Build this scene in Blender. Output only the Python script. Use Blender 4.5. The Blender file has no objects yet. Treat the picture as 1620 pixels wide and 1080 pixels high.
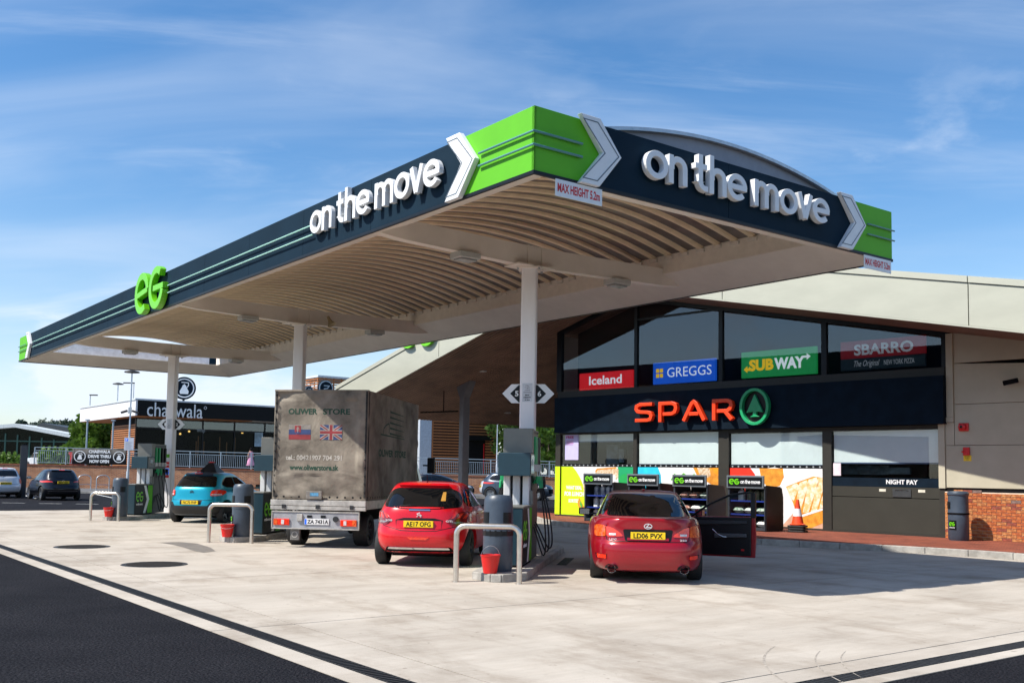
import bpy, bmesh, math, random
from mathutils import Vector, Matrix
from mathutils.bvhtree import BVHTree
random.seed(7)
R = math.radians
scene = bpy.context.scene
COL = scene.collection

# ---------------------------------------------------------------- camera
F_PX, CY_PX, PITCH, ROLL, EYE = 1582.36, 633.2, 0.072, 0.0156, 1.6
cam = bpy.data.cameras.new("camera")
cam.lens = F_PX / 1620 * 36.0
cam.sensor_width = 36.0
cam.shift_y = (CY_PX - 540) / 1620
cam.clip_end = 3000
camo = bpy.data.objects.new("camera", cam)
COL.objects.link(camo)
fw = Vector((0, math.cos(PITCH), math.sin(PITCH)))
r0 = Vector((1, 0, 0)); u0 = r0.cross(fw)
rt = r0 * math.cos(ROLL) + u0 * math.sin(ROLL)
up = -r0 * math.sin(ROLL) + u0 * math.cos(ROLL)
camo.matrix_world = Matrix(((rt.x, up.x, -fw.x, 0), (rt.y, up.y, -fw.y, 0), (rt.z, up.z, -fw.z, EYE), (0, 0, 0, 1)))
scene.camera = camo

def at(px, py, Y):
    """world point whose distance forward is Y and that the photograph shows at px, py"""
    d = rt * ((px - 810) / F_PX) - up * ((py - CY_PX) / F_PX) + fw
    return Vector((0, 0, EYE)) + d * (Y / d.y)

# ---------------------------------------------------------------- light
SUN_DIR = Vector((0.744, 0.299, -1.0)).normalized()
sun = bpy.data.lights.new("sun", 'SUN')
sun.energy = 5.0; sun.angle = R(0.53); sun.color = (1.0, 0.95, 0.86)
suno = bpy.data.objects.new("sun", sun); COL.objects.link(suno)
suno.rotation_euler = SUN_DIR.to_track_quat('-Z', 'Y').to_euler()
world = bpy.data.worlds.new("World"); scene.world = world; world.use_nodes = True
nt = world.node_tree; nt.nodes.clear()
def N(tree, typ, **kw):
    n = tree.nodes.new(typ)
    for k, v in kw.items(): setattr(n, k, v)
    return n
wout = N(nt, 'ShaderNodeOutputWorld'); bg = N(nt, 'ShaderNodeBackground')
sky = N(nt, 'ShaderNodeTexSky', sky_type='NISHITA')
sky.sun_disc = False; sky.sun_elevation = R(51.2)
sky.sun_rotation = math.atan2(-SUN_DIR.x, -SUN_DIR.y)
sky.air_density = 1.0; sky.dust_density = 0.6; sky.ozone_density = 2.4
bg.inputs['Strength'].default_value = 0.090
tc = N(nt, 'ShaderNodeTexCoord')
sep = N(nt, 'ShaderNodeSeparateXYZ'); nt.links.new(tc.outputs['Generated'], sep.inputs[0])
def M(op, a, b=None, tree=nt, c=None, clamp=False):
    n = N(tree, 'ShaderNodeMath', operation=op, use_clamp=clamp)
    for i, v in enumerate((a, b, c)):
        if v is None: continue
        if isinstance(v, (int, float)): n.inputs[i].default_value = v
        else: tree.links.new(v, n.inputs[i])
    return n.outputs[0]
zc = M('ADD', M('MAXIMUM', sep.outputs['Z'], 0.0), 0.16)
cu = M('DIVIDE', sep.outputs['X'], zc); cv = M('DIVIDE', sep.outputs['Y'], zc)
comb = N(nt, 'ShaderNodeCombineXYZ'); nt.links.new(cu, comb.inputs[0]); nt.links.new(cv, comb.inputs[1])
def wnoise(scale, detail, rough, vec, dist=0.0, rotz=0.0, sc=(1, 1, 1), loc=(0, 0, 0)):
    mp = N(nt, 'ShaderNodeMapping'); nt.links.new(vec, mp.inputs[0])
    mp.inputs['Rotation'].default_value[2] = rotz; mp.inputs['Scale'].default_value = sc; mp.inputs['Location'].default_value = loc
    n = N(nt, 'ShaderNodeTexNoise'); n.inputs['Scale'].default_value = scale; n.inputs['Detail'].default_value = detail
    n.inputs['Roughness'].default_value = rough; n.inputs['Distortion'].default_value = dist
    nt.links.new(mp.outputs[0], n.inputs['Vector']); return n.outputs['Fac']
def sstep(x, a, b):
    n = N(nt, 'ShaderNodeMapRange', interpolation_type='SMOOTHSTEP'); nt.links.new(x, n.inputs[0])
    n.inputs[1].default_value = a; n.inputs[2].default_value = b; return n.outputs[0]
puffn = wnoise(4.2, 10, 0.56, tc.outputs['Generated'], 0.15, 0.0, (1, 1, 2.1), (12.4, 1.3, 2.2))
puff = M('MULTIPLY', sstep(puffn, 0.54, 0.66), sstep(sep.outputs['Z'], 0.42, 0.16))
veil = sstep(wnoise(0.8, 7, 0.5, comb.outputs[0], 0.8, 0.9, (1.0, 2.2, 1)), 0.36, 0.80)
streak = M('MULTIPLY', sstep(wnoise(1.5, 10, 0.6, comb.outputs[0], 0.9, -0.45, (0.4, 1.7, 1), (4.7, 0.3, 0)), 0.50, 0.82), 0.42)
low = sstep(sep.outputs['Z'], 0.30, 0.0)
cl = M('ADD', M('ADD', M('MULTIPLY', veil, 0.30), M('MULTIPLY', puff, 0.72)), streak, clamp=True)
cl = M('ADD', cl, M('MULTIPLY', low, 0.36), clamp=True)
cl = M('MULTIPLY', cl, 0.93)
mixc = N(nt, 'ShaderNodeMix', data_type='RGBA')
skyhue = N(nt, 'ShaderNodeHueSaturation'); skyhue.inputs['Saturation'].default_value = 1.28; skyhue.inputs['Value'].default_value = 1.36
nt.links.new(sky.outputs[0], skyhue.inputs['Color'])
nt.links.new(cl, mixc.inputs[0]); nt.links.new(skyhue.outputs[0], mixc.inputs[6]); mixc.inputs[7].default_value = (7.2, 7.9, 8.9, 1)
nt.links.new(mixc.outputs[2], bg.inputs['Color']); nt.links.new(bg.outputs[0], wout.inputs['Surface'])
scene.view_settings.view_transform = 'Standard'; scene.view_settings.look = 'None'
scene.view_settings.gamma = 1; scene.view_settings.exposure = 0.50
scene.view_settings.use_curve_mapping = False
scene.render.engine = 'CYCLES'
scene.cycles.max_bounces = 7; scene.cycles.transparent_max_bounces = 12

# ---------------------------------------------------------------- materials
MATS = {}
def mat(name, col, rough=0.6, metal=0.0, var=0.12, scale=6.0, bump=0.0, bscale=40.0, coat=0.0, emit=0.0, col2=None, spec=0.5, stretch=(1, 1, 1), ramp=(0.35, 0.65), detail=6, alpha=1.0, flake=0.0):
    if name in MATS: return MATS[name]
    m = bpy.data.materials.new(name); m.use_nodes = True
    t = m.node_tree; p = t.nodes['Principled BSDF']
    p.inputs['Roughness'].default_value = rough; p.inputs['Metallic'].default_value = metal
    p.inputs['Specular IOR Level'].default_value = spec
    p.inputs['Coat Weight'].default_value = coat; p.inputs['Coat Roughness'].default_value = 0.04
    tcn = N(t, 'ShaderNodeTexCoord'); mp = N(t, 'ShaderNodeMapping'); mp.inputs['Scale'].default_value = stretch
    t.links.new(tcn.outputs['Object'], mp.inputs[0])
    n = N(t, 'ShaderNodeTexNoise'); n.inputs['Scale'].default_value = scale; n.inputs['Detail'].default_value = detail; n.inputs['Roughness'].default_value = 0.6
    t.links.new(mp.outputs[0], n.inputs['Vector'])
    rp = N(t, 'ShaderNodeValToRGB')
    c = Vector(col[:3])
    a = c * (1 - var); b = Vector(col2[:3]) if col2 else c * (1 + var)
    rp.color_ramp.elements[0].position = ramp[0]; rp.color_ramp.elements[0].color = (*a, 1)
    rp.color_ramp.elements[1].position = ramp[1]; rp.color_ramp.elements[1].color = (*[min(1, v) for v in b], 1)
    t.links.new(n.outputs['Fac'], rp.inputs[0]); t.links.new(rp.outputs[0], p.inputs['Base Color'])
    if bump:
        n2 = N(t, 'ShaderNodeTexNoise'); n2.inputs['Scale'].default_value = bscale; n2.inputs['Detail'].default_value = 5
        t.links.new(mp.outputs[0], n2.inputs['Vector'])
        bp = N(t, 'ShaderNodeBump'); bp.inputs['Strength'].default_value = bump; bp.inputs['Distance'].default_value = 0.02
        t.links.new(n2.outputs['Fac'], bp.inputs['Height']); t.links.new(bp.outputs[0], p.inputs['Normal'])
    if emit:
        t.links.new(rp.outputs[0], p.inputs['Emission Color']); p.inputs['Emission Strength'].default_value = emit
    MATS[name] = m; return m
def leafmat(name, c1, c2):
    m = mat(name, c1, 0.55, var=0.3, scale=0.9, col2=c2, ramp=(0.3, 0.7))
    t = m.node_tree; p = t.nodes['Principled BSDF']
    o = [n for n in t.nodes if n.type == 'OUTPUT_MATERIAL'][0]
    tr = N(t, 'ShaderNodeBsdfTranslucent'); rp = [n for n in t.nodes if n.type == 'VALTORGB'][0]
    t.links.new(rp.outputs[0], tr.inputs[0]); mx = N(t, 'ShaderNodeMixShader'); mx.inputs[0].default_value = 0.35
    t.links.new(p.outputs[0], mx.inputs[1]); t.links.new(tr.outputs[0], mx.inputs[2]); t.links.new(mx.outputs[0], o.inputs[0])
    return m
def glassmat(name, tint, refl=0.12, rough=0.0, trans=1.0):
    """thin window glass: lets light through, mirrors more at grazing angles"""
    m = bpy.data.materials.new(name); m.use_nodes = True; t = m.node_tree; t.nodes.clear()
    o = N(t, 'ShaderNodeOutputMaterial'); tr = N(t, 'ShaderNodeBsdfTransparent'); tr.inputs[0].default_value = (*tint, 1)
    g = N(t, 'ShaderNodeBsdfGlossy'); g.inputs['Roughness'].default_value = rough; g.inputs[0].default_value = (0.9, 0.95, 1, 1)
    lw = N(t, 'ShaderNodeLayerWeight'); lw.inputs['Blend'].default_value = 0.5
    a = M('ADD', M('MULTIPLY', M('POWER', lw.outputs['Facing'], 4.0, t), 0.55, t), 0.035 + refl, t, clamp=True)
    mx = N(t, 'ShaderNodeMixShader'); t.links.new(a, mx.inputs[0]); t.links.new(tr.outputs[0], mx.inputs[1]); t.links.new(g.outputs[0], mx.inputs[2])
    t.links.new(mx.outputs[0], o.inputs[0]); MATS[name] = m; return m

def concrete_mat():
    m = bpy.data.materials.new("concrete"); m.use_nodes = True; t = m.node_tree; p = t.nodes['Principled BSDF']
    tcn = N(t, 'ShaderNodeTexCoord')
    def noise(scale, sc=(1, 1, 1), det=6, rot=0.0, rough=0.6):
        mp = N(t, 'ShaderNodeMapping'); mp.inputs['Scale'].default_value = sc; mp.inputs['Rotation'].default_value[2] = rot
        t.links.new(tcn.outputs['Object'], mp.inputs[0])
        n = N(t, 'ShaderNodeTexNoise'); n.inputs['Scale'].default_value = scale; n.inputs['Detail'].default_value = det; n.inputs['Roughness'].default_value = rough
        t.links.new(mp.outputs[0], n.inputs['Vector']); return n.outputs['Fac']
    def ramp(x, pts):
        rp = N(t, 'ShaderNodeValToRGB'); e = rp.color_ramp.elements
        while len(e) < len(pts): e.new(0.5)
        for k, (pos, c) in enumerate(pts): e[k].position = pos; e[k].color = (*c, 1)
        t.links.new(x, rp.inputs[0]); return rp.outputs[0]
    def mul(a, b, f=1.0):
        n = N(t, 'ShaderNodeMix', data_type='RGBA', blend_type='MULTIPLY'); n.inputs[0].default_value = f
        t.links.new(a, n.inputs[6]); t.links.new(b, n.inputs[7]); return n.outputs[2]
    base = ramp(noise(0.55, det=8), [(0.3, (0.41, 0.365, 0.31)), (0.7, (0.54, 0.485, 0.415))])
    brush = ramp(noise(14, (0.10, 1.6, 1), 4), [(0.3, (0.93, 0.93, 0.93)), (0.7, (1.0, 1.0, 1.0))])
    stain = ramp(noise(0.9, (1, 0.45, 1), 9, 0.5, 0.7), [(0.32, (0.68, 0.64, 0.60)), (0.50, (1, 1, 1))])
    spots = mul(ramp(noise(3.2, det=3), [(0.24, (0.42, 0.40, 0.38)), (0.30, (1, 1, 1))]), ramp(noise(11, det=2), [(0.25, (0.40, 0.37, 0.34)), (0.30, (1, 1, 1))]))
    streak = ramp(noise(1.2, (0.35, 1.3, 1), 8, 0.1, 0.7), [(0.36, (0.84, 0.82, 0.80)), (0.56, (1, 1, 1))])
    fine = ramp(noise(120, det=3), [(0.35, (0.82, 0.82, 0.82)), (0.6, (1, 1, 1))])
    c = mul(mul(mul(mul(mul(base, brush), stain), spots, 0.7), fine), streak)
    t.links.new(c, p.inputs['Base Color']); p.inputs['Roughness'].default_value = 0.85
    bp = N(t, 'ShaderNodeBump'); bp.inputs['Strength'].default_value = 0.35; bp.inputs['Distance'].default_value = 0.012
    t.links.new(noise(22, (0.1, 1.8, 1), 5), bp.inputs['Height']); t.links.new(bp.outputs[0], p.inputs['Normal'])
    MATS['concrete'] = m; return m
def asphalt_mat():
    m = bpy.data.materials.new("asphalt"); m.use_nodes = True; t = m.node_tree; p = t.nodes['Principled BSDF']
    tcn = N(t, 'ShaderNodeTexCoord')
    def noise(scale, det=4):
        n = N(t, 'ShaderNodeTexNoise'); n.inputs['Scale'].default_value = scale; n.inputs['Detail'].default_value = det; n.inputs['Roughness'].default_value = 0.65
        t.links.new(tcn.outputs['Object'], n.inputs['Vector']); return n.outputs['Fac']
    def ramp(x, a, ca, b, cb):
        rp = N(t, 'ShaderNodeValToRGB'); e = rp.color_ramp.elements; e[0].position = a; e[0].color = (*ca, 1); e[1].position = b; e[1].color = (*cb, 1)
        t.links.new(x, rp.inputs[0]); return rp.outputs[0]
    a = ramp(noise(48, 5), 0.42, (0.002, 0.0025, 0.005), 0.70, (0.040, 0.041, 0.048))
    b = ramp(noise(0.8, 8), 0.3, (0.7, 0.7, 0.72), 0.7, (1.3, 1.25, 1.2))
    n = N(t, 'ShaderNodeMix', data_type='RGBA', blend_type='MULTIPLY'); n.inputs[0].default_value = 1
    t.links.new(a, n.inputs[6]); t.links.new(b, n.inputs[7]); t.links.new(n.outputs[2], p.inputs['Base Color'])
    p.inputs['Roughness'].default_value = 0.95; p.inputs['Specular IOR Level'].default_value = 0.08
    bp = N(t, 'ShaderNodeBump'); bp.inputs['Strength'].default_value = 0.7; bp.inputs['Distance'].default_value = 0.015
    t.links.new(noise(70, 4), bp.inputs['Height']); t.links.new(bp.outputs[0], p.inputs['Normal'])
    MATS['asphalt'] = m; return m
def brick_mat(name, c1, c2, mortar, horiz='Y', bw=0.225, bh=0.075, flat=False, msize=0.006):
    m = bpy.data.materials.new(name); m.use_nodes = True; t = m.node_tree; p = t.nodes['Principled BSDF']
    tcn = N(t, 'ShaderNodeTexCoord'); sp = N(t, 'ShaderNodeSeparateXYZ'); t.links.new(tcn.outputs['Object'], sp.inputs[0])
    cb = N(t, 'ShaderNodeCombineXYZ'); t.links.new(sp.outputs[horiz], cb.inputs[0]); t.links.new(sp.outputs['X' if flat and horiz == 'Y' else ('Y' if flat else 'Z')], cb.inputs[1])
    b = N(t, 'ShaderNodeTexBrick'); b.inputs['Scale'].default_value = 1; b.inputs['Brick Width'].default_value = bw; b.inputs['Row Height'].default_value = bh
    b.inputs['Mortar Size'].default_value = msize; b.inputs['Color1'].default_value = (*c1, 1); b.inputs['Color2'].default_value = (*c2, 1); b.inputs['Mortar'].default_value = (*mortar, 1)
    b.inputs['Bias'].default_value = -0.1
    t.links.new(cb.outputs[0], b.inputs['Vector'])
    n = N(t, 'ShaderNodeTexNoise'); n.inputs['Scale'].default_value = 1.4; n.inputs['Detail'].default_value = 7; t.links.new(tcn.outputs['Object'], n.inputs['Vector'])
    rp = N(t, 'ShaderNodeValToRGB'); rp.color_ramp.elements[0].position = 0.3; rp.color_ramp.elements[0].color = (0.62, 0.58, 0.56, 1); rp.color_ramp.elements[1].position = 0.65
    t.links.new(n.outputs['Fac'], rp.inputs[0])
    mx = N(t, 'ShaderNodeMix', data_type='RGBA', blend_type='MULTIPLY'); mx.inputs[0].default_value = 1
    t.links.new(b.outputs['Color'], mx.inputs[6]); t.links.new(rp.outputs[0], mx.inputs[7]); t.links.new(mx.outputs[2], p.inputs['Base Color'])
    p.inputs['Roughness'].default_value = 0.85
    bp = N(t, 'ShaderNodeBump'); bp.inputs['Strength'].default_value = 0.5; bp.inputs['Distance'].default_value = 0.01; bp.invert = True
    t.links.new(b.outputs['Fac'], bp.inputs['Height']); t.links.new(bp.outputs[0], p.inputs['Normal'])
    MATS[name] = m; return m

concrete = concrete_mat(); asphalt = asphalt_mat()
K = dict(
 navy=mat('navy_panel', (0.006, 0.021, 0.038), 0.7, var=0.12, scale=1.2, spec=0.12),
 navy_matt=mat('navy_paint', (0.004, 0.011, 0.021), 0.7, var=0.2, scale=3, spec=0.1),
 green=mat('lime_green', (0.105, 0.46, 0.002), 0.6, var=0.04, scale=2),
 logo_green=mat('logo_green', (0.15, 0.56, 0.008), 0.35, var=0.03),
 white=mat('white_acrylic', (0.78, 0.79, 0.80), 0.35, var=0.03),
 grey_line=mat('grey_line', (0.12, 0.15, 0.18), 0.5),
 mint=mat('mint_tube', (0.42, 0.72, 0.60), 0.35, var=0.03),
 tube=mat('teal_tube', (0.10, 0.27, 0.26), 0.35, var=0.03),
 black=mat('black_paint', (0.005, 0.006, 0.008), 0.4, var=0.2, spec=0.3),
 matt_black=mat('matt_black', (0.006, 0.006, 0.007), 0.9, var=0.2, spec=0.15),
 cream=mat('cream_steel', (0.80, 0.74, 0.66), 0.42, var=0.06, scale=1.5, col2=(0.83, 0.77, 0.69)),
 column=mat('column_paint', (0.84, 0.82, 0.83), 0.35, var=0.05, scale=2.0, stretch=(1, 1, 0.3)),
 rib=mat('tan_rib', (0.80, 0.64, 0.43), 0.45, var=0.12, scale=2),
 sheet=mat('roof_sheet', (0.13, 0.10, 0.09), 0.30, var=0.25, scale=1.6, col2=(0.19, 0.16, 0.15)),
 galv=mat('galvanised', (0.50, 0.53, 0.56), 0.38, 0.65, var=0.12, scale=8),
 steel=mat('brushed_steel', (0.62, 0.58, 0.53), 0.28, 0.9, var=0.08, scale=12),
 railgrey=mat('railing_paint', (0.30, 0.37, 0.43), 0.45, 0.2, var=0.05),
 roofcream=mat('roof_fascia', (0.44, 0.44, 0.36), 0.4, var=0.05, scale=0.8, stretch=(1, 1, 3)),
 soffit=mat('soffit_brown', (0.20, 0.118, 0.082), 0.6, var=0.25, scale=1.2),
 frame=mat('window_frame', (0.036, 0.034, 0.029), 0.5, var=0.06, spec=0.25),
 panelgrey=mat('door_panel', (0.040, 0.039, 0.032), 0.6, var=0.06, scale=2, spec=0.2),
 clad=mat('cladding', (0.45, 0.415, 0.315), 0.6, var=0.05, scale=1.0, col2=(0.49, 0.455, 0.35), spec=0.15),
 blind=mat('blind', (0.66, 0.72, 0.72), 0.8, var=0.03, scale=2),
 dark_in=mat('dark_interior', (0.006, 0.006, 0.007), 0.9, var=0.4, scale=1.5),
 red=mat('sign_red', (0.62, 0.012, 0.016), 0.4, var=0.03),
 spar_red=mat('orange_red', (0.85, 0.055, 0.008), 0.35, var=0.03),
 spar_green=mat('emerald', (0.012, 0.34, 0.13), 0.35, var=0.05),
 blue=mat('sign_blue', (0.008, 0.09, 0.55), 0.4, var=0.08, scale=1.5, emit=0.55),
 sub_green=mat('sub_green', (0.010, 0.24, 0.055), 0.4, var=0.05, emit=0.5),
 yellow=mat('sign_yellow', (0.85, 0.50, 0.015), 0.4, var=0.03),
 plate=mat('plate_yellow', (0.85, 0.58, 0.01), 0.35, var=0.03),
 bucket=mat('red_plastic', (0.62, 0.010, 0.008), 0.4, var=0.08),
 binblue=mat('bin_plastic', (0.045, 0.062, 0.088), 0.42, var=0.12, scale=5, bump=0.05),
 pumpteal=mat('pump_teal', (0.014, 0.040, 0.058), 0.35, var=0.08),
 pumpgrey=mat('pump_grey', (0.17, 0.17, 0.155), 0.4, 0.3, var=0.06),
 rubber=mat('rubber', (0.010, 0.010, 0.011), 0.6, var=0.2),
 tyre=mat('tyre', (0.014, 0.014, 0.015), 0.75, var=0.3, scale=20),
 alloy=mat('alloy', (0.35, 0.36, 0.38), 0.3, 0.85, var=0.1),
 darkalloy=mat('dark_alloy', (0.05, 0.05, 0.055), 0.35, 0.7, var=0.1),
 chrome=mat('chrome', (0.7, 0.7, 0.72), 0.12, 1.0, var=0.03),
 kerb=mat('kerb_concrete', (0.33, 0.31, 0.28), 0.85, var=0.25, scale=4, bump=0.3, bscale=30),
 joint=mat('joint_dark', (0.035, 0.030, 0.026), 0.9, var=0.2),
 iron=mat('cast_iron', (0.030, 0.031, 0.034), 0.6, 0.4, var=0.2, scale=12),
 roadpaint=mat('road_paint', (0.66, 0.66, 0.64), 0.7, var=0.2, scale=5),
 cone_orange=mat('cone_orange', (0.80, 0.065, 0.012), 0.45, var=0.08),
 poster_lime=mat('poster_lime', (0.55, 0.80, 0.005), 0.45, var=0.03),
 poster_white=mat('poster_white', (0.78, 0.76, 0.77), 0.45, var=0.03),
 timber=mat('timber_slat', (0.36, 0.135, 0.045), 0.6, var=0.25, scale=5, stretch=(1, 1, 6)),
 grass=mat('grass', (0.06, 0.11, 0.02), 0.9, var=0.4, scale=3),
 skin=mat('skin', (0.42, 0.24, 0.16), 0.5, var=0.05),
 pink=mat('pink_cloth', (0.62, 0.26, 0.42), 0.8, var=0.08),
 lamp_lens=mat('lamp_lens', (0.50, 0.52, 0.50), 0.25, var=0.05),
)
window_glass = glassmat('window_glass', (0.95, 0.97, 0.97), 0.0)
upper_glass = glassmat('upper_glass', (0.80, 0.84, 0.86), 0.02)
clear_glass = glassmat('clear_glass', (0.75, 0.82, 0.80), 0.05)

# ---------------------------------------------------------------- object helpers
def empty(name, loc=(0, 0, 0), rz=0.0, label=None, cat=None, group=None, parent=None):
    o = bpy.data.objects.new(name, None); COL.objects.link(o); o.empty_display_size = 0.2
    o.location = loc; o.rotation_euler = (0, 0, rz)
    if parent: o.parent = parent
    if label: o['label'] = label
    if cat: o['category'] = cat
    if group: o['group'] = group
    return o
def tag(o, label=None, cat=None, group=None, kind=None):
    for k, v in (('label', label), ('category', cat), ('group', group), ('kind', kind)):
        if v: o[k] = v
    return o
KIDS = {}
def kids_of(o): return list(KIDS.get(o.name, []))
class MB:
    def __init__(s): s.v = []; s.f = []
    def add(s, vs, fs):
        n = len(s.v); s.v += [tuple(v) for v in vs]; s.f += [tuple(i + n for i in f) for f in fs]; return s
    def box(s, x0, x1, y0, y1, z0, z1):
        return s.add([(x0, y0, z0), (x1, y0, z0), (x1, y1, z0), (x0, y1, z0), (x0, y0, z1), (x1, y0, z1), (x1, y1, z1), (x0, y1, z1)],
                     [(0, 3, 2, 1), (4, 5, 6, 7), (0, 1, 5, 4), (1, 2, 6, 5), (2, 3, 7, 6), (3, 0, 4, 7)])
    def rbox(s, x0, x1, y0, y1, z0, z1, r=0.02, n=3):
        """box with rounded vertical edges"""
        pts = []
        for cx, cy, a0 in ((x1 - r, y0 + r, -90), (x1 - r, y1 - r, 0), (x0 + r, y1 - r, 90), (x0 + r, y0 + r, 180)):
            for k in range(n + 1):
                a = R(a0 + 90 * k / n); pts.append((cx + r * math.cos(a), cy + r * math.sin(a)))
        return s.prism(pts, 'z', z0, z1)
    def prism(s, pts, axis, d0, d1):
        n = len(pts)
        def P(p, d): return (p[0], p[1], d) if axis == 'z' else ((p[0], d, p[1]) if axis == 'y' else (d, p[0], p[1]))
        vs = [P(p, d0) for p in pts] + [P(p, d1) for p in pts]
        return s.add(vs, [tuple(range(n))[::-1], tuple(range(n, 2 * n))] + [(i, (i + 1) % n, n + (i + 1) % n, n + i) for i in range(n)])
    def cyl(s, p0, p1, r, n=12, r2=None, caps=True):
        p0 = Vector(p0); p1 = Vector(p1); d = (p1 - p0).normalized(); r2 = r if r2 is None else r2
        a = d.orthogonal().normalized(); b = d.cross(a)
        vs = []
        for p, q in ((p0, r), (p1, r2)):
            for k in range(n):
                t = 2 * math.pi * k / n; vs.append(p + (a * math.cos(t) + b * math.sin(t)) * q)
        fs = [(i, (i + 1) % n, n + (i + 1) % n, n + i) for i in range(n)]
        if caps: fs += [tuple(range(n))[::-1], tuple(range(n, 2 * n))]
        return s.add(vs, fs)
    def tube(s, pts, r, n=8, caps=True):
        pts = [Vector(p) for p in pts]; rings = []; a = None
        rr = r if isinstance(r, (list, tuple)) else [r] * len(pts)
        for i, p in enumerate(pts):
            d = (pts[min(i + 1, len(pts) - 1)] - pts[max(i - 1, 0)]).normalized()
            a = d.orthogonal().normalized() if a is None else (a - d * a.dot(d)).normalized()
            b = d.cross(a)
            rings.append([p + (a * math.cos(2 * math.pi * k / n) + b * math.sin(2 * math.pi * k / n)) * rr[i] for k in range(n)])
        vs = [v for rg in rings for v in rg]; fs = []
        for i in range(len(pts) - 1):
            for k in range(n): fs.append((i * n + k, i * n + (k + 1) % n, (i + 1) * n + (k + 1) % n, (i + 1) * n + k))
        if caps: fs += [tuple(range(n))[::-1], tuple((len(pts) - 1) * n + k for k in range(n))]
        return s.add(vs, fs)
    def lathe(s, prof, n=20, c=(0, 0, 0), axis='z'):
        vs = []; m = len(prof)
        for k in range(n):
            t = 2 * math.pi * k / n
            for r, h in prof:
                x, y = r * math.cos(t), r * math.sin(t)
                vs.append((c[0] + x, c[1] + y, c[2] + h) if axis == 'z' else (c[0] + h, c[1] + x, c[2] + y))
        fs = []
        for k in range(n):
            for j in range(m - 1): fs.append((k * m + j, ((k + 1) % n) * m + j, ((k + 1) % n) * m + j + 1, k * m + j + 1))
        return s.add(vs, fs)
    def fr(s, fr, pts, n0, n1):
        """polygon pts (u,v) in frame (O,U,V,W) extruded from n0 to n1 along W"""
        O, U, V, W = fr; n = len(pts)
        vs = [O + U * p[0] + V * p[1] + W * n0 for p in pts] + [O + U * p[0] + V * p[1] + W * n1 for p in pts]
        return s.add(vs, [tuple(range(n))[::-1], tuple(range(n, 2 * n))] + [(i, (i + 1) % n, n + (i + 1) % n, n + i) for i in range(n)])
    def frect(s, fr, u0, u1, v0, v1, n0, n1): return s.fr(fr, [(u0, v0), (u1, v0), (u1, v1), (u0, v1)], n0, n1)
    def build(s, name, m, parent=None, smooth=None, loc=None, bevel=0.0, **kw):
        me = bpy.data.meshes.new(name); me.from_pydata(s.v, [], s.f); me.update()
        bm = bmesh.new(); bm.from_mesh(me)
        bmesh.ops.recalc_face_normals(bm, faces=bm.faces); bm.to_mesh(me); bm.free()
        if smooth is not None:
            for p in me.polygons: p.use_smooth = True
            me.set_sharp_from_angle(angle=R(smooth))
        me.materials.append(m)
        o = bpy.data.objects.new(name, me); COL.objects.link(o)
        if parent: o.parent = parent; KIDS.setdefault(parent.name, []).append(o)
        if loc is not None: o.location = loc
        if bevel:
            b = o.modifiers.new('bevel', 'BEVEL'); b.width = bevel; b.segments = 2; b.limit_method = 'ANGLE'; b.angle_limit = R(40)
            b.harden_normals = False
        tag(o, **kw); return o
def clone(o, parent, loc=None, rz=None, **kw):
    c = o.copy(); COL.objects.link(c); c.parent = parent
    if parent: KIDS.setdefault(parent.name, []).append(c)
    if loc is not None: c.location = loc
    if rz is not None: c.rotation_euler = (0, 0, rz)
    tag(c, **kw); return c
def dup(root, loc, rz, label=None, **kw):
    """copy of a top-level thing with its parts and sub-parts"""
    def rec(o, par):
        c = o.copy(); COL.objects.link(c)
        if par is not None: c.parent = par; KIDS.setdefault(par.name, []).append(c)
        for ch in kids_of(o): rec(ch, c)
        return c
    c = rec(root, None); c.location = loc; c.rotation_euler = (0, 0, rz); tag(c, label=label, **kw); return c

# ---- lettering: strokes (own rounded alphabet) and the built-in font
def ribbon(mb, fr, pts, w, n0, n1, closed=False, caps=0):
    pts = [Vector((p[0], p[1])) for p in pts]; m = len(pts); Lp = []; Rp = []
    for i in range(m):
        if closed: a, b = pts[(i - 1) % m], pts[(i + 1) % m]; d1 = (pts[i] - a).normalized(); d2 = (b - pts[i]).normalized()
        else:
            d1 = (pts[i] - pts[i - 1]).normalized() if i else (pts[1] - pts[0]).normalized()
            d2 = (pts[i + 1] - pts[i]).normalized() if i < m - 1 else d1
        d = (d1 + d2).normalized(); nn = Vector((-d.y, d.x)); k = 1 / max(0.45, nn.dot(Vector((-d1.y, d1.x))))
        Lp.append(pts[i] + nn * w / 2 * k); Rp.append(pts[i] - nn * w / 2 * k)
    O, U, V, W = fr
    P = lambda p, n: O + U * p.x + V * p.y + W * n
    vs = []
    for i in range(m): vs += [P(Lp[i], n0), P(Rp[i], n0), P(Lp[i], n1), P(Rp[i], n1)]
    fs = []
    for i in range(m if closed else m - 1):
        a = i * 4; b = ((i + 1) % m) * 4
        fs += [(a + 2, a + 3, b + 3, b + 2), (a, b, b + 1, a + 1), (a, a + 2, b + 2, b), (a + 1, b + 1, b + 3, a + 3)]
    if not closed: fs += [(0, 1, 3, 2), ((m - 1) * 4, (m - 1) * 4 + 2, (m - 1) * 4 + 3, (m - 1) * 4 + 1)]
    mb.add(vs, fs)
def arc(cx, cy, rx, ry, a0, a1, n=14): return [(cx + rx * math.cos(R(a0 + (a1 - a0) * k / n)), cy + ry * math.sin(R(a0 + (a1 - a0) * k / n))) for k in range(n + 1)]
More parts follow.
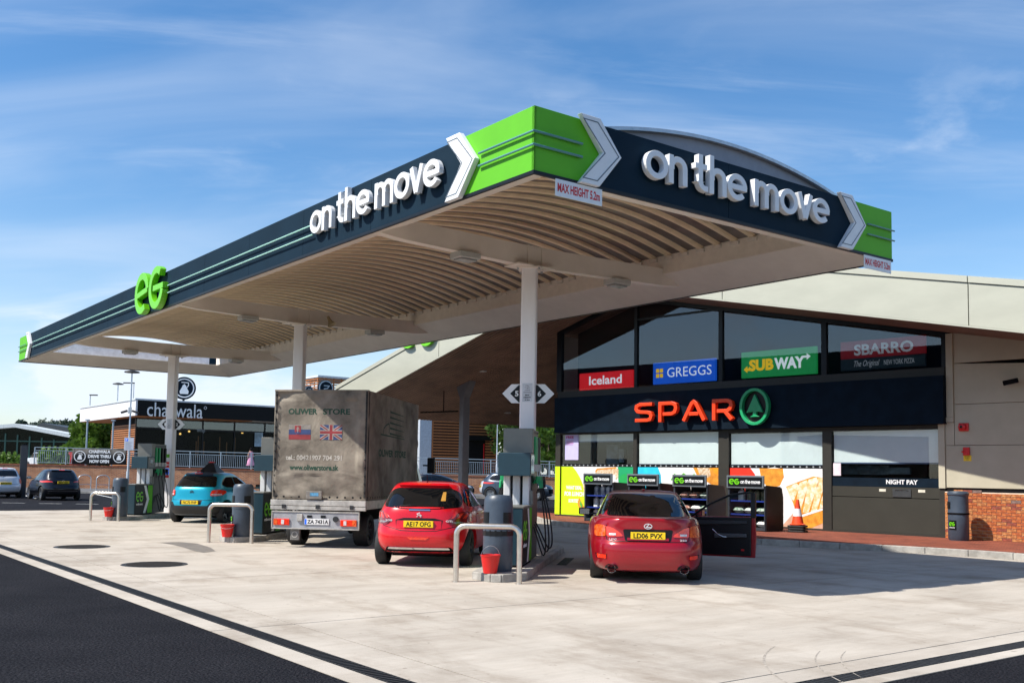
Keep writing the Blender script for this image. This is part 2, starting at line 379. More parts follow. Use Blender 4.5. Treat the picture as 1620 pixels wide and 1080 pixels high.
def glyphs():
    G = {}
    G['o'] = (1.0, [('c', arc(.5, .5, .385, .385, 0, 360, 28)[:-1])])
    G['n'] = (.86, [('l', [(.12, 0), (.12, 1)]), ('l', [(.15, .5)] + arc(.43, .58, .30, .30, 165, 0, 12) + [(.73, 0)])])
    G['h'] = (.86, [('l', [(.12, 0), (.12, 1.38)]), ('l', [(.15, .5)] + arc(.43, .58, .30, .30, 165, 0, 12) + [(.73, 0)])])
    G['t'] = (.62, [('l', [(.22, 1.3), (.22, .34)] + arc(.44, .34, .22, .22, 180, 265, 6) + [(.56, .115)]), ('l', [(-.02, .88), (.52, .88)])])
    G['e'] = (.98, [('l', arc(.5, .5, .385, .385, 0, 318, 26)), ('l', [(.13, .5), (.97, .5)])])
    G['m'] = (1.34, [('l', [(.12, 0), (.12, 1)]), ('l', [(.15, .5)] + arc(.39, .60, .26, .28, 165, 0, 10) + [(.65, 0)]), ('l', [(.68, .5)] + arc(.92, .60, .27, .28, 165, 0, 10) + [(1.19, 0)])])
    G['v'] = (.82, [('l', [(.09, 1.0), (.40, .02)]), ('l', [(.73, 1.0), (.42, .02)])])
    G[' '] = (.36, [])
    return G
GL = glyphs()
def strokes_text(fr, s, u0, u1, v0, xh, n0, n1, w=.205, mb=None):
    mb = mb or MB(); tot = sum(GL[c][0] for c in s); k = (u1 - u0) / tot; O, U, V, W = fr; u = 0; q = 0
    f2 = (O + U * u0 + V * v0, U * k, V * xh, W)
    for c in s:
        adv, st = GL[c]
        for kind, pts in st:
            q += 1; ribbon(mb, f2, [(p[0] + u, p[1]) for p in pts], w, n0, n1 - 0.0009 * (q % 3), kind == 'c')
        u += adv
    return mb
def eg_logo(fr, u0, u1, v0, v1, n0, n1, w=.17, mb=None):
    """the e and the G, each a wide open ring with a bar"""
    mb = mb or MB(); O, U, V, W = fr; W_ = (u1 - u0); H = v1 - v0
    f2 = (O + U * u0 + V * v0, U * (W_ / 2.0), V * H, W)
    ribbon(mb, f2, arc(.5, .5, .40, .41, 8, 305, 26), w, n0, n1)
    ribbon(mb, f2, [(.16, .47), (.90, .55)], w * .8, n0, n1 - 0.001)
    ribbon(mb, f2, arc(1.5, .5, .40, .41, 52, 350, 26), w, n0, n1 - 0.0005)
    ribbon(mb, f2, [(1.30, .50), (1.97, .50)], w * .8, n0, n1 - 0.0015)
    return mb
_TC = {}
def font_mesh(body, bold=0.0, shear=0.0):
    key = (body, bold, shear)
    if key not in _TC:
        cu_ = bpy.data.curves.new('lettering', 'FONT'); cu_.body = body; cu_.offset = bold; cu_.shear = shear; cu_.resolution_u = 3; cu_.fill_mode = 'FRONT'
        o = bpy.data.objects.new('lettering', cu_); COL.objects.link(o)
        dg = bpy.context.evaluated_depsgraph_get(); me = bpy.data.meshes.new_from_object(o.evaluated_get(dg))
        vs = [v.co.copy() for v in me.vertices]; fs = [tuple(p.vertices) for p in me.polygons]
        bpy.data.objects.remove(o); bpy.data.curves.remove(cu_); bpy.data.meshes.remove(me)
        x0 = min(v.x for v in vs); x1 = max(v.x for v in vs); y0 = min(v.y for v in vs); y1 = max(v.y for v in vs)
        _TC[key] = ([((v.x - x0) / (x1 - x0), (v.y - y0) / (y1 - y0)) for v in vs], fs)
    return _TC[key]
def text(fr, body, u0, u1, v0, v1, n, mb=None, bold=0.0, shear=0.0, thick=0.0):
    """built-in font fitted to the rectangle u0..u1, v0..v1 of a frame"""
    mb = mb or MB(); vs, fs = font_mesh(body, bold, shear); O, U, V, W = fr
    P = [O + U * (u0 + (u1 - u0) * x) + V * (v0 + (v1 - v0) * y) + W * n for x, y in vs]
    if not thick: return mb.add(P, fs)
    m = len(P); cnt = {}
    for f in fs:
        for i in range(len(f)):
            e = (f[i], f[(i + 1) % len(f)]); cnt[e] = 1
    side = [(a, b, b + m, a + m) for (a, b) in cnt if (b, a) not in cnt]
    return mb.add(P + [p - W * thick for p in P], list(fs) + side)
X, Y, Z = Vector((1, 0, 0)), Vector((0, 1, 0)), Vector((0, 0, 1))
# ================================================================ SETTING: ground
ANG = 0.6497; ORG = Vector((0.2214, 12.0538, 0))
MB().add([(-900, -300, 0), (900, -300, 0), (900, 1500, 0), (-900, 1500, 0)], [(0, 1, 2, 3)]).build('ground', asphalt, kind='structure')
fore = empty('forecourt', ORG, ANG); tag(fore, kind='structure')
MB().add([(-3.78, -4.9, .003), (17, -4.9, .003), (17, 29, .003), (-3.78, 29, .003)], [(0, 1, 2, 3)]).build('joint_bed', K['joint'], fore, kind='structure')
XL = [-2.9, 3.8, 10.4, 17.0]; YL = [-4.2, .22, 4.8, 9.5, 14.3, 19.1, 24.0, 29.0]
g_ = .008
def slab(x0, x1, y0, y1): MB().box(x0 + g_, x1 - g_, y0 + g_, y1 - g_, .0, .008).build('slab', concrete, fore)
for i in range(len(XL) - 1):
    for j in range(len(YL) - 1): slab(XL[i], XL[i + 1], YL[j], YL[j + 1])
for j in range(len(YL) - 1): slab(-3.37, -2.9, YL[j], YL[j + 1]); slab(-3.78, -3.54, YL[j], YL[j + 1])
XN = [-3.37, 3.8, 10.4, 17.0]
for i in range(3): slab(XN[i], XN[i + 1], -4.52, -4.2); slab(XN[i] if i else -3.78, XN[i + 1], -4.9, -4.70)
def channel(x0, x1, y0, y1, label):
    root = empty('channel_drain', ORG, ANG); tag(root, kind='structure')
    MB().box(x0, x1, y0, y1, .001, .005).build('channel', K['matt_black'], root)
    b = MB()
    if y1 - y0 > x1 - x0:
        n = int((y1 - y0) / .06)
        for k in range(n): b.box(x0 + .01, x1 - .01, y0 + k * .06, y0 + k * .06 + .028, .005, .010)
        b.box(x0, x0 + .012, y0, y1, .004, .0115); b.box(x1 - .012, x1, y0, y1, .004, .0115)
    else:
        n = int((x1 - x0) / .06)
        for k in range(n): b.box(x0 + k * .06, x0 + k * .06 + .028, y0 + .01, y1 - .01, .005, .010)
        b.box(x0, x1, y0, y0 + .012, .004, .0115); b.box(x0, x1, y1 - .012, y1, .004, .0115)
    b.build('grating', K['iron'], root, kind='stuff')
channel(-3.54, -3.37, -4.5, 29, '')
channel(-3.37, 17.0, -4.70, -4.52, '')
# manhole covers, slot grate, painted shadow patch
mh = [((-8.46, 19.96), 'round dark manhole cover in the concrete, the farther of the two on the left'), ((-5.83, 16.59), 'round ribbed manhole cover in the concrete, the nearer of the two on the left')]
for k, ((x, y), lb) in enumerate(mh):
    root = empty('manhole_cover', (x, y, 0), .3, lb, 'manhole cover', 'manhole covers in the forecourt')
    MB().lathe([(0, .010), (.47, .010), (.50, .012), (.52, .012), (.53, .006)], 40).build('cover', K['iron'], root, smooth=30)
    b = MB()
    for q in range(-7, 8):
        w = math.sqrt(max(.01, .44 ** 2 - (q * .06) ** 2)); b.box(-w, w, q * .06 - .012, q * .06 + .012, .010, .016)
    b.build('rib', K['joint'], root, kind='stuff')
gr = empty('slot_grate', (1.02, 18.35, 0), R(-8.8), 'rectangular black slot grate in the concrete between the near pump and the crimson saloon', 'drain grate')
MB().box(-.09, .09, -.75, .75, .004, .012).build('frame', K['iron'], gr)
b = MB()
for q in range(24): b.box(-.08, .08, -.72 + q * .06, -.69 + q * .06, .012, .017)
b.build('bar', K['iron'], gr, kind='stuff')
def sheet(name, pts, z, m, **kw):
    return MB().add([(p[0], p[1], z) for p in pts], [tuple(range(len(pts)))]).build(name, m, **kw)
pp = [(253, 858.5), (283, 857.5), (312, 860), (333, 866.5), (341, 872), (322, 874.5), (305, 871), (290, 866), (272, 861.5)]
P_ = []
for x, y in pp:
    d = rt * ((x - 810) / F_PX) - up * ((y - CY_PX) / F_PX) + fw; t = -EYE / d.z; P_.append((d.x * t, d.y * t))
sheet('shadow_patch', P_, .0115, mat('shadow_concrete', (.17, .15, .13), .6, var=.2, scale=4), kind='structure')  # cast shadow painted as a thin dark sheet on the slabs
# curved tyre marks near the camera
tm = mat('tyre_mark', (.33, .295, .255), .95, var=.3, scale=18, spec=.1)
for cx, cy, rr_, a0, a1, w in ((4.9, 8.2, 2.75, 150, 195, .022), (4.95, 8.25, 2.35, 152, 196, .016), (4.95, 8.3, 2.12, 150, 185, .012)):
    ns = 26; vs = []
    for k in range(ns + 1):
        a = R(a0 + (a1 - a0) * k / ns); ww = w * math.sin(math.pi * (k + .3) / (ns + .6)) ** .5
        for q in (-ww / 2, ww / 2): vs.append((cx + (rr_ + q) * math.cos(a), cy + (rr_ + q) * math.sin(a), .0105))
    MB().add(vs, [(2 * k, 2 * k + 1, 2 * k + 3, 2 * k + 2) for k in range(ns)]).build('tyre_mark', tm, kind='structure')
# white lines of the car park
pk = MB()
for k in range(12):
    c = ORG.xy; a = 30.6
for (x0, y0, x1, y1, w) in [(98, 770, 182, 788, .11), (8, 775, 60, 789, .11), (410, 775, 470, 790, .11)]:
    q = []
    for x, y in ((x0, y0), (x1, y1)):
        d = rt * ((x - 810) / F_PX) - up * ((y - CY_PX) / F_PX) + fw; t = -EYE / d.z; q.append(Vector((d.x * t, d.y * t)))
    n_ = (q[1] - q[0]).normalized(); n_ = Vector((-n_.y, n_.x)) * w / 2
    pk.add([(*(q[0] - n_), .005), (*(q[1] - n_), .005), (*(q[1] + n_), .005), (*(q[0] + n_), .005)], [(0, 1, 2, 3)])
for k in range(14):
    d0 = -24.5 + k * 1.55; pk.add([(d0, 42.3, .005), (d0 + .95, 42.3, .005), (d0 + .95, 42.42, .005), (d0, 42.42, .005)], [(0, 1, 2, 3)])
pk.build('parking_lines', K['roadpaint'], kind='structure')

# ---- pavement before the shop (shop frame: X away from the camera, Y along the front)
SROT = ANG + .115; SORG = Vector((12.33531, 23.67634, 0))
pav = empty('pavement', SORG, SROT); tag(pav, kind='structure')
kl = [(4.5, 21), (1.6, 18.4), (-.2, 16.6), (-1.6, 14.9), (-2.7, 13.2), (-3.4, 11.6), (-4.1, 8.6), (-4.65, 6.4), (-4.8, 4.6), (-4.5, 3.2), (-4.1, 2.0), (-3.85, .6), (-3.9, -1.0), (-4.4, -4), (-5, -9)]
# resample
def resample(pts, step):
    out = [Vector(pts[0])]; acc = 0
    for a, b in zip(pts[:-1], pts[1:]):
        a = Vector(a); b = Vector(b); L = (b - a).length; t = step - acc
        while t <= L: out.append(a + (b - a) * t / L); t += step
        acc = (acc + L) % step
    return out
kp = resample(kl, .9)
poly = [tuple(p) for p in kp] + [(14, -9), (14, 21)]
pavers = brick_mat('red_pavers', (.30, .075, .035), (.20, .045, .025), (.08, .03, .02), 'Y', .2, .1, True)
MB().prism([(p[0] + .12, p[1]) for p in poly[:len(kp)]] + poly[len(kp):], 'z', .0, .150).build('paving', pavers, pav, kind='structure')
for a, b in zip(kp[:-1], kp[1:]):
    d = (b - a).normalized(); n_ = Vector((-d.y, d.x)); n_ = n_ if n_.x < 0 else -n_
    a2 = a + d * .005; b2 = b - d * .005
    q = [a2 + n_ * .02, b2 + n_ * .02, b2 - n_ * .13, a2 - n_ * .13]
    MB().prism([tuple(v) for v in q], 'z', 0, .146 + random.uniform(-.003, .003)).build('kerb_stone', K['kerb'], pav, bevel=.012)

# ================================================================ CANOPY
can = empty('canopy', ORG, ANG, 'long forecourt canopy with dark blue and lime green fascia over the pumps', 'canopy')
L_, W_, Z0, Z1 = 29.52, 7.78, 5.31, 6.125
INS, ZI, ZS = .87, 5.62, 5.93
fL = (Vector((0, 0, 0)), -Y, Z, -X)      # left long face: u = -a
fR = (Vector((0, 0, 0)), X, Z, -Y)       # right short face: u = b
T = .045
# long left fascia panels
zm = (Z0 + Z1) / 2 + .01
def lpanel(pts, m): MB().fr(fL, [(-p[0], p[1]) for p in pts], -T, 0).build('fascia_panel', m, can, bevel=.004)
def rpanel(pts, m): MB().fr(fR, pts, -T, 0).build('fascia_panel', m, can, bevel=.004)
ed = [1.68 + (27.95 - 1.68) * k / 11 for k in range(12)]
for k in range(11):
    a0, a1 = ed[k] + .003, ed[k + 1] - .003
    if k == 0: lpanel([(a0, Z0), (a0 - .38, zm), (a0, Z1), (a1, Z1), (a1, Z0)], K['navy'])
    elif k == 10: lpanel([(a0, Z0), (a0, Z1), (a1, Z1), (a1 - .38, zm), (a1, Z0)], K['navy'])
    else: lpanel([(a0, Z0), (a0, Z1), (a1, Z1), (a1, Z0)], K['navy'])
lpanel([(0, Z0), (0, Z1), (1.674, Z1), (1.294, zm), (1.674, Z0)], K['green'])
lpanel([(27.953, Z0), (27.573, zm), (27.953, Z1), (L_, Z1), (L_, Z0)], K['green'])
# right short fascia
rpanel([(.0, Z0), (.86, Z0), (1.24, zm), (.86, Z1), (.0, Z1)], K['green'])
rpanel([(.866, Z0), (3.6, Z0), (3.6, Z1), (.866, Z1), (1.246, zm)], K['navy'])
rpanel([(3.606, Z0), (6.38, Z0), (6.76, zm), (6.38, Z1), (3.606, Z1)], K['navy'])
rpanel([(6.386, Z0), (W_, Z0), (W_, Z1), (6.386, Z1), (6.766, zm)], K['green'])
# far faces
for k in range(10): 
    a0 = T + (L_ - 2 * T) * k / 10; MB().box(W_ - T, W_, a0 + .003, a0 + (L_ - 2 * T) / 10 - .003, Z0, Z1).build('fascia_panel', K['navy'], can)
MB().box(T, W_ - T, L_ - T, L_, Z0, Z1).build('fascia_panel', K['navy'], can)
# black drip trim below the fascia
b = MB()
for x0, x1, y0, y1 in ((-.012, .03, -.012, L_ + .012), (W_ - .03, W_ + .012, -.012, L_ + .012), (.03, W_ - .03, -.012, .03), (.03, W_ - .03, L_ - .03, L_ + .012)):
    b.box(x0, x1, y0, y1, Z0 - .045, Z0 - .001)
b.build('drip_trim', K['black'], can)
def chevron(fr, u, w=.33, o=.38):
    r = empty('chevron', parent=can); KIDS.setdefault(can.name, []).append(r)
    def pts(u, w, z0, z1, o): return [(u, z1), (u + w, z1), (u + w + o, zm), (u + w, z0), (u, z0), (u + o, zm)]
    MB().fr(fr, pts(u, w, Z0 - .035, Z1 + .045, o), .003, .085).build('plate', K['white'], r, bevel=.008)
    q = pts(u + .045, w - .09, Z0 + .03, Z1 - .02, o - .01)
    m = MB(); ribbon(m, fr, q, .014, .083, .088, True); m.build('outline', K['grey_line'], r)
    return r
chevron(fL, -1.86); chevron(fL, -28.15); chevron(fR, .69); chevron(fR, 6.2)
# light tubes
def tubeline(p0, p1, m): MB().cyl(p0, p1, .014, 8).build('light_tube', m, can)
for z in (5.79, 5.62):
    tubeline((-.05, 5.98, z - .035), (-.05, 13.42, z - .035), K['mint']); tubeline((-.05, 15.60, z - .035), (-.05, 27.2, z - .035), K['mint'])
    MB().tube([(-.035, 1.13, z), (-.035, -.035, z), (.76, -.035, z)], .016, 8).build('light_tube', K['tube'], can)
    tubeline((7.02, -.035, z), (7.80, -.035, z), K['tube']); tubeline((-.035, 28.3, z), (-.035, 29.52, z), K['tube'])
strokes_text(fL, 'on the move', -5.98, -1.96, 5.555, .40, .035, .115).build('lettering', K['white'], can, bevel=.006, label='white raised letters on the long dark side')
strokes_text(fR, 'on the move', 1.80, 5.86, 5.555, .40, .035, .125).build('lettering', K['white'], can, bevel=.006, label='grey white raised letters on the short shaded side')
m_ = MB(); strokes_text(fL, 'on the move', -5.96, -1.98, 5.56, .39, .002, .035, w=.10, mb=m_); strokes_text(fR, 'on the move', 1.82, 5.84, 5.56, .39, .002, .035, w=.10, mb=m_); m_.build('letter_mounts', K['grey_line'], can, kind='stuff')
eg_logo(fL, -15.56, -13.42, 5.26, 6.28, .02, .16).build('logo', K['logo_green'], can, bevel=.01)
# sloping soffit strips, gutter strip, end strips
b = MB(); s0 = .03
def sloped(x0, x1, y0a, y1a, y0b, y1b): pass
b.add([(s0, s0, Z0 - .02), (s0, L_ - s0, Z0 - .02), (INS, L_ - INS, ZI), (INS, .35, ZI)], [(0, 1, 2, 3)])
b.add([(W_ - s0, s0, Z0 - .02), (W_ - s0, L_ - s0, Z0 - .02), (W_ - INS, L_ - INS, ZI), (W_ - INS, .35, ZI)], [(3, 2, 1, 0)])
b.add([(s0, L_ - s0, Z0 - .02), (W_ - s0, L_ - s0, Z0 - .02), (W_ - INS, L_ - INS, ZI), (INS, L_ - INS, ZI)], [(0, 1, 2, 3)])
b.add([(s0, s0, Z0 - .02), (W_ - s0, s0, Z0 - .02), (W_ - INS, .35, Z0 + .02), (INS, .35, Z0 + .02)], [(3, 2, 1, 0)])
o = b.build('soffit_strip', K['cream'], can)
so = o.modifiers.new('solid', 'SOLIDIFY'); so.thickness = .012
b = MB()
for x in (INS, W_ - INS):
    s = .02 if x < 3 else -.02
    b.box(min(x, x + s), max(x, x + s), .35, L_ - INS, ZI - .006, ZS + .105)
b.build('gutter', mat('gutter_cream', (.86, .79, .69), .4, var=.05), can)
MB().box(INS, W_ - INS, L_ - T - .012, L_ - T - .002, ZI, Z1 - .02).build('end_liner', mat('liner_pale', (.62, .66, .74), .5), can)
# vault
NB = 24; SAG = .43; VA, VB = .30, 28.35
def zv(x): t = (x - INS) / (W_ - 2 * INS); return ZS + SAG * 4 * t * (1 - t)
xs = [INS + (W_ - 2 * INS) * k / NB for k in range(NB + 1)]
prof = [(x, zv(x) + .045) for x in xs] + [(x, zv(x) + .09) for x in reversed(xs)]
MB().prism(prof, 'y', VA, VB).build('vault_sheet', K['sheet'], can)
# ribs, one per corrugation
rb = MB(); y0, y1, y2 = -.085, -.05, 0
sec = [(-.070, .048), (-.050, 0), (.050, 0), (.070, .048)]
vs = []; 
for x in xs:
    for dy, dz in sec: vs.append((x, dy, zv(x) + dz))
fs = []
for i in range(NB):
    for j in range(3): fs.append((i * 4 + j, i * 4 + j + 1, i * 4 + 5 + j, i * 4 + 4 + j))
rib0 = MB().add(vs, fs).build('rib', K['rib'], can, smooth=30, loc=(0, VA + .25, 0))
nr = int((VB - VA - .3) / .42)
for k in range(1, nr): clone(rib0, can, loc=(0, VA + .25 + k * .42, 0))
# rib end caps: small tabs over the gutter
tb = MB().box(-.02, .02, -.10, .10, ZS - .05, ZS + .015).build('rib_tab', K['cream'], can, loc=(W_ - INS - .045, VA + .25, 0))
for k in range(1, nr): clone(tb, can, loc=(W_ - INS - .045, VA + .25 + k * .42, 0))
# gable above the near short fascia
g = [(x, zv(x) + .12) for x in xs]
MB().prism([(INS, Z0 + .05)] + g + [(W_ - INS, Z0 + .05)], 'y', .20, .235).build('gable_panel', mat('gable_shade_grey', (.30, .30, .34), .5, var=.06), can)  # grey instead of cream: shade put into the panel colour
g2 = [(x, zv(x) + .14) for x in xs] + [(x, zv(x) + .09) for x in reversed(xs)]
MB().prism(g2, 'y', .12, .34).build('gable_trim', K['galv'], can)
# beams, columns' cap plates
CA = [23.67, 14.04, 4.586]; CB = 3.566
def beam(c):
    r = empty('beam', parent=can); KIDS.setdefault(can.name, []).append(r)
    pts = [(.34, 5.45), (.9, 5.40), (3.0, 5.335), (4.2, 5.335), (6.9, 5.40), (7.42, 5.45), (W_ - INS, 5.70), (4.4, 5.655), (3.0, 5.655), (INS, 5.70)]
    MB().prism(pts, 'y', c - .012, c + .012).build('web', K['cream'], r)
    for zz0, zz1, q in ((0, .022, [(.34, 5.43), (.9, 5.38), (3.0, 5.315), (4.2, 5.315), (6.9, 5.38), (7.42, 5.43)]), (0, .022, [(INS, 5.70), (3.0, 5.656), (4.4, 5.656), (W_ - INS, 5.70)])):
        MB().prism(q + [(p[0], p[1] + .02) for p in reversed(q)], 'y', c - .09, c + .09).build('flange', K['cream'], r)
    MB().prism(pts, 'y', c - .085, c - .065).build('cover_plate', K['cream'], r)
    for x in (CB - .13, CB + .19): MB().add([(x, c - .12, 5.33), (x + .035, c - .12, 5.33), (x + .035, c - .05, 5.33), (x, c - .05, 5.33), (x, c - .10, 5.68), (x + .035, c - .10, 5.68), (x + .035, c - .05, 5.68), (x, c - .05, 5.68)], [(0, 3, 2, 1), (4, 5, 6, 7), (0, 1, 5, 4), (1, 2, 6, 5), (2, 3, 7, 6), (3, 0, 4, 7)]).build('stiffener', K['cream'], r)
    b = MB(); b.box(CB - .42, CB + .42, c - .22, c + .22, 5.285, 5.313); b.build('cap_plate', K['cream'], r, bevel=.004)
for c in CA: beam(c)
# lamps under the beams, loudspeaker
def cw(b, a, z=0):
    ca_, sa_ = math.cos(ANG), math.sin(ANG); return Vector((ORG.x + b * ca_ - a * sa_, ORG.y + b * sa_ + a * ca_, z))
where = ['beam nearest the camera', 'middle beam', 'farthest beam']
lamp0 = None
for i, c in enumerate(reversed(CA)):
    for sx, side in ((2.15, 'left half'), (5.72, 'right half')):
        lb = 'white box floodlight under the %s of the %s of the canopy' % (side, where[i])
        if lamp0 is None:
            lamp0 = empty('canopy_lamp', cw(sx, c, 5.385), ANG, lb, 'lamp', 'floodlights under the canopy beams')
            MB().rbox(-.22, .22, -.17, .17, -.14, -.03, .03).build('housing', K['lamp_lens'], lamp0, bevel=.015)
            MB().rbox(-.17, .17, -.12, .12, -.165, -.141, .02).build('lens', mat('lens_grey', (.30, .31, .30), .2), lamp0)
            MB().box(-.06, .06, -.05, .05, -.03, .02).build('mount', K['cream'], lamp0)
        else: dup(lamp0, cw(sx, c, 5.385), ANG, lb)
spk = empty('horn_loudspeaker', cw(4.25, CA[1] - .14, 5.55), ANG, 'small beige horn loudspeaker on the middle beam beside the second column', 'loudspeaker')
MB().lathe([(.035, 0), (.045, .10), (.06, .16), (.11, .24), (.115, .25), (.10, .24), (.04, .16), (.0, .15)], 16, axis='x').build('horn', mat('beige_plastic', (.42, .34, .20), .5), spk, smooth=40).rotation_euler = (0, R(60), R(-60))
MB().box(-.03, .03, -.02, .10, -.03, .03).build('bracket', K['cream'], spk)
# hanging height signs
for b0, lb in ((.33, 'white MAX HEIGHT 5.2m board hanging under the near green corner of the canopy'), (6.92, 'white MAX HEIGHT 5.2m board hanging under the right end of the canopy')):
    r = empty('height_sign', cw(b0, -.0), ANG, lb, 'sign', 'height limit boards')
    MB().box(0, .78, -.03, -.018, 5.045, 5.262).build('board', K['white'], r)
    f3 = (Vector((0, 0, 0)), X, Z, -Y); m = MB(); text(f3, 'MAX HEIGHT 5.2m', .03, .74, 5.10, 5.215, .0325, m, bold=.03); m.build('lettering', K['red'], r)

# columns
HEAD = R(-8.8)
sign_txt = [('1', '2'), ('3', '4'), ('5', '6')]
names_ = ['leftmost', 'middle', 'nearest']
fF = (Vector((0, 0, 0)), X, Z, -Y)
for i, c in enumerate(CA):
    p = cw(CB, c); r = empty('canopy_column', p, HEAD, '%s white square steel column holding up the canopy, standing on its pump island' % names_[i], 'column', 'columns of the canopy')
    MB().rbox(-.135, .135, -.135, .135, 0, 5.265, .03, 4).build('shaft', K['column'], r, smooth=40)
    MB().box(-.22, .22, -.22, .22, 5.262, 5.284).build('head_plate', K['cream'], r)
    b = MB()
    for dx in (-.19, .19):
        for dy in (-.19, .19): b.cyl((dx, dy, 5.225), (dx, dy, 5.262), .022, 8)
    b.build('bolts', K['galv'], r)
    nr_ = empty('notice', p, HEAD, 'paper notice about high sided vehicles on the %s column' % names_[i], 'notice', 'height notices on the columns')
    MB().box(-.085, .095, -.142, -.1352, 2.86, 3.19).build('paper', mat('paper', (.60, .62, .66), .6), nr_)
    m = MB()
    for k, (s, w) in enumerate((('No', .03), ('high', .045), ('sided', .05), ('vehicles', .075))): text(fF, s, .005 - w, .005 + w, 3.135 - k * .038, 3.155 - k * .038, .1425, m, bold=.01)
    for k, (s, w) in enumerate((('MAX', .04), ('HEIGHT', .065), ('5.2m', .045))): text(fF, s, .005 - w, .005 + w, 2.965 - k * .042, 2.99 - k * .042, .1425, m, bold=.05)
    m.build('lettering', K['black'], nr_)
    for sgn, tx in ((-1, sign_txt[i][0]), (1, sign_txt[i][1])):
        s = empty('pump_number_sign', p, HEAD, 'white and black pointed board with number %s on the %s side of the %s column' % (tx, 'left' if sgn < 0 else 'right', names_[i]), 'sign', 'pump number boards')
        q = lambda pts: [(sgn * a, z) for a, z in pts]
        MB().fr(fF, q([(.14, 2.845), (.30, 2.845), (.47, 3.015), (.30, 3.185), (.14, 3.185)]), -.02, .0).build('board', K['white'], s)
        MB().fr(fF, q([(.14, 2.860), (.17, 2.860), (.325, 3.015), (.17, 3.170), (.14, 3.170)]), .001, .004).build('black_field', K['black'], s)
        u = .205 * sgn; m = MB(); text(fF, tx, u - .032, u + .032, 2.965, 3.065, .0055, m, bold=.03); m.build('number', K['white'], s)
# ================================================================ SHOP
shop = empty('shop_building', SORG, SROT, 'filling station shop with brown slatted soffit, cream roof edge, dark glass front and brick plinth', 'building')
fS = (Vector((0, 0, 0)), -Y, Z, -X)         # u = -s ; faces the camera
def su(s): return -s
OV = -2.79
AP, ZA_ = 12.35, 7.46
def zl(s): return 6.32 - .2865 * (s - 16.33)
def zr(s): return 4.93 + .205 * s
SL, SR = 25.06, -14.0
ZAP = zl(AP)
HF = 1.12
# roof fascia panels
def fpan(s0, s1):
    z = (lambda s: zl(s)) if (s0 + s1) / 2 > AP else (lambda s: zr(s))
    a, b_ = s0 + .012, s1 - .012
    MB().fr(fS, [(-b_, z(b_) + .012), (-a, z(a) + .012), (-a, z(a) + HF - .17), (-b_, z(b_) + HF - .17)], -OV - .05, -OV).build('roof_panel', K['roofcream'], shop)
    MB().fr(fS, [(-b_, z(b_) + HF - .145), (-a, z(a) + HF - .145), (-a, z(a) + HF), (-b_, z(b_) + HF)], -OV - .05, -OV + .03).build('roof_cap', K['roofcream'], shop)
for s0, s1 in ((18.7, SL), (AP, 18.7), (6.8, AP), (.327, 6.8), (-6.5, .327), (-14, -6.5)): fpan(s0, s1)
b = MB()
prof = [(SR, zr(SR) + .03), (AP, ZAP + .03), (SL, zl(SL) + .03), (SL, zl(SL) + HF - .02), (AP, ZAP + HF - .02), (SR, zr(SR) + HF - .02)]
MB().prism([(p[0], p[1]) for p in prof], 'x', OV + .06, 13.5).build('roof', K['roofcream'], shop)
MB().prism([(SL + .05, zl(SL) + .0), (SL + .05, zl(SL) + HF), (SL, zl(SL) + HF), (SL, zl(SL))], 'x', OV, 13.5).build('eaves_trim', K['roofcream'], shop)
# soffit boards
b = MB(); pitch = .17
for k in range(int((13.4 - OV) / pitch)):
    x = OV + .05 + k * pitch
    for s0, s1, z in ((AP, SL, zl), (SR, AP, zr)):
        if z is zr and x > .3: continue
        vs = []
        for s in (s0, s1):
            for dx, dz in ((0, .03), (.012, -.03), (.105, -.03), (.117, .03)): vs.append((x + dx, s, z(s) + dz))
        b.add(vs, [(0, 1, 5, 4), (1, 2, 6, 5), (2, 3, 7, 6)])
b.build('soffit_board', K['soffit'], shop, kind='stuff')
MB().prism([(SR, zr(SR) + .02), (AP, ZAP + .02), (SL, zl(SL) + .02), (SL, zl(SL) + .028), (AP, ZAP + .028), (SR, zr(SR) + .028)], 'x', OV + .06, 13.4).build('soffit_backing', K['matt_black'], shop)
# dark lower lip of the fascia
MB().prism([(SR, zr(SR) - .03), (AP, ZAP - .03), (SL, zl(SL) - .03), (SL, zl(SL) + .01), (AP, ZAP + .01), (SR, zr(SR) + .01)], 'x', OV - .004, OV + .045).build('roof_lip', K['roofcream'], shop)
def wtop(s): return (zl(s) if s > AP else zr(s)) - .02
SW, SE = 15.53, 2.08     # window wall from s=15.53 to 2.08
# frames
def fb(name, s0, s1, z0, z1, x0, x1, m, **kw): return MB().box(x0, x1, min(s0, s1), max(s0, s1), z0, z1).build(name, m, shop, **kw)
for s0, s1 in ((15.53, 15.30), (12.07, 11.92), (8.80, 8.43), (5.40, 5.13), (2.20, 2.06)): fb('window_post', s0, s1, .15, 2.975, -.06, .10, K['frame'], bevel=.006)
bays = [(15.30, 12.07), (11.92, 8.80), (8.43, 5.40), (5.13, 2.20)]
for k, (s0, s1) in enumerate(bays):
    fb('window_head', s0, s1, 2.93 if k < 2 else 2.87, 2.975, -.05, .08, K['frame'])
    fb('window_sill', s0, s1, .15, .20, -.05, .08, K['frame'])
    if k < 3:
        fb('pane', s0, s1, .20, 2.93 if k < 2 else 2.87, .0, .008, window_glass)
    else: fb('pane', s0, s1, 1.62, 2.87, .0, .008, window_glass)
for k, (z0, z1) in enumerate(((2.70, 2.92), (1.95, 2.92), (1.95, 2.85), (2.02, 2.86))):
    s0, s1 = bays[k]; off = .65 if k == 0 else 0
    o = fb('roller_blind', s0 - off - .03, s1 + .03, z0, z1, .035, .042, K['blind'])
    fb('blind_bar', s0 - off - .03, s1 + .03, z0 - .035, z0, .028, .052, mat('blind_bar', (.06, .09, .17), .5))
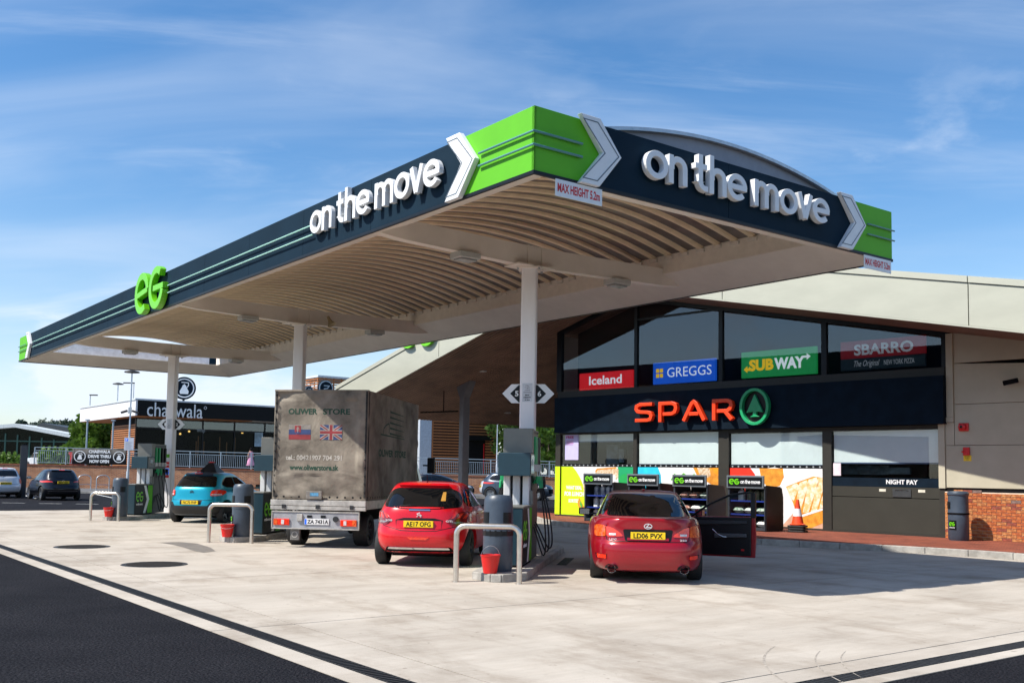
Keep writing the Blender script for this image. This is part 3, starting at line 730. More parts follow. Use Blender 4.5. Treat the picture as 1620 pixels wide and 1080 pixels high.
# dark counter band with pale dots
for k in range(3):
    s0, s1 = bays[k]; fb('glass_band', s0, s1, 1.84, 1.935, -.006, -.002, K['black'])
    b = MB(); n = 17 if k == 0 else 15
    for q in range(n):
        s = s1 + .1 + (s0 - s1 - .2) * q / (n - 1); b.fr(fS, [(-s + .028 * math.cos(t * .785), 1.888 + .028 * math.sin(t * .785)) for t in range(8)], .006, .009)
    b.build('dots', mat('dot_grey', (.28, .30, .32), .5), shop, kind='stuff')
# interior
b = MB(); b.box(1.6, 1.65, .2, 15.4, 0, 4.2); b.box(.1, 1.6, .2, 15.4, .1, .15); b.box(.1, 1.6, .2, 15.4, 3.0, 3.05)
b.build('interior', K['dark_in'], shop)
b = MB()
for s, z0, z1, w in ((13.6, 1.95, 2.6, .25), (13.2, 2.0, 2.45, .12), (4.6, 1.7, 1.95, .7), (3.6, 1.72, 1.9, .3)): b.box(.7, .8, s - w, s + w, z0, z1)
b.build('counter_goods', mat('shelf_goods', (.10, .14, .18), .5, var=.5, scale=3), shop, kind='stuff')
# night pay bay
s0, s1 = bays[3]
fb('night_pay_band', s0, s1, 1.385, 1.615, -.02, .0, K['navy_matt'])
fb('upper_panel', s0, s1, 1.11, 1.38, -.025, .0, K['panelgrey'])
fb('lower_panel', s0, s1, .20, 1.09, -.03, .0, K['panelgrey'], bevel=.004)
m = MB(); text(fS, 'NIGHT PAY', -3.60, -2.76, 1.455, 1.575, .0235, m, bold=.03); m.build('night_pay_lettering', K['white'], shop)
dr = fb('cash_drawer', 3.42, 2.93, 1.13, 1.335, -.045, -.026, mat('drawer_steel', (.10, .105, .11), .3, .6)); fb('drawer_slot', 3.36, 2.99, 1.29, 1.315, -.048, -.0455, K['chrome'])
for s in (3.70, 2.66): fb('notice_tag', s + .09, s - .09, 1.26, 1.33, -.029, -.026, mat('tag_cream', (.6, .58, .48), .6))
fb('small_notice', 5.10, 4.88, 1.66, 2.0, -.012, -.009, mat('notice_pinkwhite', (.72, .62, .68), .6))
# poster pictures on the glass
def poly_on(name, pts, n, m, par=shop, **kw): return MB().fr(fS, [(-s, z) for s, z in pts], n - .0015, n).build(name, m, par, **kw)
def pz(y): return 1.84 - (y - 739) / 75 * 1.67
def p1(Xp, Yp): return (15.14 - (870 + Xp / 9.82 - 894) * .028, pz(720 + Yp / 9.82))
bread = mat('bread', (.62, .36, .16), .7, var=.25, scale=14, col2=(.80, .66, .50))
crust = mat('crust', (.66, .22, .012), .6, var=.15, scale=6, col2=(.76, .34, .03))
leafy = mat('salad_green', (.10, .42, .03), .6, var=.3, scale=12)
tomato = mat('tomato', (.65, .05, .01), .5, var=.2, scale=10)
for (s0, s1) in bays[:3]: poly_on('poster_ground', [(s0, .2), (s1, .2), (s1, 1.84), (s0, 1.84)], .006, K['poster_white'])
poly_on('poster_strip', [(15.30, .2), (15.53, .2), (15.53, 1.84), (15.30, 1.84)], .066, K['poster_lime'])
poly_on('lime_field', [(15.30, .2), p1(205, 188), p1(370, 188), p1(430, 255), p1(480, 330), p1(530, 430), p1(570, 540), p1(600, 650), p1(630, 780), p1(650, 940)][:1] + [(15.30, 1.84), p1(370, 188), p1(430, 255), p1(480, 330), p1(530, 430), p1(570, 540), p1(600, 650), p1(625, 780), (13.95, .2)], .0085, K['poster_lime'])
def clampz(p): return (max(12.08, min(15.29, p[0])), max(.205, min(1.84, p[1])))
poly_on('bread_slice', [clampz(p1(*q)) for q in ((730, 245), (765, 212), (1050, 190), (1085, 225), (1082, 330), (1045, 375), (1040, 300), (735, 285))], .011, bread)
poly_on('bread_crust', [clampz(p1(*q)) for q in ((728, 250), (760, 210), (1050, 188), (1050, 210), (775, 232), (745, 270))], .013, crust)
poly_on('bread_slice', [clampz(p1(*q)) for q in ((580, 395), (540, 470), (575, 640), (610, 800), (665, 830), (668, 460))], .011, bread)
poly_on('sandwich_crust', [clampz(p1(*q)) for q in ((480, 640), (455, 740), (500, 860), (560, 945), (660, 945), (560, 780))], .0125, crust)
poly_on('sandwich_salad', [clampz(p1(*q)) for q in ((500, 690), (490, 740), (540, 850), (590, 930), (610, 900), (550, 780))], .014, leafy)
poly_on('sandwich_tomato', [clampz(p1(*q)) for q in ((530, 760), (560, 850), (600, 905), (600, 840))], .0155, tomato)
poly_on('green_field', [(12.75, 1.84), (12.08, 1.84), (12.08, 1.30), (12.72, 1.35)], .0085, K['spar_green'])
poly_on('green_disc', [(12.42 + .30 * math.cos(t * .5236), 1.40 + .22 * math.sin(t * .5236)) for t in range(12)], .010, K['sub_green'])
m = MB()
for s, a0, a1, zz, h in (("WHAT DEAL", 15.05, 14.32, 1.06, .13), ("FOR LUNCH", 15.12, 14.22, .84, .15), ("SORTED", 14.93, 14.45, .62, .12)): text(fS, s, -a0, -a1, zz, zz + h, .012, m, bold=.05)
m.build('poster_lettering', K['white'], shop)
# poster 2
poly_on('cyan_field', [(11.92, 1.84), (11.10, 1.84), (10.98, 1.6), (10.95, 1.3), (11.1, .2), (11.92, .2)], .0085, mat('cyan_print', (.02, .55, .80), .5))
poly_on('plate_print', [(10.2 + .95 * math.cos(t * .393), 1.45 + .36 * math.sin(t * .393)) for t in range(16)], .0085, mat('plate_print', (.82, .80, .78), .5))
poly_on('salad_print', [(10.6, 1.45), (10.45, 1.66), (10.3, 1.55), (10.1, 1.68), (9.9, 1.55), (9.7, 1.66), (9.55, 1.4), (9.8, 1.3)], .0105, leafy)
poly_on('tomato_print', [(10.2, 1.50), (10.05, 1.62), (9.9, 1.5), (9.95, 1.38)], .012, tomato)
poly_on('pastry_print', [(9.75, 1.84), (8.80, 1.84), (8.80, 1.30), (9.1, 1.35), (9.35, 1.48), (9.6, 1.6)], .0115, crust)
poly_on('bread_print', [(9.6, 1.84), (9.15, 1.84), (9.1, 1.6), (9.3, 1.5), (9.5, 1.62)], .013, bread)
poly_on('orange_print', [(9.05, 1.84), (8.80, 1.84), (8.80, 1.6), (8.95, 1.66)], .0145, mat('orange_print', (.85, .30, .01), .5))
# poster 3
poly_on('red_field', [(8.43, 1.84), (7.72, 1.84), (7.58, 1.68), (7.5, 1.5), (7.5, .2), (8.43, .2)], .0085, mat('red_print', (.80, .03, .01), .5))
poly_on('plate_print', [(6.95 + .62 * math.cos(t * .393), 1.45 + .42 * math.sin(t * .393)) for t in range(16)], .0085, mat('plate_print', (.82, .80, .78), .5))
poly_on('waffle_print', [(7.42, 1.84), (6.65, 1.84), (6.62, 1.60), (6.75, 1.35), (7.1, 1.25), (7.35, 1.5)], .0105, crust)
poly_on('table_print', [(6.7, .2), (5.40, .2), (5.40, .95), (6.3, .62)], .0095, mat('table_print', (.62, .36, .25), .5))
def p3(Xp, Yp): return (max(5.405, 8.44 - (1060 + Xp / 6.23 - 1154) * .02047), max(.205, pz(730 + Yp / 6.23)))
poly_on('loaf_print', [p3(*q) for q in ((1160, 200), (1260, 165), (1420, 115), (1530, 125), (1530, 470), (1400, 520), (1290, 552), (1270, 440), (1225, 320))], .0115, crust)
strand = mat('pastry_strand', (.84, .52, .20), .6, var=.05, scale=7, col2=(.88, .76, .60), ramp=(.42, .58))
for q in (((1165, 205), (1260, 170), (1290, 190), (1235, 310), (1205, 290)), ((1290, 165), (1360, 145), (1375, 175), (1290, 400), (1255, 330)), ((1375, 140), (1450, 120), (1470, 160), (1370, 400), (1320, 395)), ((1468, 125), (1530, 128), (1530, 210), (1450, 375), (1395, 390)), ((1530, 240), (1530, 350), (1470, 365))):
    poly_on('braid_print', [p3(*w) for w in q], .0135, strand)
poly_on('crust_line', [p3(*q) for q in ((1275, 425), (1530, 355), (1530, 372), (1280, 442))], .0150, K['poster_white'])
# lilac screen poster
poly_on('offer_poster', [(15.12, 2.07), (14.50, 2.07), (14.50, 2.93), (15.12, 2.93)], .010, mat('lilac_print', (.52, .48, .78), .5, var=.06))
m = MB(); text(fS, 'FREE', -15.07, -14.72, 2.80, 2.89, .013, m, bold=.04)
for q in range(4): m.frect(fS, -15.06, -14.72 - .03 * (q % 2), 2.72 - q * .045, 2.735 - q * .045, .0115, .012)
m.build('offer_lettering', mat('magenta_print', (.45, .02, .20), .5), shop)

# sign band
fb('sign_band', 15.42, 1.985, 2.985, 4.20, -.25, .0, K['navy_matt'])
fb('band_head', 15.40, 2.0, 4.21, 4.42, -.12, .0, K['frame'])
# SPAR letters: squared strokes
SPG = {'S': (1.0, [[(.95, .88), (.30, .88), (.12, .80), (.10, .66), (.18, .55), (.32, .52), (.68, .50), (.84, .45), (.90, .32), (.84, .16), (.70, .12), (.05, .12)]]),
       'P': (1.02, [[(.12, 0), (.12, .88), (.70, .88), (.88, .80), (.92, .64), (.86, .46), (.70, .38), (.26, .38)]]),
       'A': (1.14, [[(.04, .02), (.44, .82), (.54, .90), (.64, .82), (1.04, .02)], [(.30, .34), (.78, .34)]]),
       'R': (1.06, [[(.12, 0), (.12, .88), (.72, .88), (.88, .80), (.92, .66), (.86, .50), (.72, .42), (.26, .42)], [(.62, .42), (.94, .02)]])}
sp = MB(); sx = 11.72; tot = sum(SPG[c][0] for c in 'SPAR') + 3 * .24; kk = (11.72 - 7.98) / tot; u = 0; q = 0
fS2 = (Vector((-.25, 0, 0)), -Y, Z, -X)
for c in 'SPAR':
    adv, st = SPG[c]
    for pts in st:
        q += 1; ribbon(sp, (fS2[0] + fS2[1] * (-sx), fS2[1] * kk, Z * .66, -X), [(p[0] + u, p[1] + 3.235 / .66) for p in pts], .165, .06, .21 - .001 * (q % 3))
    u += adv + .24
sp.build('shop_lettering', K['spar_red'], shop, bevel=.012)
em = empty('emblem', parent=shop); KIDS.setdefault(shop.name, []).append(em)
f4 = (Vector((-.25, 7.33, 3.60)), -Y, Z, -X)
m = MB(); ribbon(m, f4, arc(0, 0, .44, .49, 0, 360, 40)[:-1], .085, .05, .19, True); m.build('ring', K['spar_green'], em, bevel=.006)
MB().fr(f4, [(.40 * math.cos(t * .2618), .45 * math.sin(t * .2618)) for t in range(24)], .03, .06).build('disc', K['black'], em)
MB().fr(f4, [(0, .36), (.27, -.17), (.06, -.14), (.05, -.24), (.16, -.29), (-.16, -.29), (-.05, -.24), (-.06, -.14), (-.27, -.17)], .065, .15).build('fir_tree', K['spar_green'], em, bevel=.005)
# upper glazing
ups = [(15.30, 12.06), (11.94, 8.80), (8.66, 5.42), (5.26, 2.10)]
for s0, s1 in ((15.53, 15.30), (12.06, 11.94), (8.80, 8.66), (5.42, 5.26), (2.10, 1.975)):
    MB().prism([(s1, 4.42), (s0, 4.42), (s0, wtop(s0)), (s1, wtop(s1))], 'x', -.05, .08).build('upper_post', K['black'], shop)
for s0, s1 in ups:
    pts = [(s1, 4.42), (s0, 4.42), (s0, wtop(s0) - .12)] + ([(AP, wtop(AP) - .12)] if s0 > AP > s1 else []) + [(s1, wtop(s1) - .12)]
    MB().prism(pts, 'x', .0, .008).build('upper_pane', upper_glass, shop)
    tp = [(s0, wtop(s0))] + ([(AP, wtop(AP))] if s0 > AP > s1 else []) + [(s1, wtop(s1))]
    MB().prism([(p[0], p[1] - .12) for p in tp] + tp[::-1], 'x', -.05, .08).build('head_rail', K['black'], shop)
fb('transom', 11.94, 8.80, 6.60, 6.66, -.03, .03, K['black'])
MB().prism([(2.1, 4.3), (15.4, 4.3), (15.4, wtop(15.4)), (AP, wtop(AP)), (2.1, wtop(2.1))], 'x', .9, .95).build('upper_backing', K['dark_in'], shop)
emitw = mat('emissive_white', (.80, .82, .84), .4, var=.03, emit=.55); emity = mat('emissive_yellow', (.85, .50, .015), .4, var=.03, emit=.55)
# sign boards behind the upper glass, emission added to brighten them
def board(s0, s1, z0, z1, m, name): return MB().fr(fS, [(-s0, z0), (-s1, z0), (-s1, z1), (-s0, z1)], -.14, -.06).build(name, m, shop, bevel=.01)
def sfr(n): return (Vector((-n, 0, 0)), -Y, Z, -X)
board(14.55, 12.20, 4.40 + .04, 5.02, mat('emissive_red', (.62, .010, .014), .4, var=.04, emit=.6), 'iceland_board'); m = MB(); text(fS, 'Iceland', -14.10, -12.66, 4.60, 4.90, -.052, m, bold=.02); m.build('iceland_lettering', emitw, shop)
board(11.37, 8.98, 4.48, 5.17, K['blue'], 'greggs_board'); m = MB(); text(fS, 'GREGGS', -10.80, -9.12, 4.68, 4.98, -.052, m, bold=.0); m.build('greggs_lettering', emitw, shop)
m = MB()
for i_ in range(2):
    for j_ in range(2): m.frect(fS, -11.24 + i_ * .15, -11.12 + i_ * .15, 4.69 + j_ * .16, 4.81 + j_ * .16, -.059, -.052)
m.build('greggs_squares', emity, shop, kind='stuff')
board(8.07, 5.62, 4.49, 5.26, K['sub_green'], 'subway_board')
m = MB(); text(fS, 'SUB', -7.80, -6.98, 4.68, 5.02, -.052, m, bold=.05)
m.fr(fS, [(-7.98, 4.74), (-7.86, 4.64), (-7.86, 4.70), (-7.72, 4.70), (-7.72, 4.78), (-7.86, 4.78), (-7.86, 4.84)], -.059, -.051); m.build('subway_lettering', emity, shop)
m = MB(); text(fS, 'WAY', -6.96, -5.98, 4.68, 5.02, -.052, m, bold=.05)
m.fr(fS, [(-6.06, 5.02), (-5.92, 5.02), (-5.92, 5.08), (-5.80, 4.99), (-5.92, 4.90), (-5.92, 4.96), (-6.06, 4.96)], -.059, -.051); m.build('subway_lettering', emitw, shop)
board(4.90, 2.55, 4.83, 5.30, mat('deep_red', (.20, .005, .007), .5, emit=.25), 'sbarro_board')
board(4.90, 2.55, 4.50, 4.825, mat('dull_green', (.02, .045, .05), .5), 'sbarro_strip')
m = MB(); text(fS, 'SBARRO', -4.50, -2.86, 4.90, 5.20, -.052, m, bold=.03); text(fS, 'The Original', -4.50, -3.78, 4.55, 4.76, -.052, m, shear=.35); text(fS, 'NEW YORK PIZZA', -3.66, -2.84, 4.60, 4.73, -.052, m); m.build('sbarro_lettering', mat('dim_white', (.40, .42, .45), .5, emit=.25), shop)
# right part: trims, cladding, brick plinth
fb('cladding_trim', 1.97, 1.80, 3.16, 5.26, -.10, .05, K['clad']); fb('cladding_trim', 2.19, 1.80, 3.03, 3.155, -.10, .05, K['clad']); fb('cladding_trim', 2.19, 2.03, 1.38, 3.025, -.10, .05, K['clad'])
fb('cladding_filler', 2.024, 1.806, 2.455, 3.02, -.055, -.0, K['clad'])
fb('shadow_gap', 2.19, -13.9, 1.30, 1.372, -.035, .0, K['matt_black'])
for sx0, sx1 in ((2.03, -3.4), (-3.41, -8.8), (-8.81, -13.9)):
    for z0, z1 in ((1.40, 2.445), (2.455, 3.465), (3.475, 4.495), (4.505, 5.5)):
        a0 = sx0 if z1 < 3.0 or sx0 < 2 else 1.80
        zt0, zt1 = min(z1, wtop(a0)), min(z1, wtop(sx1))
        if zt1 < z0 + .02: 
            if zt0 < z0 + .02: continue
            zt1 = z0 + .02
        MB().prism([(sx1 + .006, z0), (a0 - .006, z0), (a0 - .006, zt0), (sx1 + .006, zt1)], 'x', -.055, -.0).build('cladding_panel', K['clad'], shop, bevel=.006)
fb('cladding_backing', 2.0, -13.9, 1.3, 2.0, .005, .04, K['matt_black']); fb('wall_core', 15.3, -13.9, .0, 1.25, .12, .3, K['matt_black']); fb('wall_core', 2.0, -13.9, 2.0, 5.6, .06, .2, K['matt_black'])
fb('side_wall', 15.53, 15.40, .0, 6.4, .1, 13, K['clad'])
fb('brick_backing', 2.05, -13.9, .15, 1.30, -.072, .0, mat('mortar', (.66, .54, .43), .9, var=.15, scale=8))
bm_cols = [mat('brick_a', (.42, .085, .025), .85, var=.3, scale=9, col2=(.54, .17, .045), bump=.4), mat('brick_b', (.42, .12, .035), .85, var=.3, scale=9, col2=(.58, .26, .09), bump=.4), mat('brick_c', (.26, .06, .035), .85, var=.3, scale=9, bump=.4), mat('brick_d', (.20, .13, .11), .85, var=.3, scale=9, bump=.4)]
protos = []
for mm in bm_cols:
    me = MB().box(-.092, -.073, -.1075, .1075, 0, .065).build('brick', mm, shop, bevel=.003)
    me.location = (0, 1.94, .152); protos.append(me)
rnd = random.Random(3); cnt = 0; far = MB()
for row in range(15):
    z = .152 + row * .0755
    for k in range(72):
        s = 1.94 - k * .2255 - (.11 if row % 2 else 0)
        if s < -13.8: continue
        if row == 0 and k == 0: continue
        if row % 2 and k == 0: MB().box(-.092, -.073, 1.952, 2.045, z, z + .065).build('brick', bm_cols[1], shop)
        if k < 17: clone(protos[rnd.choice([0, 0, 1, 1, 1, 2, 2, 0, 1, 3] if rnd.random() < .6 else [0, 1])], shop, loc=(rnd.uniform(-.003, .002), s, z))
        else: far.box(-.092, -.073, s - .1075, s + .1075, z, z + .065)
for p_ in protos[1:]: p_.location = (0, 1.94 - protos.index(p_) * .2255, .152 + 15 * .0755)
far.build('brickwork', bm_cols[0], shop, kind='stuff')
# SPAR roof fascia logo
eg_logo((Vector((OV, 0, 0)), -Y, Z, -X), -20.85, -18.75, 6.06, 7.15, .02, .14).build('roof_logo', K['logo_green'], shop)
# downlights
for d_, s in ((0, 19.44), (5.2, 23.52), (-.14, 23.44), (4.6, 19.5)):
    MB().lathe([(0, -.03), (.13, -.03), (.15, -.01), (.15, .02)], 20).build('downlight', mat('downlight', (.45, .42, .40), .4), shop, smooth=40, loc=(d_, s, zl(s) - .02))
# roof post
col_taupe = mat('post_taupe', (.15, .145, .16), .45, var=.08)
pr = MB(); pr.rbox(-.17, .17, -.12, .12, 0, 4.35, .02); pr.add([(-.17, -.12, 4.35), (.17, -.12, 4.35), (.17, .12, 4.35), (-.17, .12, 4.35), (-.17, -.46, 4.97), (.17, -.46, 4.97), (.17, .30, 4.75), (-.17, .30, 4.75)], [(0, 1, 5, 4), (1, 2, 6, 5), (2, 3, 7, 6), (3, 0, 4, 7), (4, 5, 6, 7)])
pr.build('roof_post', col_taupe, shop, smooth=30, loc=(.35, 20.85, .15))
m = MB(); m.tube([(.1, 20.95, 3.95), (-.2, 22.9, 3.95)], .03); m.tube([(.0, 21.7, 3.95), (.0, 21.7, zl(21.7))], .02); m.build('soffit_bracket', K['matt_black'], shop)

# wall-mounted things
def wx(s, d, z=0.0):
    c, s_ = math.cos(SROT), math.sin(SROT); return Vector((SORG.x + d * c - s * s_, SORG.y + d * s_ + s * c, z))
r = empty('alarm_sounder', wx(1.56, -.055, 2.90), SROT, 'round faced red alarm sounder on the grey cladding, the upper of the two red devices', 'alarm')
MB().box(-.05, 0, -.12, .12, -.10, .10).build('base', K['red'], r, bevel=.015)
o = MB().lathe([(0, -.09), (.04, -.085), (.085, -.06), (.095, 0)], 18, axis='x').build('sounder', K['red'], r, smooth=40); o.location = (-.05, .02, 0)
o = MB().lathe([(0, -.012), (.03, -.01), (.035, 0)], 12, axis='x').build('grille', K['black'], r); o.location = (-.14, .02, 0)
r = empty('emergency_switch', wx(1.50, -.055, 2.30), SROT, 'small red emergency switch box above a yellow label on the grey cladding', 'switch')
MB().box(-.07, 0, -.075, .075, -.10, .10).build('box', K['red'], r, bevel=.01); MB().cyl((-.07, .10, -.01), (-.07, .02, -.01), .02, 10).build('key', K['red'], r)
r = empty('yellow_label', wx(1.49, -.057, 2.13), SROT, 'yellow warning label under the red switch box', 'label')
MB().box(-.006, 0, -.095, .095, -.07, .07).build('plate', K['plate'], r)
m = MB()
for q in range(3): text((Vector((-.0065, 0, 0)), -Y, Z, -X), ('EMERGENCY', 'FUEL', 'STOP')[q], -.07 + .02 * q, .07 - .02 * q, .03 - q * .04, .055 - q * .04, .0012, m)
m.build('lettering', K['black'], r)
r = empty('wall_camera', wx(.30, -.055, 3.98), SROT, 'dark security camera on the grey cladding under the roof edge', 'camera')
MB().cyl((0, 0, 0), (-.16, 0, .0), .03, 8).build('arm', K['black'], r); o = MB().rbox(-.06, .06, -.10, .24, -.055, .055, .03).build('housing', K['matt_black'], r, bevel=.01); o.location = (-.2, 0, -.02); o.rotation_euler = (R(-12), 0, R(20))

# litter bins
def bin_thing(loc, rz, label, h=1.13, rad=.225, wall=False, bag=False):
    r = empty('litter_bin', loc, rz, label, 'bin', 'litter bins of the filling station')
    k = h / 1.13; b = binm = MB()
    b.lathe([(0, 0), (rad * .92, 0), (rad * .95, .03), (rad, .05), (rad * 1.0, .58 * k), (rad * .985, .60 * k)], 28).build('body', K['binblue'], r, smooth=35)
    if wall: MB().lathe([(rad * 1.02, .62 * k), (rad * 1.0, .64 * k), (rad * .97, 1.02 * k), (rad * 1.04, 1.04 * k), (rad * 1.04, 1.08 * k), (rad * .9, 1.12 * k), (0, 1.13 * k)], 28).build('hood', K['binblue'], r, smooth=35)
    else: MB().lathe([(rad * 1.03, .60 * k), (rad * 1.02, .64 * k), (rad * .97, 1.03 * k), (rad * .93, 1.09 * k), (rad * .78, 1.13 * k), (0, 1.14 * k)], 28).build('hood', K['binblue'], r, smooth=35)
    if wall: MB().lathe([(rad * 1.03, .59 * k), (rad * 1.05, .60 * k), (rad * 1.05, .63 * k), (rad * .9, .64 * k)], 28).build('band', K['matt_black'], r, smooth=35)
    def patch(name, a0, a1, z0, z1, rr, m, par):
        b = MB(); n = 8; vs = []
        for i in range(n + 1):
            t = R(a0 + (a1 - a0) * i / n)
            for z in (z0, z1): vs.append((rr * math.cos(t), rr * math.sin(t), z))
        for i in range(n + 1):
            t = R(a0 + (a1 - a0) * i / n)
            for z in (z0, z1): vs.append((rr * .9 * math.cos(t), rr * .9 * math.sin(t), z))
        m0 = 2 * (n + 1)
        fs = [(2 * i, 2 * i + 2, 2 * i + 3, 2 * i + 1) for i in range(n)] + [(2 * i, m0 + 2 * i, m0 + 2 * i + 2, 2 * i + 2) for i in range(n)] + [(2 * i + 1, 2 * i + 3, m0 + 2 * i + 3, m0 + 2 * i + 1) for i in range(n)]
        fs += [(0, 1, m0 + 1, m0), (2 * n, m0 + 2 * n, m0 + 2 * n + 1, 2 * n + 1)]
        return b.add(vs, fs).build(name, m, par)
    for a in ((-150,) if wall else (-138, -42, 100)): patch('opening', a - 19, a + 19, .72 * k, .88 * k, rad * 1.035, K['black'], r)
    if not bag:
        a = -150 if not wall else -118
        patch('label', a - 24, a + 24, .24 * k, .46 * k, rad * 1.012, K['black'], r)
        t = R(a); U = Vector((-math.sin(t), math.cos(t), 0)); W = Vector((math.cos(t), math.sin(t), 0))
        f = (W * rad * 1.0, U, Z, W); eg_logo(f, -.072, .072, .33 * k, .42 * k, .004, .014, w=.2).build('logo', K['logo_green'], r)
        m = MB(); strokes_text(f, 'on the move', -.07, .07, .285 * k, .018, .008, .013, w=.26, mb=m); m.build('lettering', K['white'], r)
    if bag:
        patch('liner', -180, 0, .53 * k, .615 * k, rad * 1.035, K['black'], r)
    return r
bin_thing(wx(1.44, -.78, .15), SROT - R(75), 'round blue grey litter bin standing before the brick plinth of the shop', 1.18, .235, wall=True)
# cone with a stack of bases
r = empty('traffic_cone', wx(5.43, -1.32, .15), SROT + .3, 'orange and white traffic cone on a stack of black bases by the shop window', 'traffic cone')
for k in range(3):
    MB().rbox(-.23 + .01 * (k % 2), .23, -.23, .23 - .012 * (k % 2), k * .065, k * .065 + .05, .07, 4).build('base', K['rubber'], r, bevel=.012)
MB().lathe([(.20, .19), (.205, .21), (.155, .23), (.118, .42)], 24).build('body', K['cone_orange'], r, smooth=35)
MB().lathe([(.1185, .42), (.078, .62)], 24).build('sleeve', K['white'], r, smooth=35)
MB().lathe([(.078, .62), (.040, .84), (.038, .86), (.0, .86)], 24).build('tip', K['cone_orange'], r, smooth=35)

# merchandiser stands with goods
stands = [(11.20, 'leftmost of four'), (9.45, 'second of four'), (7.78, 'third of four'), (5.95, 'next to the traffic cone')]
shell = mat('stand_shell', (.030, .036, .046), .45, var=.1); stand_dark = mat('stand_inside', (.008, .009, .012), .6); stand_side = mat('stand_side', (.012, .009, .011), .45, spec=.2)
shelf_blue = mat('shelf_blue', (.01, .03, .22), .4)
root0 = None
for k, (s, where_) in enumerate(stands):
    lb = 'grey display stand with an eG on the move header, ' + where_
    if root0 is None:
        root0 = r = empty('display_stand', wx(s, -2.05, .15), SROT, lb, 'display stand', 'display stands before the shop windows')
        w = 1.14   # local Y from 0 to w, X from 0 (front) to .85
        sh = [(0, 0), (.05, -.0), (.80, 0), (.84, .06), (.84, .9), (.78, 1.12), (.70, 1.18), (.0, 1.22)]
        for y0_, y1_, mm in ((-.035, .0, stand_side), (w, w + .035, shell)): MB().prism([(p[0], p[1]) for p in sh], 'y', y0_, y1_).build('side', mm, r, bevel=.01)
        MB().box(.80, .83, 0, w, .05, 1.15).build('back', stand_dark, r)
        MB().box(0, .80, 0, w, .02, .09).build('plinth', shell, r); MB().box(.02, .74, 0, w, 1.16, 1.185).build('top', shell, r)
        for z in (.42, .78):
            MB().box(.05, .78, 0, w, z, z + .02).build('shelf', stand_dark, r); MB().box(.03, .05, 0, w, z - .012, z + .028).build('shelf_edge', shelf_blue, r)
        for y in (.0, w - .03): MB().box(-.012, .03, y, y + .03, .02, 1.2).build('upright', shell, r)
        h = MB(); h.box(-.05, .0, .02, w + .04, 1.13, 1.47); hd = h.build('header', mat('header_frame', (.12, .14, .16), .4), r, bevel=.01)
        MB().box(-.056, -.0505, .07, w - .01, 1.175, 1.425).build('header_field', K['black'], hd); KIDS.setdefault(hd.name, [])
        f = (Vector((-.056, w + .04, 0)), -Y, Z, -X)
        eg_logo(f, .09, .42, 1.23, 1.38, .001, .005, w=.22).build('header_logo', K['logo_green'], hd)
        m = MB(); strokes_text(f, 'on the move', .45, 1.06, 1.255, .075, .001, .005, w=.26, mb=m); m.build('header_lettering', K['white'], hd)
    else: dup(root0, wx(s, -2.05, .15), SROT, lb)
# goods
goods = {'bag_red': mat('bag_red', (.50, .05, .02), .35, var=.6, scale=14, col2=(.70, .50, .40)), 'bag_white': mat('bag_white', (.62, .64, .62), .35, var=.2, scale=9), 'bag_green': mat('bag_green', (.05, .28, .10), .35, var=.5, scale=12, col2=(.60, .64, .60)), 'jug_blue': mat('jug_blue', (.10, .16, .42), .3, var=.4, scale=9, col2=(.7, .72, .78)), 'jug_white': mat('jug_white', (.70, .72, .76), .35, var=.1), 'firelog': mat('firelog', (.05, .12, .06), .5, var=.6, scale=11, col2=(.2, .18, .10))}
def pillow(w, d, h):
    b = MB(); n = 8; vs = []
    for i in range(n + 1):
        for j in range(n + 1):
            x, y = -1 + 2 * i / n, -1 + 2 * j / n; q = (1 - abs(x) ** 3) * (1 - abs(y) ** 3); vs.append((x * d / 2, y * w / 2, h / 2 + h / 2 * q ** .6 + .008 * math.sin(9 * x + 7 * y) * (q > 0)))
    for i in range(n + 1):
        for j in range(n + 1):
            x, y = -1 + 2 * i / n, -1 + 2 * j / n; q = (1 - abs(x) ** 3) * (1 - abs(y) ** 3); vs.append((x * d / 2, y * w / 2, h / 2 - h / 2 * q ** .6))
    m = (n + 1) ** 2; fs = []
    for i in range(n):
        for j in range(n):
            a = i * (n + 1) + j; fs += [(a, a + 1, a + n + 2, a + n + 1), (m + a, m + a + n + 1, m + a + n + 2, m + a + 1)]
    return b.add(vs, fs)
def jug():
    b = MB(); b.rbox(-.07, .07, -.085, .085, 0, .24, .03); b.lathe([(.075, .235), (.06, .27), (.028, .29), (.028, .32), (.0, .32)], 12); return b
pos_word = ['lower shelf', 'middle shelf', 'top shelf']; col_word = ['right', 'middle', 'left']
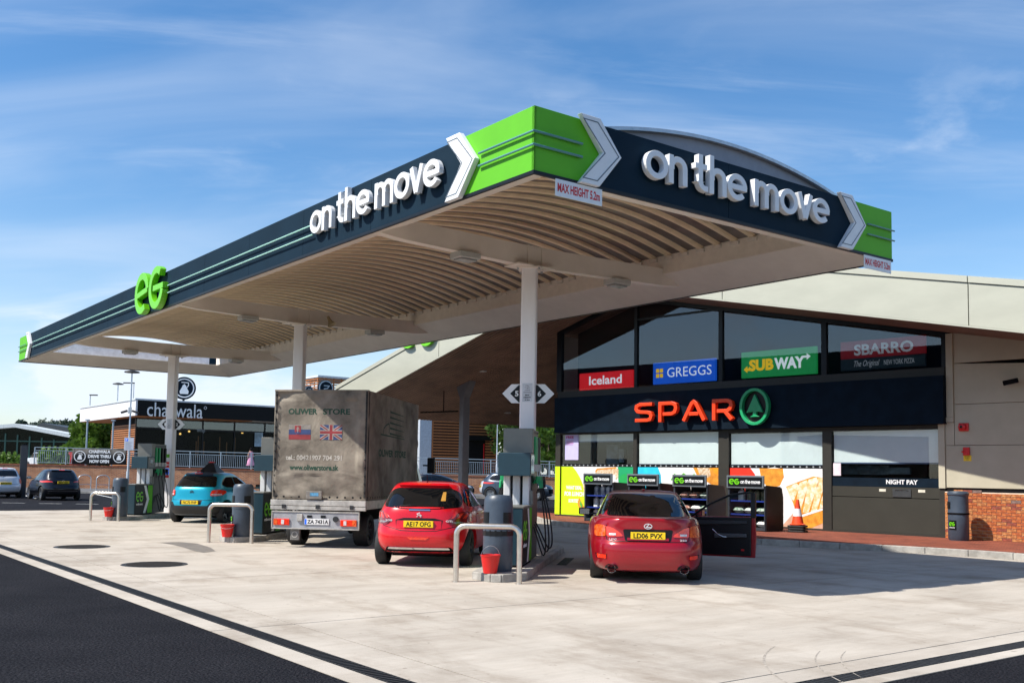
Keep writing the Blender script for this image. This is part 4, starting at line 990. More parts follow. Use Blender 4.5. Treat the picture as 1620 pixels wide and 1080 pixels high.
for k, z, y, kind, mk, nm, adj in [
    (3, .09, .20, 'p', 'bag_white', 'bag', 'white and yellow'), (3, .09, .62, 'p', 'bag_white', 'bag', 'grey white'), (3, .09, .98, 'p', 'bag_green', 'bag', 'green'),
    (3, .44, .22, 'p', 'bag_green', 'bag', 'red and green'), (3, .44, .58, 'p', 'bag_white', 'bag', 'white'), (3, .44, .95, 'p', 'bag_green', 'bag', 'green and white'),
    (3, .80, .20, 'j', 'firelog', 'bottle', 'dark green'), (3, .80, .42, 'j', 'firelog', 'bottle', 'brown green'), (3, .80, .64, 'j', 'firelog', 'bottle', 'dark'), (3, .80, .92, 'j', 'jug_white', 'bottle', 'pale'),
    (2, .44, .20, 'p', 'bag_green', 'bag', 'green striped'), (2, .44, .52, 'p', 'bag_white', 'bag', 'white'), (2, .44, .88, 'p', 'bag_red', 'bag', 'orange and red'), (2, .80, .24, 'p', 'bag_green', 'bag', 'small green'), (2, .80, .58, 'p', 'bag_red', 'bag', 'small red'), (2, .80, .92, 'p', 'bag_red', 'bag', 'dark red'),
    (0, .80, .20, 'j', 'jug_blue', 'bottle', 'blue'), (0, .80, .42, 'j', 'jug_blue', 'bottle', 'blue'), (0, .80, .64, 'j', 'jug_blue', 'bottle', 'blue'), (0, .80, .90, 'j', 'jug_blue', 'bottle', 'blue'),
    (0, .44, .42, 'j', 'jug_white', 'bottle', 'white'), (0, .44, .66, 'j', 'jug_white', 'bottle', 'white'), (0, .44, .92, 'j', 'jug_white', 'bottle', 'white'), (0, .09, .66, 'j', 'jug_white', 'bottle', 'white'), (0, .09, .92, 'j', 'jug_white', 'bottle', 'white')]:
    s = stands[k][0]; p = wx(s + y, -2.05 + .30, .15 + z)
    lvl = {.09: 'bottom shelf', .44: 'middle shelf', .80: 'top shelf'}[z]
    side = 'right end' if y < .3 else ('left end' if y > .85 else ('centre' if .5 < y < .7 else 'right of centre'))
    st = {0: 'leftmost display stand', 2: 'third display stand', 3: 'rightmost display stand'}[k]
    lb = '%s %s, %s of %s, %s' % (adj, nm, side, lvl, st)
    o = (pillow(.34 if z < .7 else .28, .40, .19) if kind == 'p' else jug()).build('goods_bag' if kind == 'p' else 'plastic_bottle', goods[mk], None, smooth=50)
    o.location = p; o.rotation_euler = (0, 0, SROT + random.uniform(-.1, .1)); tag(o, lb, nm, 'goods on the display stands')
# ================================================================ PUMP ISLANDS
def loc_in(i, x, y, z=0.0):
    p = cw(CB, CA[i]); h = Vector((math.sin(-HEAD), math.cos(-HEAD), 0)); r_ = Vector((h.y, -h.x, 0)); q = p + r_ * x + h * y; q.z = z; return q
IW = .40
word = ['farthest', 'middle', 'nearest']
offs = [dict(hoop=(-.09, -3.61, .88), bin=(.13, -3.17), bucket=(-.04, -3.47), pump=(-.02, -2.45), near=-3.45, far=3.2),
        dict(hoop=(.02, -3.83, .97), bin=(.10, -3.40), bucket=(-.10, -3.72), pump=(.10, -2.80), near=-3.75, far=3.2),
        dict(hoop=(-.10, -3.30, .93), bin=(-.05, -2.72), bucket=(-.10, -3.08), pump=(.03, -2.15), near=-3.22, far=3.2)]
def island(i):
    r = empty('pump_island', loc_in(i, 0, 0), HEAD); tag(r, kind='structure')
    n, f = offs[i]['near'], offs[i]['far']
    pts = []
    rr = .30
    for cx, cy, a0 in ((IW - rr, n + rr, -90), (IW - rr, f - rr, 0), (-IW + rr, f - rr, 90), (-IW + rr, n + rr, 180)):
        for k in range(7): a = R(a0 + 15 * k); pts.append((cx + rr * math.cos(a), cy + rr * math.sin(a)))
    c = Vector((0, (n + f) / 2))
    inner = [(p[0] * .72, p[1] - (.12 if p[1] > 0 else -.12)) for p in pts]
    MB().prism(inner, 'z', 0, .128).build('island_top', concrete, r, kind='structure')
    loop = [Vector(p) for p in pts]; loop.append(loop[0]); kp = resample([tuple(p) for p in loop], .55)
    for a, b_ in zip(kp, kp[1:] + kp[:1]):
        if (b_ - a).length < .1: continue
        d = (b_ - a).normalized(); o_ = Vector((d.y, -d.x)); a2, b2 = a + d * .006, b_ - d * .006
        MB().prism([tuple(a2 + o_ * .01), tuple(b2 + o_ * .01), tuple(b2 - o_ * .12), tuple(a2 - o_ * .12)], 'z', 0, .125 + random.uniform(-.002, .002)).build('kerb_stone', K['kerb'], r, bevel=.015)
    return r
for i in range(3): island(i)
def hoop(i):
    x, y, w = offs[i]['hoop']; r = empty('hoop_barrier', loc_in(i, x, y), HEAD, 'brushed steel hoop barrier at the end of the %s pump island' % word[i], 'barrier', 'steel hoops guarding the pump islands')
    h, q = .82, .13; pts = [(-w / 2, 0, 0), (-w / 2, 0, h - q)] + [(-w / 2 + q - q * math.cos(R(a)), 0, h - q + q * math.sin(R(a))) for a in range(15, 90, 15)] + [(-w / 2 + q, 0, h), (w / 2 - q, 0, h)] + [(w / 2 - q + q * math.sin(R(a)), 0, h - q + q * math.cos(R(a))) for a in range(15, 90, 15)] + [(w / 2, 0, h - q), (w / 2, 0, 0)]
    MB().tube(pts, .041, 14).build('tube', K['steel'], r, smooth=60)
    for s in (-1, 1): MB().cyl((s * w / 2, 0, .0), (s * w / 2, 0, .012), .062, 16).build('floor_flange', K['steel'], r)
for i in range(3): hoop(i)
def bucket(i, hy):
    x, y = offs[i]['bucket']; r = empty('fire_bucket', loc_in(i, x, y, .128), HEAD + .3 * i, 'red plastic bucket with wire handle beside the bin on the %s pump island' % word[i], 'bucket', 'red buckets on the pump islands')
    MB().lathe([(0, 0), (.100, 0), (.145, .25), (.152, .25), (.154, .268), (.142, .268), (.135, .24), (.095, .02), (0, .02)], 24).build('body', K['bucket'], r, smooth=35)
    up_ = i == 2; pts = [(.15 * math.cos(R(a)), (.0 if up_ else -.12 * math.sin(R(a)) * 1.3), .24 + (.155 * math.sin(R(a)) if up_ else -.06 * math.sin(R(a)))) for a in range(0, 181, 15)]
    MB().tube(pts, .004, 6).build('handle', K['galv'], r, smooth=60)
for i in range(3): bucket(i, 0)
for i in range(3):
    x, y = offs[i]['bin']
    bin_thing(loc_in(i, x, y, .128), HEAD, ('blue grey litter bin on the %s pump island, between bucket and pump' % word[i]) if i < 2 else 'blue grey litter bin with a black liner showing, on the nearest pump island', bag=(i == 2))
white_plastic = mat('white_plastic', (.62, .62, .62), .45, var=.05); green_noz = mat('nozzle_green', (.01, .30, .10), .4); screen = mat('screen', (.05, .07, .10), .15, var=.5, scale=20)
ribw = mat('ribbed_white', (.50, .51, .52), .4, var=.15, scale=30, stretch=(1, 1, .1)); towerm = mat('tower_black', (.010, .012, .014), .35, var=.15)
def pump(i):
    x, y = offs[i]['pump']
    r = empty('fuel_pump', loc_in(i, x, y, .128), HEAD, 'dark fuel pump with grey top panel, screens, hoses and nozzles on the %s pump island' % word[i], 'fuel pump', 'fuel pumps under the canopy')
    MB().box(-.21, .21, 0, 1.08, .03, .92).build('cabinet', K['pumpteal'], r, bevel=.012)
    MB().box(-.20, .20, .01, 1.07, 0, .03).build('plinth', K['matt_black'], r)
    MB().box(-.225, .225, -.01, 1.08, .92, .95).build('cabinet_top', K['pumpgrey'], r, bevel=.006)
    for sg in (1, -1):
        f = (Vector((.21 * sg, 0, 0)), Y if sg > 0 else -Y, Z, X * sg)
        def uu(a): return a if sg > 0 else -a
        def rect(a, b_, z0, z1, n, m, nm): MB().fr(f, [(uu(a), z0), (uu(b_), z0), (uu(b_), z1), (uu(a), z1)], .001, n).build(nm, m, r)
        rect(.03, .62, .05, .90, .004, K['black'], 'side_field'); rect(.78, 1.06, .05, .90, .0035, K['green'], 'side_green')
        MB().fr(f, [(uu(a), z) for a, z in ((.52, .90), (.66, .90), (.86, .475), (.66, .05), (.52, .05), (.72, .475))], .004, .008).build('side_chevron', K['white'], r)
        rect(.60, .80, .05, .90, .003, K['black'], 'side_field')
        a0, a1 = (.08, .50) if sg > 0 else (-.50, -.08)
        eg_logo(f, a0, a1, .40, .72, .004, .009, w=.15).build('side_logo', K['logo_green'], r)
        m = MB(); strokes_text(f, 'on the move', a0 + .02, a1 - .02, .30, .05, .004, .008, w=.22, mb=m); m.build('side_lettering', K['white'], r)
    # open middle with pale uprights
    for xx, w, m in ((-.19, .11, white_plastic), (-.03, .12, ribw), (.13, .11, white_plastic)): MB().rbox(xx - w / 2, xx + w / 2, .88, 1.08, .95, 1.42, .015).build('upright', m, r)
    MB().box(.10, .24, .93, 1.08, .95, 1.18).build('printer_box', K['pumpgrey'], r, bevel=.006)
    d = MB(); d.box(-.30, .24, .62, 1.08, 1.42, 1.80); d.build('display_head', K['pumpteal'], r, bevel=.012)
    MB().box(.2405, .246, .66, 1.04, 1.46, 1.76).build('screen', screen, r); MB().box(.247, .25, .80, .92, 1.60, 1.70).build('price_display', mat('display_pale', (.35, .45, .55), .3), r)
    MB().box(-.26, .23, .90, 1.10, 1.80, 2.21).build('top_panel', K['pumpgrey'], r, bevel=.008)
    tw = MB(); tw.box(-.20, .20, 1.10, 1.86, .03, 2.17); t = tw.build('hose_tower', towerm, r, bevel=.01)
    MB().box(-.205, .205, 1.11, 1.85, 2.17, 2.20).build('tower_cap', K['pumpgrey'], t)
    for k in range(4):
        yy = 1.18 + k * .19
        for sg in (1, -1):
            c = green_noz if k in (0, 1) else K['black']
            MB().rbox(min(sg * .20, sg * .255), max(sg * .20, sg * .255), yy - .045, yy + .045, 1.62, 2.08, .015).build('hose_sleeve', c, r)
            MB().box(min(sg * .2, sg * .262), max(sg * .2, sg * .262), yy - .04, yy + .04, 1.50, 1.615).build('grade_label', white_plastic, r)
            nz = MB(); nz.tube([(sg * .22, yy, 1.30), (sg * .27, yy - .01, 1.36), (sg * .33, yy - .03, 1.33), (sg * .34, yy - .04, 1.22)], [.018, .030, .032, .024], 8)
            nz.rbox(min(sg * .255, sg * .345), max(sg * .255, sg * .345), yy - .05, yy + .03, 1.30, 1.42, .02); n_ = nz.build('nozzle', c, r, smooth=50)
            MB().tube([(sg * .285, yy - .05, 1.30), (sg * .31, yy - .09, 1.22), (sg * .28, yy - .05, 1.14)], .008, 6).build('trigger_guard', K['matt_black'], n_)
            if k == 3: continue
            pts = []; sag = .20 + .05 * k
            for q in range(15):
                tt = q / 14; pts.append((sg * (.34 + sag * .75 * math.sin(math.pi * tt) ** .8 * (1 if i == 2 or sg > 0 else .6) - .12 * tt), yy - .04 - .16 * tt * (k - 1.5) / 2, 1.22 - (1.12 - .05 * k) * math.sin(math.pi * tt / 1.35) ** .9 + .0 * tt + (.32 * max(0, tt - .7) * 2)))
            MB().tube(pts, .013, 8).build('hose', K['rubber'], r, smooth=60)
    return r
for i in range(3): pump(i)
# coloured grade strip on the leftmost column
r = empty('grade_label_strip', cw(CB, CA[0]), HEAD, 'strip of small coloured stickers down the leftmost canopy column', 'label')
for k, c in enumerate((K['green'], K['white'], K['red'], K['red'], K['blue'], K['blue'], K['red'])): MB().box(-.06, .06, -.142, -.1352, 1.92 - k * .11, 2.0 - k * .11 + (.0 if k else .03)).build('sticker', c, r)
# ================================================================ VEHICLES
def superloop(yr, yf, w, wf, wr, n=40, pr=4.5, pf=3.2, rcurve=.06, fcurve=.12):
    """plan outline, rear at yr and front at yf, half width w (wr at the rear, wf at the front)"""
    out = []; cy = (yr + yf) / 2; hy = (yf - yr) / 2
    for k in range(n):
        t = 2 * math.pi * (k + .5) / n; c, s = math.cos(t), math.sin(t)
        p = pf if s > 0 else pr
        x = math.copysign(abs(c) ** (2 / p), c); y = math.copysign(abs(s) ** (2 / p), s)
        yy = cy + hy * y; q = max(0, y)
        ww = w + (wf - w) * max(0, y) ** 2.2 + (wr - w) * max(0, -y) ** 2.2
        if y < 0: yy += rcurve * (abs(x) ** 2) * abs(y)
        else: yy -= fcurve * (abs(x) ** 2) * y
        out.append((x * ww, yy, y))
    return out
def car_body(levels, n=44):
    """levels: dict(z, yr, yf, w, wr, wf, zr, zf) from bottom to top; zr/zf tilt the ring at rear/front"""
    vs = []; 
    for L in levels:
        for x, y, t in superloop(L['yr'], L['yf'], L['w'], L.get('wf', L['w'] * .93), L.get('wr', L['w'] * .95), n, L.get('pr', 5), L.get('pf', 3.4), L.get('rc', .07), L.get('fc', .14)):
            z = L['z'] + (L.get('zf', 0) * max(0, t) ** L.get('tf', 1.5)) + (L.get('zr', 0) * max(0, -t) ** L.get('tr', 1.5))
            vs.append((x, y, z))
    m = len(levels); fs = []
    for j in range(m - 1):
        for k in range(n): fs.append((j * n + k, j * n + (k + 1) % n, (j + 1) * n + (k + 1) % n, (j + 1) * n + k))
    fs.append(tuple(range(n))[::-1])
    # roof cap: fill by shrinking rings
    last = vs[(m - 1) * n:]; cx = sum(v[0] for v in last) / n; cy = sum(v[1] for v in last) / n
    base = (m - 1) * n
    for s, dz in ((.72, .012), (.4, .02), (.12, .023)):
        st = len(vs)
        for v in last: vs.append((cx + (v[0] - cx) * s, cy + (v[1] - cy) * s, v[2] + dz))
        for k in range(n): fs.append((base + k, base + (k + 1) % n, st + (k + 1) % n, st + k))
        base = st
    fs.append(tuple(base + k for k in range(n)))
    me = bpy.data.meshes.new('body'); me.from_pydata(vs, [], fs); me.update()
    bm = bmesh.new(); bm.from_mesh(me); bmesh.ops.recalc_face_normals(bm, faces=bm.faces); bm.to_mesh(me); bm.free()
    o = bpy.data.objects.new('body', me); COL.objects.link(o)
    sb = o.modifiers.new('s', 'SUBSURF'); sb.levels = 1; sb.render_levels = 1
    dg = bpy.context.evaluated_depsgraph_get(); me2 = bpy.data.meshes.new_from_object(o.evaluated_get(dg))
    bpy.data.objects.remove(o); bpy.data.meshes.remove(me); return me2
def mesh_bvh(me): return BVHTree.FromPolygons([v.co.copy() for v in me.vertices], [tuple(p.vertices) for p in me.polygons])
def densify(pts, step):
    out = []
    for a, b in zip(pts, pts[1:] + pts[:1]):
        a = Vector(a); b = Vector(b); k = max(1, int((b - a).length / step))
        for q in range(k): out.append(tuple(a + (b - a) * q / k))
    return out
def rounded(pts, r, n=3):
    out = []; m = len(pts)
    for i in range(m):
        p = Vector(pts[i]); a = Vector(pts[i - 1]); b = Vector(pts[(i + 1) % m])
        da = (a - p); db = (b - p); ra = min(r, da.length * .45); rb_ = min(r, db.length * .45)
        p0 = p + da.normalized() * ra; p1 = p + db.normalized() * rb_
        for q in range(n + 1):
            t = q / n; out.append(tuple((1 - t) ** 2 * p0 + 2 * t * (1 - t) * p + t * t * p1))
    return out
def drape(bvh, pts, view, off=.004, thick=.02, step=.06, rnd=0.0):
    """polygon in a side, rear, front or top view laid onto the body surface; returns an MB"""
    if rnd: pts = rounded(pts, rnd)
    pts = densify(pts, step); bm = bmesh.new()
    vv = [bm.verts.new((p[0], p[1], 0)) for p in pts]; 
    try: f = bm.faces.new(vv)
    except Exception: return MB()
    bmesh.ops.triangulate(bm, faces=[f])
    for ax in (0, 1):
        lo = min(p[ax] for p in pts); hi = max(p[ax] for p in pts); c = lo + step
        while c < hi - step * .3:
            no = (1, 0, 0) if ax == 0 else (0, 1, 0); co = (c, 0, 0) if ax == 0 else (0, c, 0)
            bmesh.ops.bisect_plane(bm, geom=bm.verts[:] + bm.edges[:] + bm.faces[:], plane_co=co, plane_no=no); c += step
    bm.verts.ensure_lookup_table(); D = {'rear': (Vector((0, 1, 0)), lambda u, v: Vector((u, -20, v))), 'front': (Vector((0, -1, 0)), lambda u, v: Vector((u, 20, v))),
        'right': (Vector((-1, 0, 0)), lambda u, v: Vector((20, u, v))), 'left': (Vector((1, 0, 0)), lambda u, v: Vector((-20, u, v))), 'top': (Vector((0, 0, -1)), lambda u, v: Vector((u, v, 20)))}[view]
    front = {}; ok = set()
    for v in bm.verts:
        loc, no, idx, dist = bvh.ray_cast(D[1](v.co.x, v.co.y), D[0])
        if loc is None: continue
        if no.dot(D[0]) > 0: no = -no
        front[v.index] = (loc + no * off, loc - no * thick); ok.add(v.index)
    mb = MB(); ids = {}; vs = []
    bm.verts.index_update()
    for i in ok: ids[i] = len(vs) // 2; vs += [front[i][0], front[i][1]]
    fs = []; edge = {}
    for f in bm.faces:
        ii = [v.index for v in f.verts]
        if not all(i in ok for i in ii): continue
        fs.append(tuple(ids[i] * 2 for i in ii))
        for a, b in zip(ii, ii[1:] + ii[:1]): edge[(a, b)] = 1
    for (a, b) in edge:
        if (b, a) not in edge: fs.append((ids[b] * 2, ids[a] * 2, ids[a] * 2 + 1, ids[b] * 2 + 1))
    bm.free(); return mb.add(vs, fs)
def line_poly(pts, w, closed=False):
    P = [Vector(p) for p in pts]; L = []; Rr = []; m = len(P)
    for i in range(m):
        d = (P[min(i + 1, m - 1)] - P[max(i - 1, 0)]).normalized(); n_ = Vector((-d.y, d.x)) * w / 2; L.append(tuple(P[i] + n_)); Rr.append(tuple(P[i] - n_))
    return L + Rr[::-1]
def wheel(parent, loc, rad, wid, rimm, side, spokes=5, name='wheel'):
    w = empty(name, parent=parent); w.location = loc; KIDS.setdefault(parent.name, []).append(w)
    s = side; h = wid / 2
    prof = [(rad * .66, -h * .9), (rad * .72, -h), (rad * .93, -h * .98), (rad * .99, -h * .75), (rad, -h * .3), (rad, h * .3), (rad * .99, h * .75), (rad * .93, h * .98), (rad * .72, h), (rad * .66, h * .9)]
    MB().lathe(prof, 36, axis='x').build('tyre', K['tyre'], w, smooth=40)
    r0 = rad * .68; b = MB(); b.lathe([(r0, s * h * .9), (r0 * .95, s * h * .85), (r0 * .9, s * h * .3), (r0 * .2, s * h * .2)], 32, axis='x')
    b.build('rim', rimm, w, smooth=40)
    MB().lathe([(r0 * .97, -s * h * .85), (r0 * .9, 0), (0, 0)], 24, axis='x').build('wheel_back', K['matt_black'], w)
    sp = MB()
    for k in range(spokes):
        a = 2 * math.pi * k / spokes; c_, s_ = math.cos(a), math.sin(a)
        def q(rr, t, x): return (x, rr * c_ - t * s_, rr * s_ + t * c_)
        sp.add([q(r0 * .12, -.035, s * h * .55), q(r0 * .12, .035, s * h * .55), q(r0 * .93, .022, s * h * .78), q(r0 * .93, -.022, s * h * .78), q(r0 * .12, -.035, s * h * .3), q(r0 * .12, .035, s * h * .3), q(r0 * .93, .022, s * h * .5), q(r0 * .93, -.022, s * h * .5)], [(0, 1, 2, 3), (4, 7, 6, 5), (0, 4, 5, 1), (1, 5, 6, 2), (2, 6, 7, 3), (3, 7, 4, 0)])
    sp.lathe([(r0 * .2, s * h * .3), (r0 * .18, s * h * .62), (0, s * h * .64)], 16, axis='x')
    sp.build('spokes', rimm, w, kind='stuff'); return w
def cut_arches(me, wheels, rad, wid):
    o = bpy.data.objects.new('body', me); COL.objects.link(o); cut = []
    for (x, y, z) in wheels:
        sgn = 1 if x > 0 else -1
        c = MB().cyl((x - sgn * (wid + .05), y, z), (x + sgn * .4, y, z), rad, 28).build('cutter', K['black']); cut.append(c)
        m = o.modifiers.new('b', 'BOOLEAN'); m.operation = 'DIFFERENCE'; m.object = c; m.solver = 'EXACT'
    dg = bpy.context.evaluated_depsgraph_get(); m2 = bpy.data.meshes.new_from_object(o.evaluated_get(dg))
    bpy.data.objects.remove(o)
    for c in cut: bpy.data.objects.remove(c)
    return m2
carglass = mat('car_glass', (.003, .004, .005), .03, var=.3, coat=.15, spec=.45)
lampred = mat('lamp_red', (.88, .035, .010), .12, var=.3, scale=30, coat=1.0); lampdark = mat('lamp_smoked', (.05, .008, .008), .12, var=.4, coat=1.0); lampwhite = mat('lamp_clear', (.62, .60, .60), .15, var=.15, scale=30, coat=1.0)
lampamber = mat('lamp_amber', (.72, .05, .01), .15, var=.3, scale=25, col2=(.85, .16, .03), coat=1.0)
badge_m = mat('badge_silver', (.72, .72, .74), .3, .2, var=.03)
trim = mat('car_trim', (.012, .013, .015), .5, var=.2)
def paint(name, c, **kw): return mat(name, c, .28, kw.pop('metal', .35), var=.05, scale=30, coat=.55, **kw)
def finish_body(me, m):
    for p in me.polygons: p.use_smooth = True
    me.set_sharp_from_angle(angle=R(38)); me.materials.clear(); me.materials.append(m)
def mirror(p): return [(-a, b) for a, b in p]
def place_car(root, x, y, head_deg): root.location = (x, y, 0); root.rotation_euler = (0, 0, -R(head_deg))
def part(mb, name, m, root, smooth=35, **kw): return mb.build(name, m, root, smooth=smooth, **kw) if mb.f else None
def numberplate(root, bvh_y, z, txt, m=None, w=.50, h=.108, front=False, x=0.0, z_t=None):
    p = MB().box(x - w / 2, x + w / 2, bvh_y - .012, bvh_y + .03, z, z + h).build('number_plate', m or K['plate'], root, bevel=.004)
    if txt:
        mb = MB(); text((Vector((0, bvh_y - .012, 0)), X, Z, -Y), txt, x - w * .42, x + w * .42, z + h * .13, z + h * .88, .0015, mb, bold=.022); mb.build('plate_lettering', K['black'], p)
    return p
def surf_y(bvh, x, z):
    l, n, i, d = bvh.ray_cast(Vector((x, -20, z)), Vector((0, 1, 0))); return l.y if l else 0
def mirror_thing(root, x, y, z, m):
    s = 1 if x > 0 else -1; b = MB(); b.rbox(min(0, s * .20), max(0, s * .20), -.06, .07, -.06, .07, .05, 4); o = b.build('door_mirror', m, root, smooth=60, bevel=.02); o.location = (x, y, z)
    MB().box(min(s * .02, s * .18), max(s * .02, s * .18), -.067, -.061, -.045, .055).build('mirror_glass', K['chrome'], o); MB().box(min(-s * .10, s * .02), max(-s * .10, s * .02), -.02, .02, -.05, -.02).build('mirror_arm', K['black'], o); return o

# ---------------------------------------------------------------- crimson saloon (rear axle at origin, +Y forward)
def saloon():
    red = paint('crimson_paint', (.30, .0015, .011), metal=.2)
    root = empty('saloon_car', label='crimson four door saloon seen from behind with its driver door wide open', cat='car')
    lv = [dict(z=.17, yr=-.78, yf=3.50, w=.78, wr=.72), dict(z=.20, yr=-.88, yf=3.62, w=.84, wr=.80), dict(z=.34, yr=-.93, yf=3.66, w=.885, wr=.85), dict(z=.50, yr=-.945, yf=3.67, w=.895, wr=.86),
          dict(z=.60, yr=-.935, yf=3.65, w=.895, wr=.86), dict(z=.645, yr=-.90, yf=3.62, w=.893, wr=.855), dict(z=.66, yr=-.875, yf=3.60, w=.892, wr=.85, zf=-.02), dict(z=.78, yr=-.86, yf=3.55, w=.885, wr=.83, zf=-.08),
          dict(z=.90, yr=-.86, yf=3.45, w=.865, wr=.79, zf=-.16), dict(z=.965, yr=-.885, yf=3.3, w=.83, wr=.73, zf=-.19, zr=.045), dict(z=.985, yr=-.83, yf=3.1, w=.79, wr=.69, zf=-.17, zr=.04), dict(z=.99, yr=-.66, yf=2.7, w=.765, wr=.66, zf=-.08, zr=.02),
          dict(z=1.0, yr=-.42, yf=2.38, w=.745, wr=.68, wf=.66, zf=-.01, pf=4.5), dict(z=1.03, yr=-.30, yf=2.28, w=.735, wr=.66, wf=.66, pf=4.5), dict(z=1.18, yr=.02, yf=1.92, w=.665, wr=.60, wf=.60, pf=4.5), dict(z=1.32, yr=.36, yf=1.50, w=.60, wr=.555, wf=.56), dict(z=1.385, yr=.58, yf=1.28, w=.555, wr=.52, wf=.52), dict(z=1.41, yr=.72, yf=1.14, w=.49, wr=.44, wf=.44)]
    me = car_body(lv); bvh = mesh_bvh(me); me2 = cut_arches(me, [(-.74, 0, .33), (.74, 0, .33), (-.74, 2.73, .33), (.74, 2.73, .33)], .375, .26)
    finish_body(me2, red); b = bpy.data.objects.new('body', me2); COL.objects.link(b); b.parent = root; KIDS.setdefault(root.name, []).append(b)
    D = lambda pts, view, m, name, **kw: part(drape(bvh, pts, view, **kw), name, m, root)
    D([(-.60, 1.025), (.60, 1.025), (.50, 1.345), (.44, 1.365), (-.44, 1.365), (-.50, 1.345)], 'rear', carglass, 'rear_window', rnd=.05)
    D([(-.64, 1.01), (.64, 1.01), (.55, 1.36), (-.55, 1.36)], 'front', carglass, 'windscreen', rnd=.06)
    for s in ('left', 'right'):
        D([(.02, 1.03), (.98, 1.03), (.98, 1.345), (.55, 1.345), (.25, 1.24)], s, carglass, 'side_window', rnd=.03); D([(1.03, 1.03), (2.12, 1.03), (1.75, 1.24), (1.50, 1.33), (1.03, 1.345)], s, carglass, 'side_window', rnd=.03)
        for ln in ([(.30, .30), (.20, .7), (.18, 1.0)], [(1.0, .22), (1.0, 1.0)], [(2.15, .25), (2.2, 1.0)]): D(line_poly(ln, .010), s, K['black'], 'shut_line', off=.0015, thick=.005)
    # tail lamps: outer on the wing, inner on the boot lid
    for sg in (-1, 1):
        P = lambda pts: [(sg * x, z) for x, z in pts]
        D(P([(.605, .725), (.765, .715), (.77, .87), (.72, .90), (.612, .89)]), 'rear', lampamber, 'tail_lamp', off=.012, rnd=.03)
        D(P([(.355, .735), (.59, .722), (.597, .885), (.50, .855), (.40, .785)]), 'rear', lampred, 'boot_lamp', off=.012, rnd=.02)
        D(P([(.46, .745), (.555, .742), (.555, .775), (.46, .778)]), 'rear', lampwhite, 'reversing_lamp', off=.018)
        D(P([(.60, .385), (.72, .385), (.735, .45), (.60, .445)]), 'rear', lampred, 'reflector', off=.010, rnd=.01)
        D(P([(.60, .38), (.74, .38), (.76, .455), (.59, .45)]), 'rear', K['matt_black'], 'reflector_recess', off=.003)
        e = MB(); e.lathe([(.062, 0), (.066, .01), (.064, .16), (.05, .16), (.048, .02), (.058, .0)], 20); o = e.build('exhaust', K['chrome'], root, smooth=40); o.location = (sg * .52, -.90, .235); o.rotation_euler = (R(-90), 0, 0)
        D(P([(.43, .17), (.61, .17), (.62, .26), (.57, .305), (.47, .305), (.42, .26)]), 'rear', K['black'], 'exhaust_cutout', off=.004, rnd=.04)
    D(line_poly([(-.60, .90), (-.595, .68), (-.55, .655), (.55, .655), (.595, .68), (.60, .90)], .012), 'rear', K['black'], 'boot_shut_line', off=.002, thick=.005)
    D([(-.33, .665), (.33, .665), (.36, .83), (.34, .845), (-.34, .845), (-.36, .83)], 'rear', K['black'], 'plate_recess', off=.003, rnd=.02)
    D([(-.30, .668), (.30, .668), (.30, .712), (-.30, .712)], 'rear', red, 'plate_sill', off=.02)
    y = surf_y(bvh, 0, .77) - .02; numberplate(root, y, .695, 'LD06 PVX', w=.50)
    yy = surf_y(bvh, 0, .92); f = (Vector((0, yy - .004, 0)), X, Z, -Y)
    m = MB(); ribbon(m, f, arc(0, .895, .055, .038, 0, 360, 24)[:-1], .010, 0, .012, True); ribbon(m, f, [(.012, .925), (-.026, .880), (.040, .880)], .012, 0, .013); m.build('badge', badge_m, root)
    for t_, u0, u1 in (('LEXUS', -.56, -.40), ('IS 250', .40, .56)):
        y3 = surf_y(bvh, (u0 + u1) / 2, .70); m = MB(); text((Vector((0, y3 - .008, 0)), X, Z, -Y), t_, u0, u1, .672, .700, .004, m, bold=.02, thick=.006); m.build('boot_lettering', badge_m, root)
    D([(-.50, .12), (.50, .12), (.48, .195), (-.48, .195)], 'rear', K['matt_black'], 'rear_valance')
    for sx in (-1, 1):
        for yy in (0, 2.73): wheel(root, (sx * .738, yy, .325), .325, .205, K['alloy'], sx, 5)
    mirror_thing(root, -.86, 2.05, 1.0, K['black'])
    MB().box(-.02, .02, 0, .14, 0, .03).build('roof_aerial', red, root, loc=(0, .75, 1.42))
    MB().box(-.6, .6, -.3, 3.2, .14, .22).build('underbody', K['matt_black'], root)
    # open front right door
    d = empty('front_door', parent=root, label='front door standing wide open'); d.location = (.875, 2.10, 0); d.rotation_euler = (0, 0, R(68)); KIDS.setdefault(root.name, []).append(d)
    # door local: hinge at origin, runs along -Y when closed; outer face at +x
    Lp = 1.12
    sh = [(0, .26), (-.05, .24), (-Lp, .24), (-Lp - .02, .6), (-Lp, .97), (-.0, .95)]
    MB().prism(sh, 'x', -.045, .01).build('door_skin', red, d, bevel=.01)
    MB().prism([(-.05, .27), (-Lp + .06, .27), (-Lp + .05, .96), (-.05, .94)], 'x', -.085, -.047).build('door_card', K['black'], d, bevel=.015)
    MB().prism([(-.1, .80), (-1.0, .84), (-1.0, .90), (-.1, .88)], 'x', -.12, -.086).build('door_rail', mat('door_trim_soft', (.022, .022, .024), .5), d, bevel=.01)
    MB().prism([(-.45, .58), (-1.0, .60), (-1.0, .67), (-.45, .66)], 'x', -.155, -.086).build('armrest', mat('armrest_grey', (.06, .06, .065), .5), d, bevel=.015)
    MB().tube([(-.13, -.42, .73), (-.15, -.52, .64), (-.16, -.62, .60), (-.13, -.70, .60)], .012, 8).build('door_pull', K['chrome'], d, smooth=50)
    MB().box(-.10, -.087, -.50, -.40, .815, .835).build('inner_handle', K['chrome'], d)
    MB().box(-.10, -.087, -.95, -.90, .36, .39).build('door_lamp', K['red'], d)
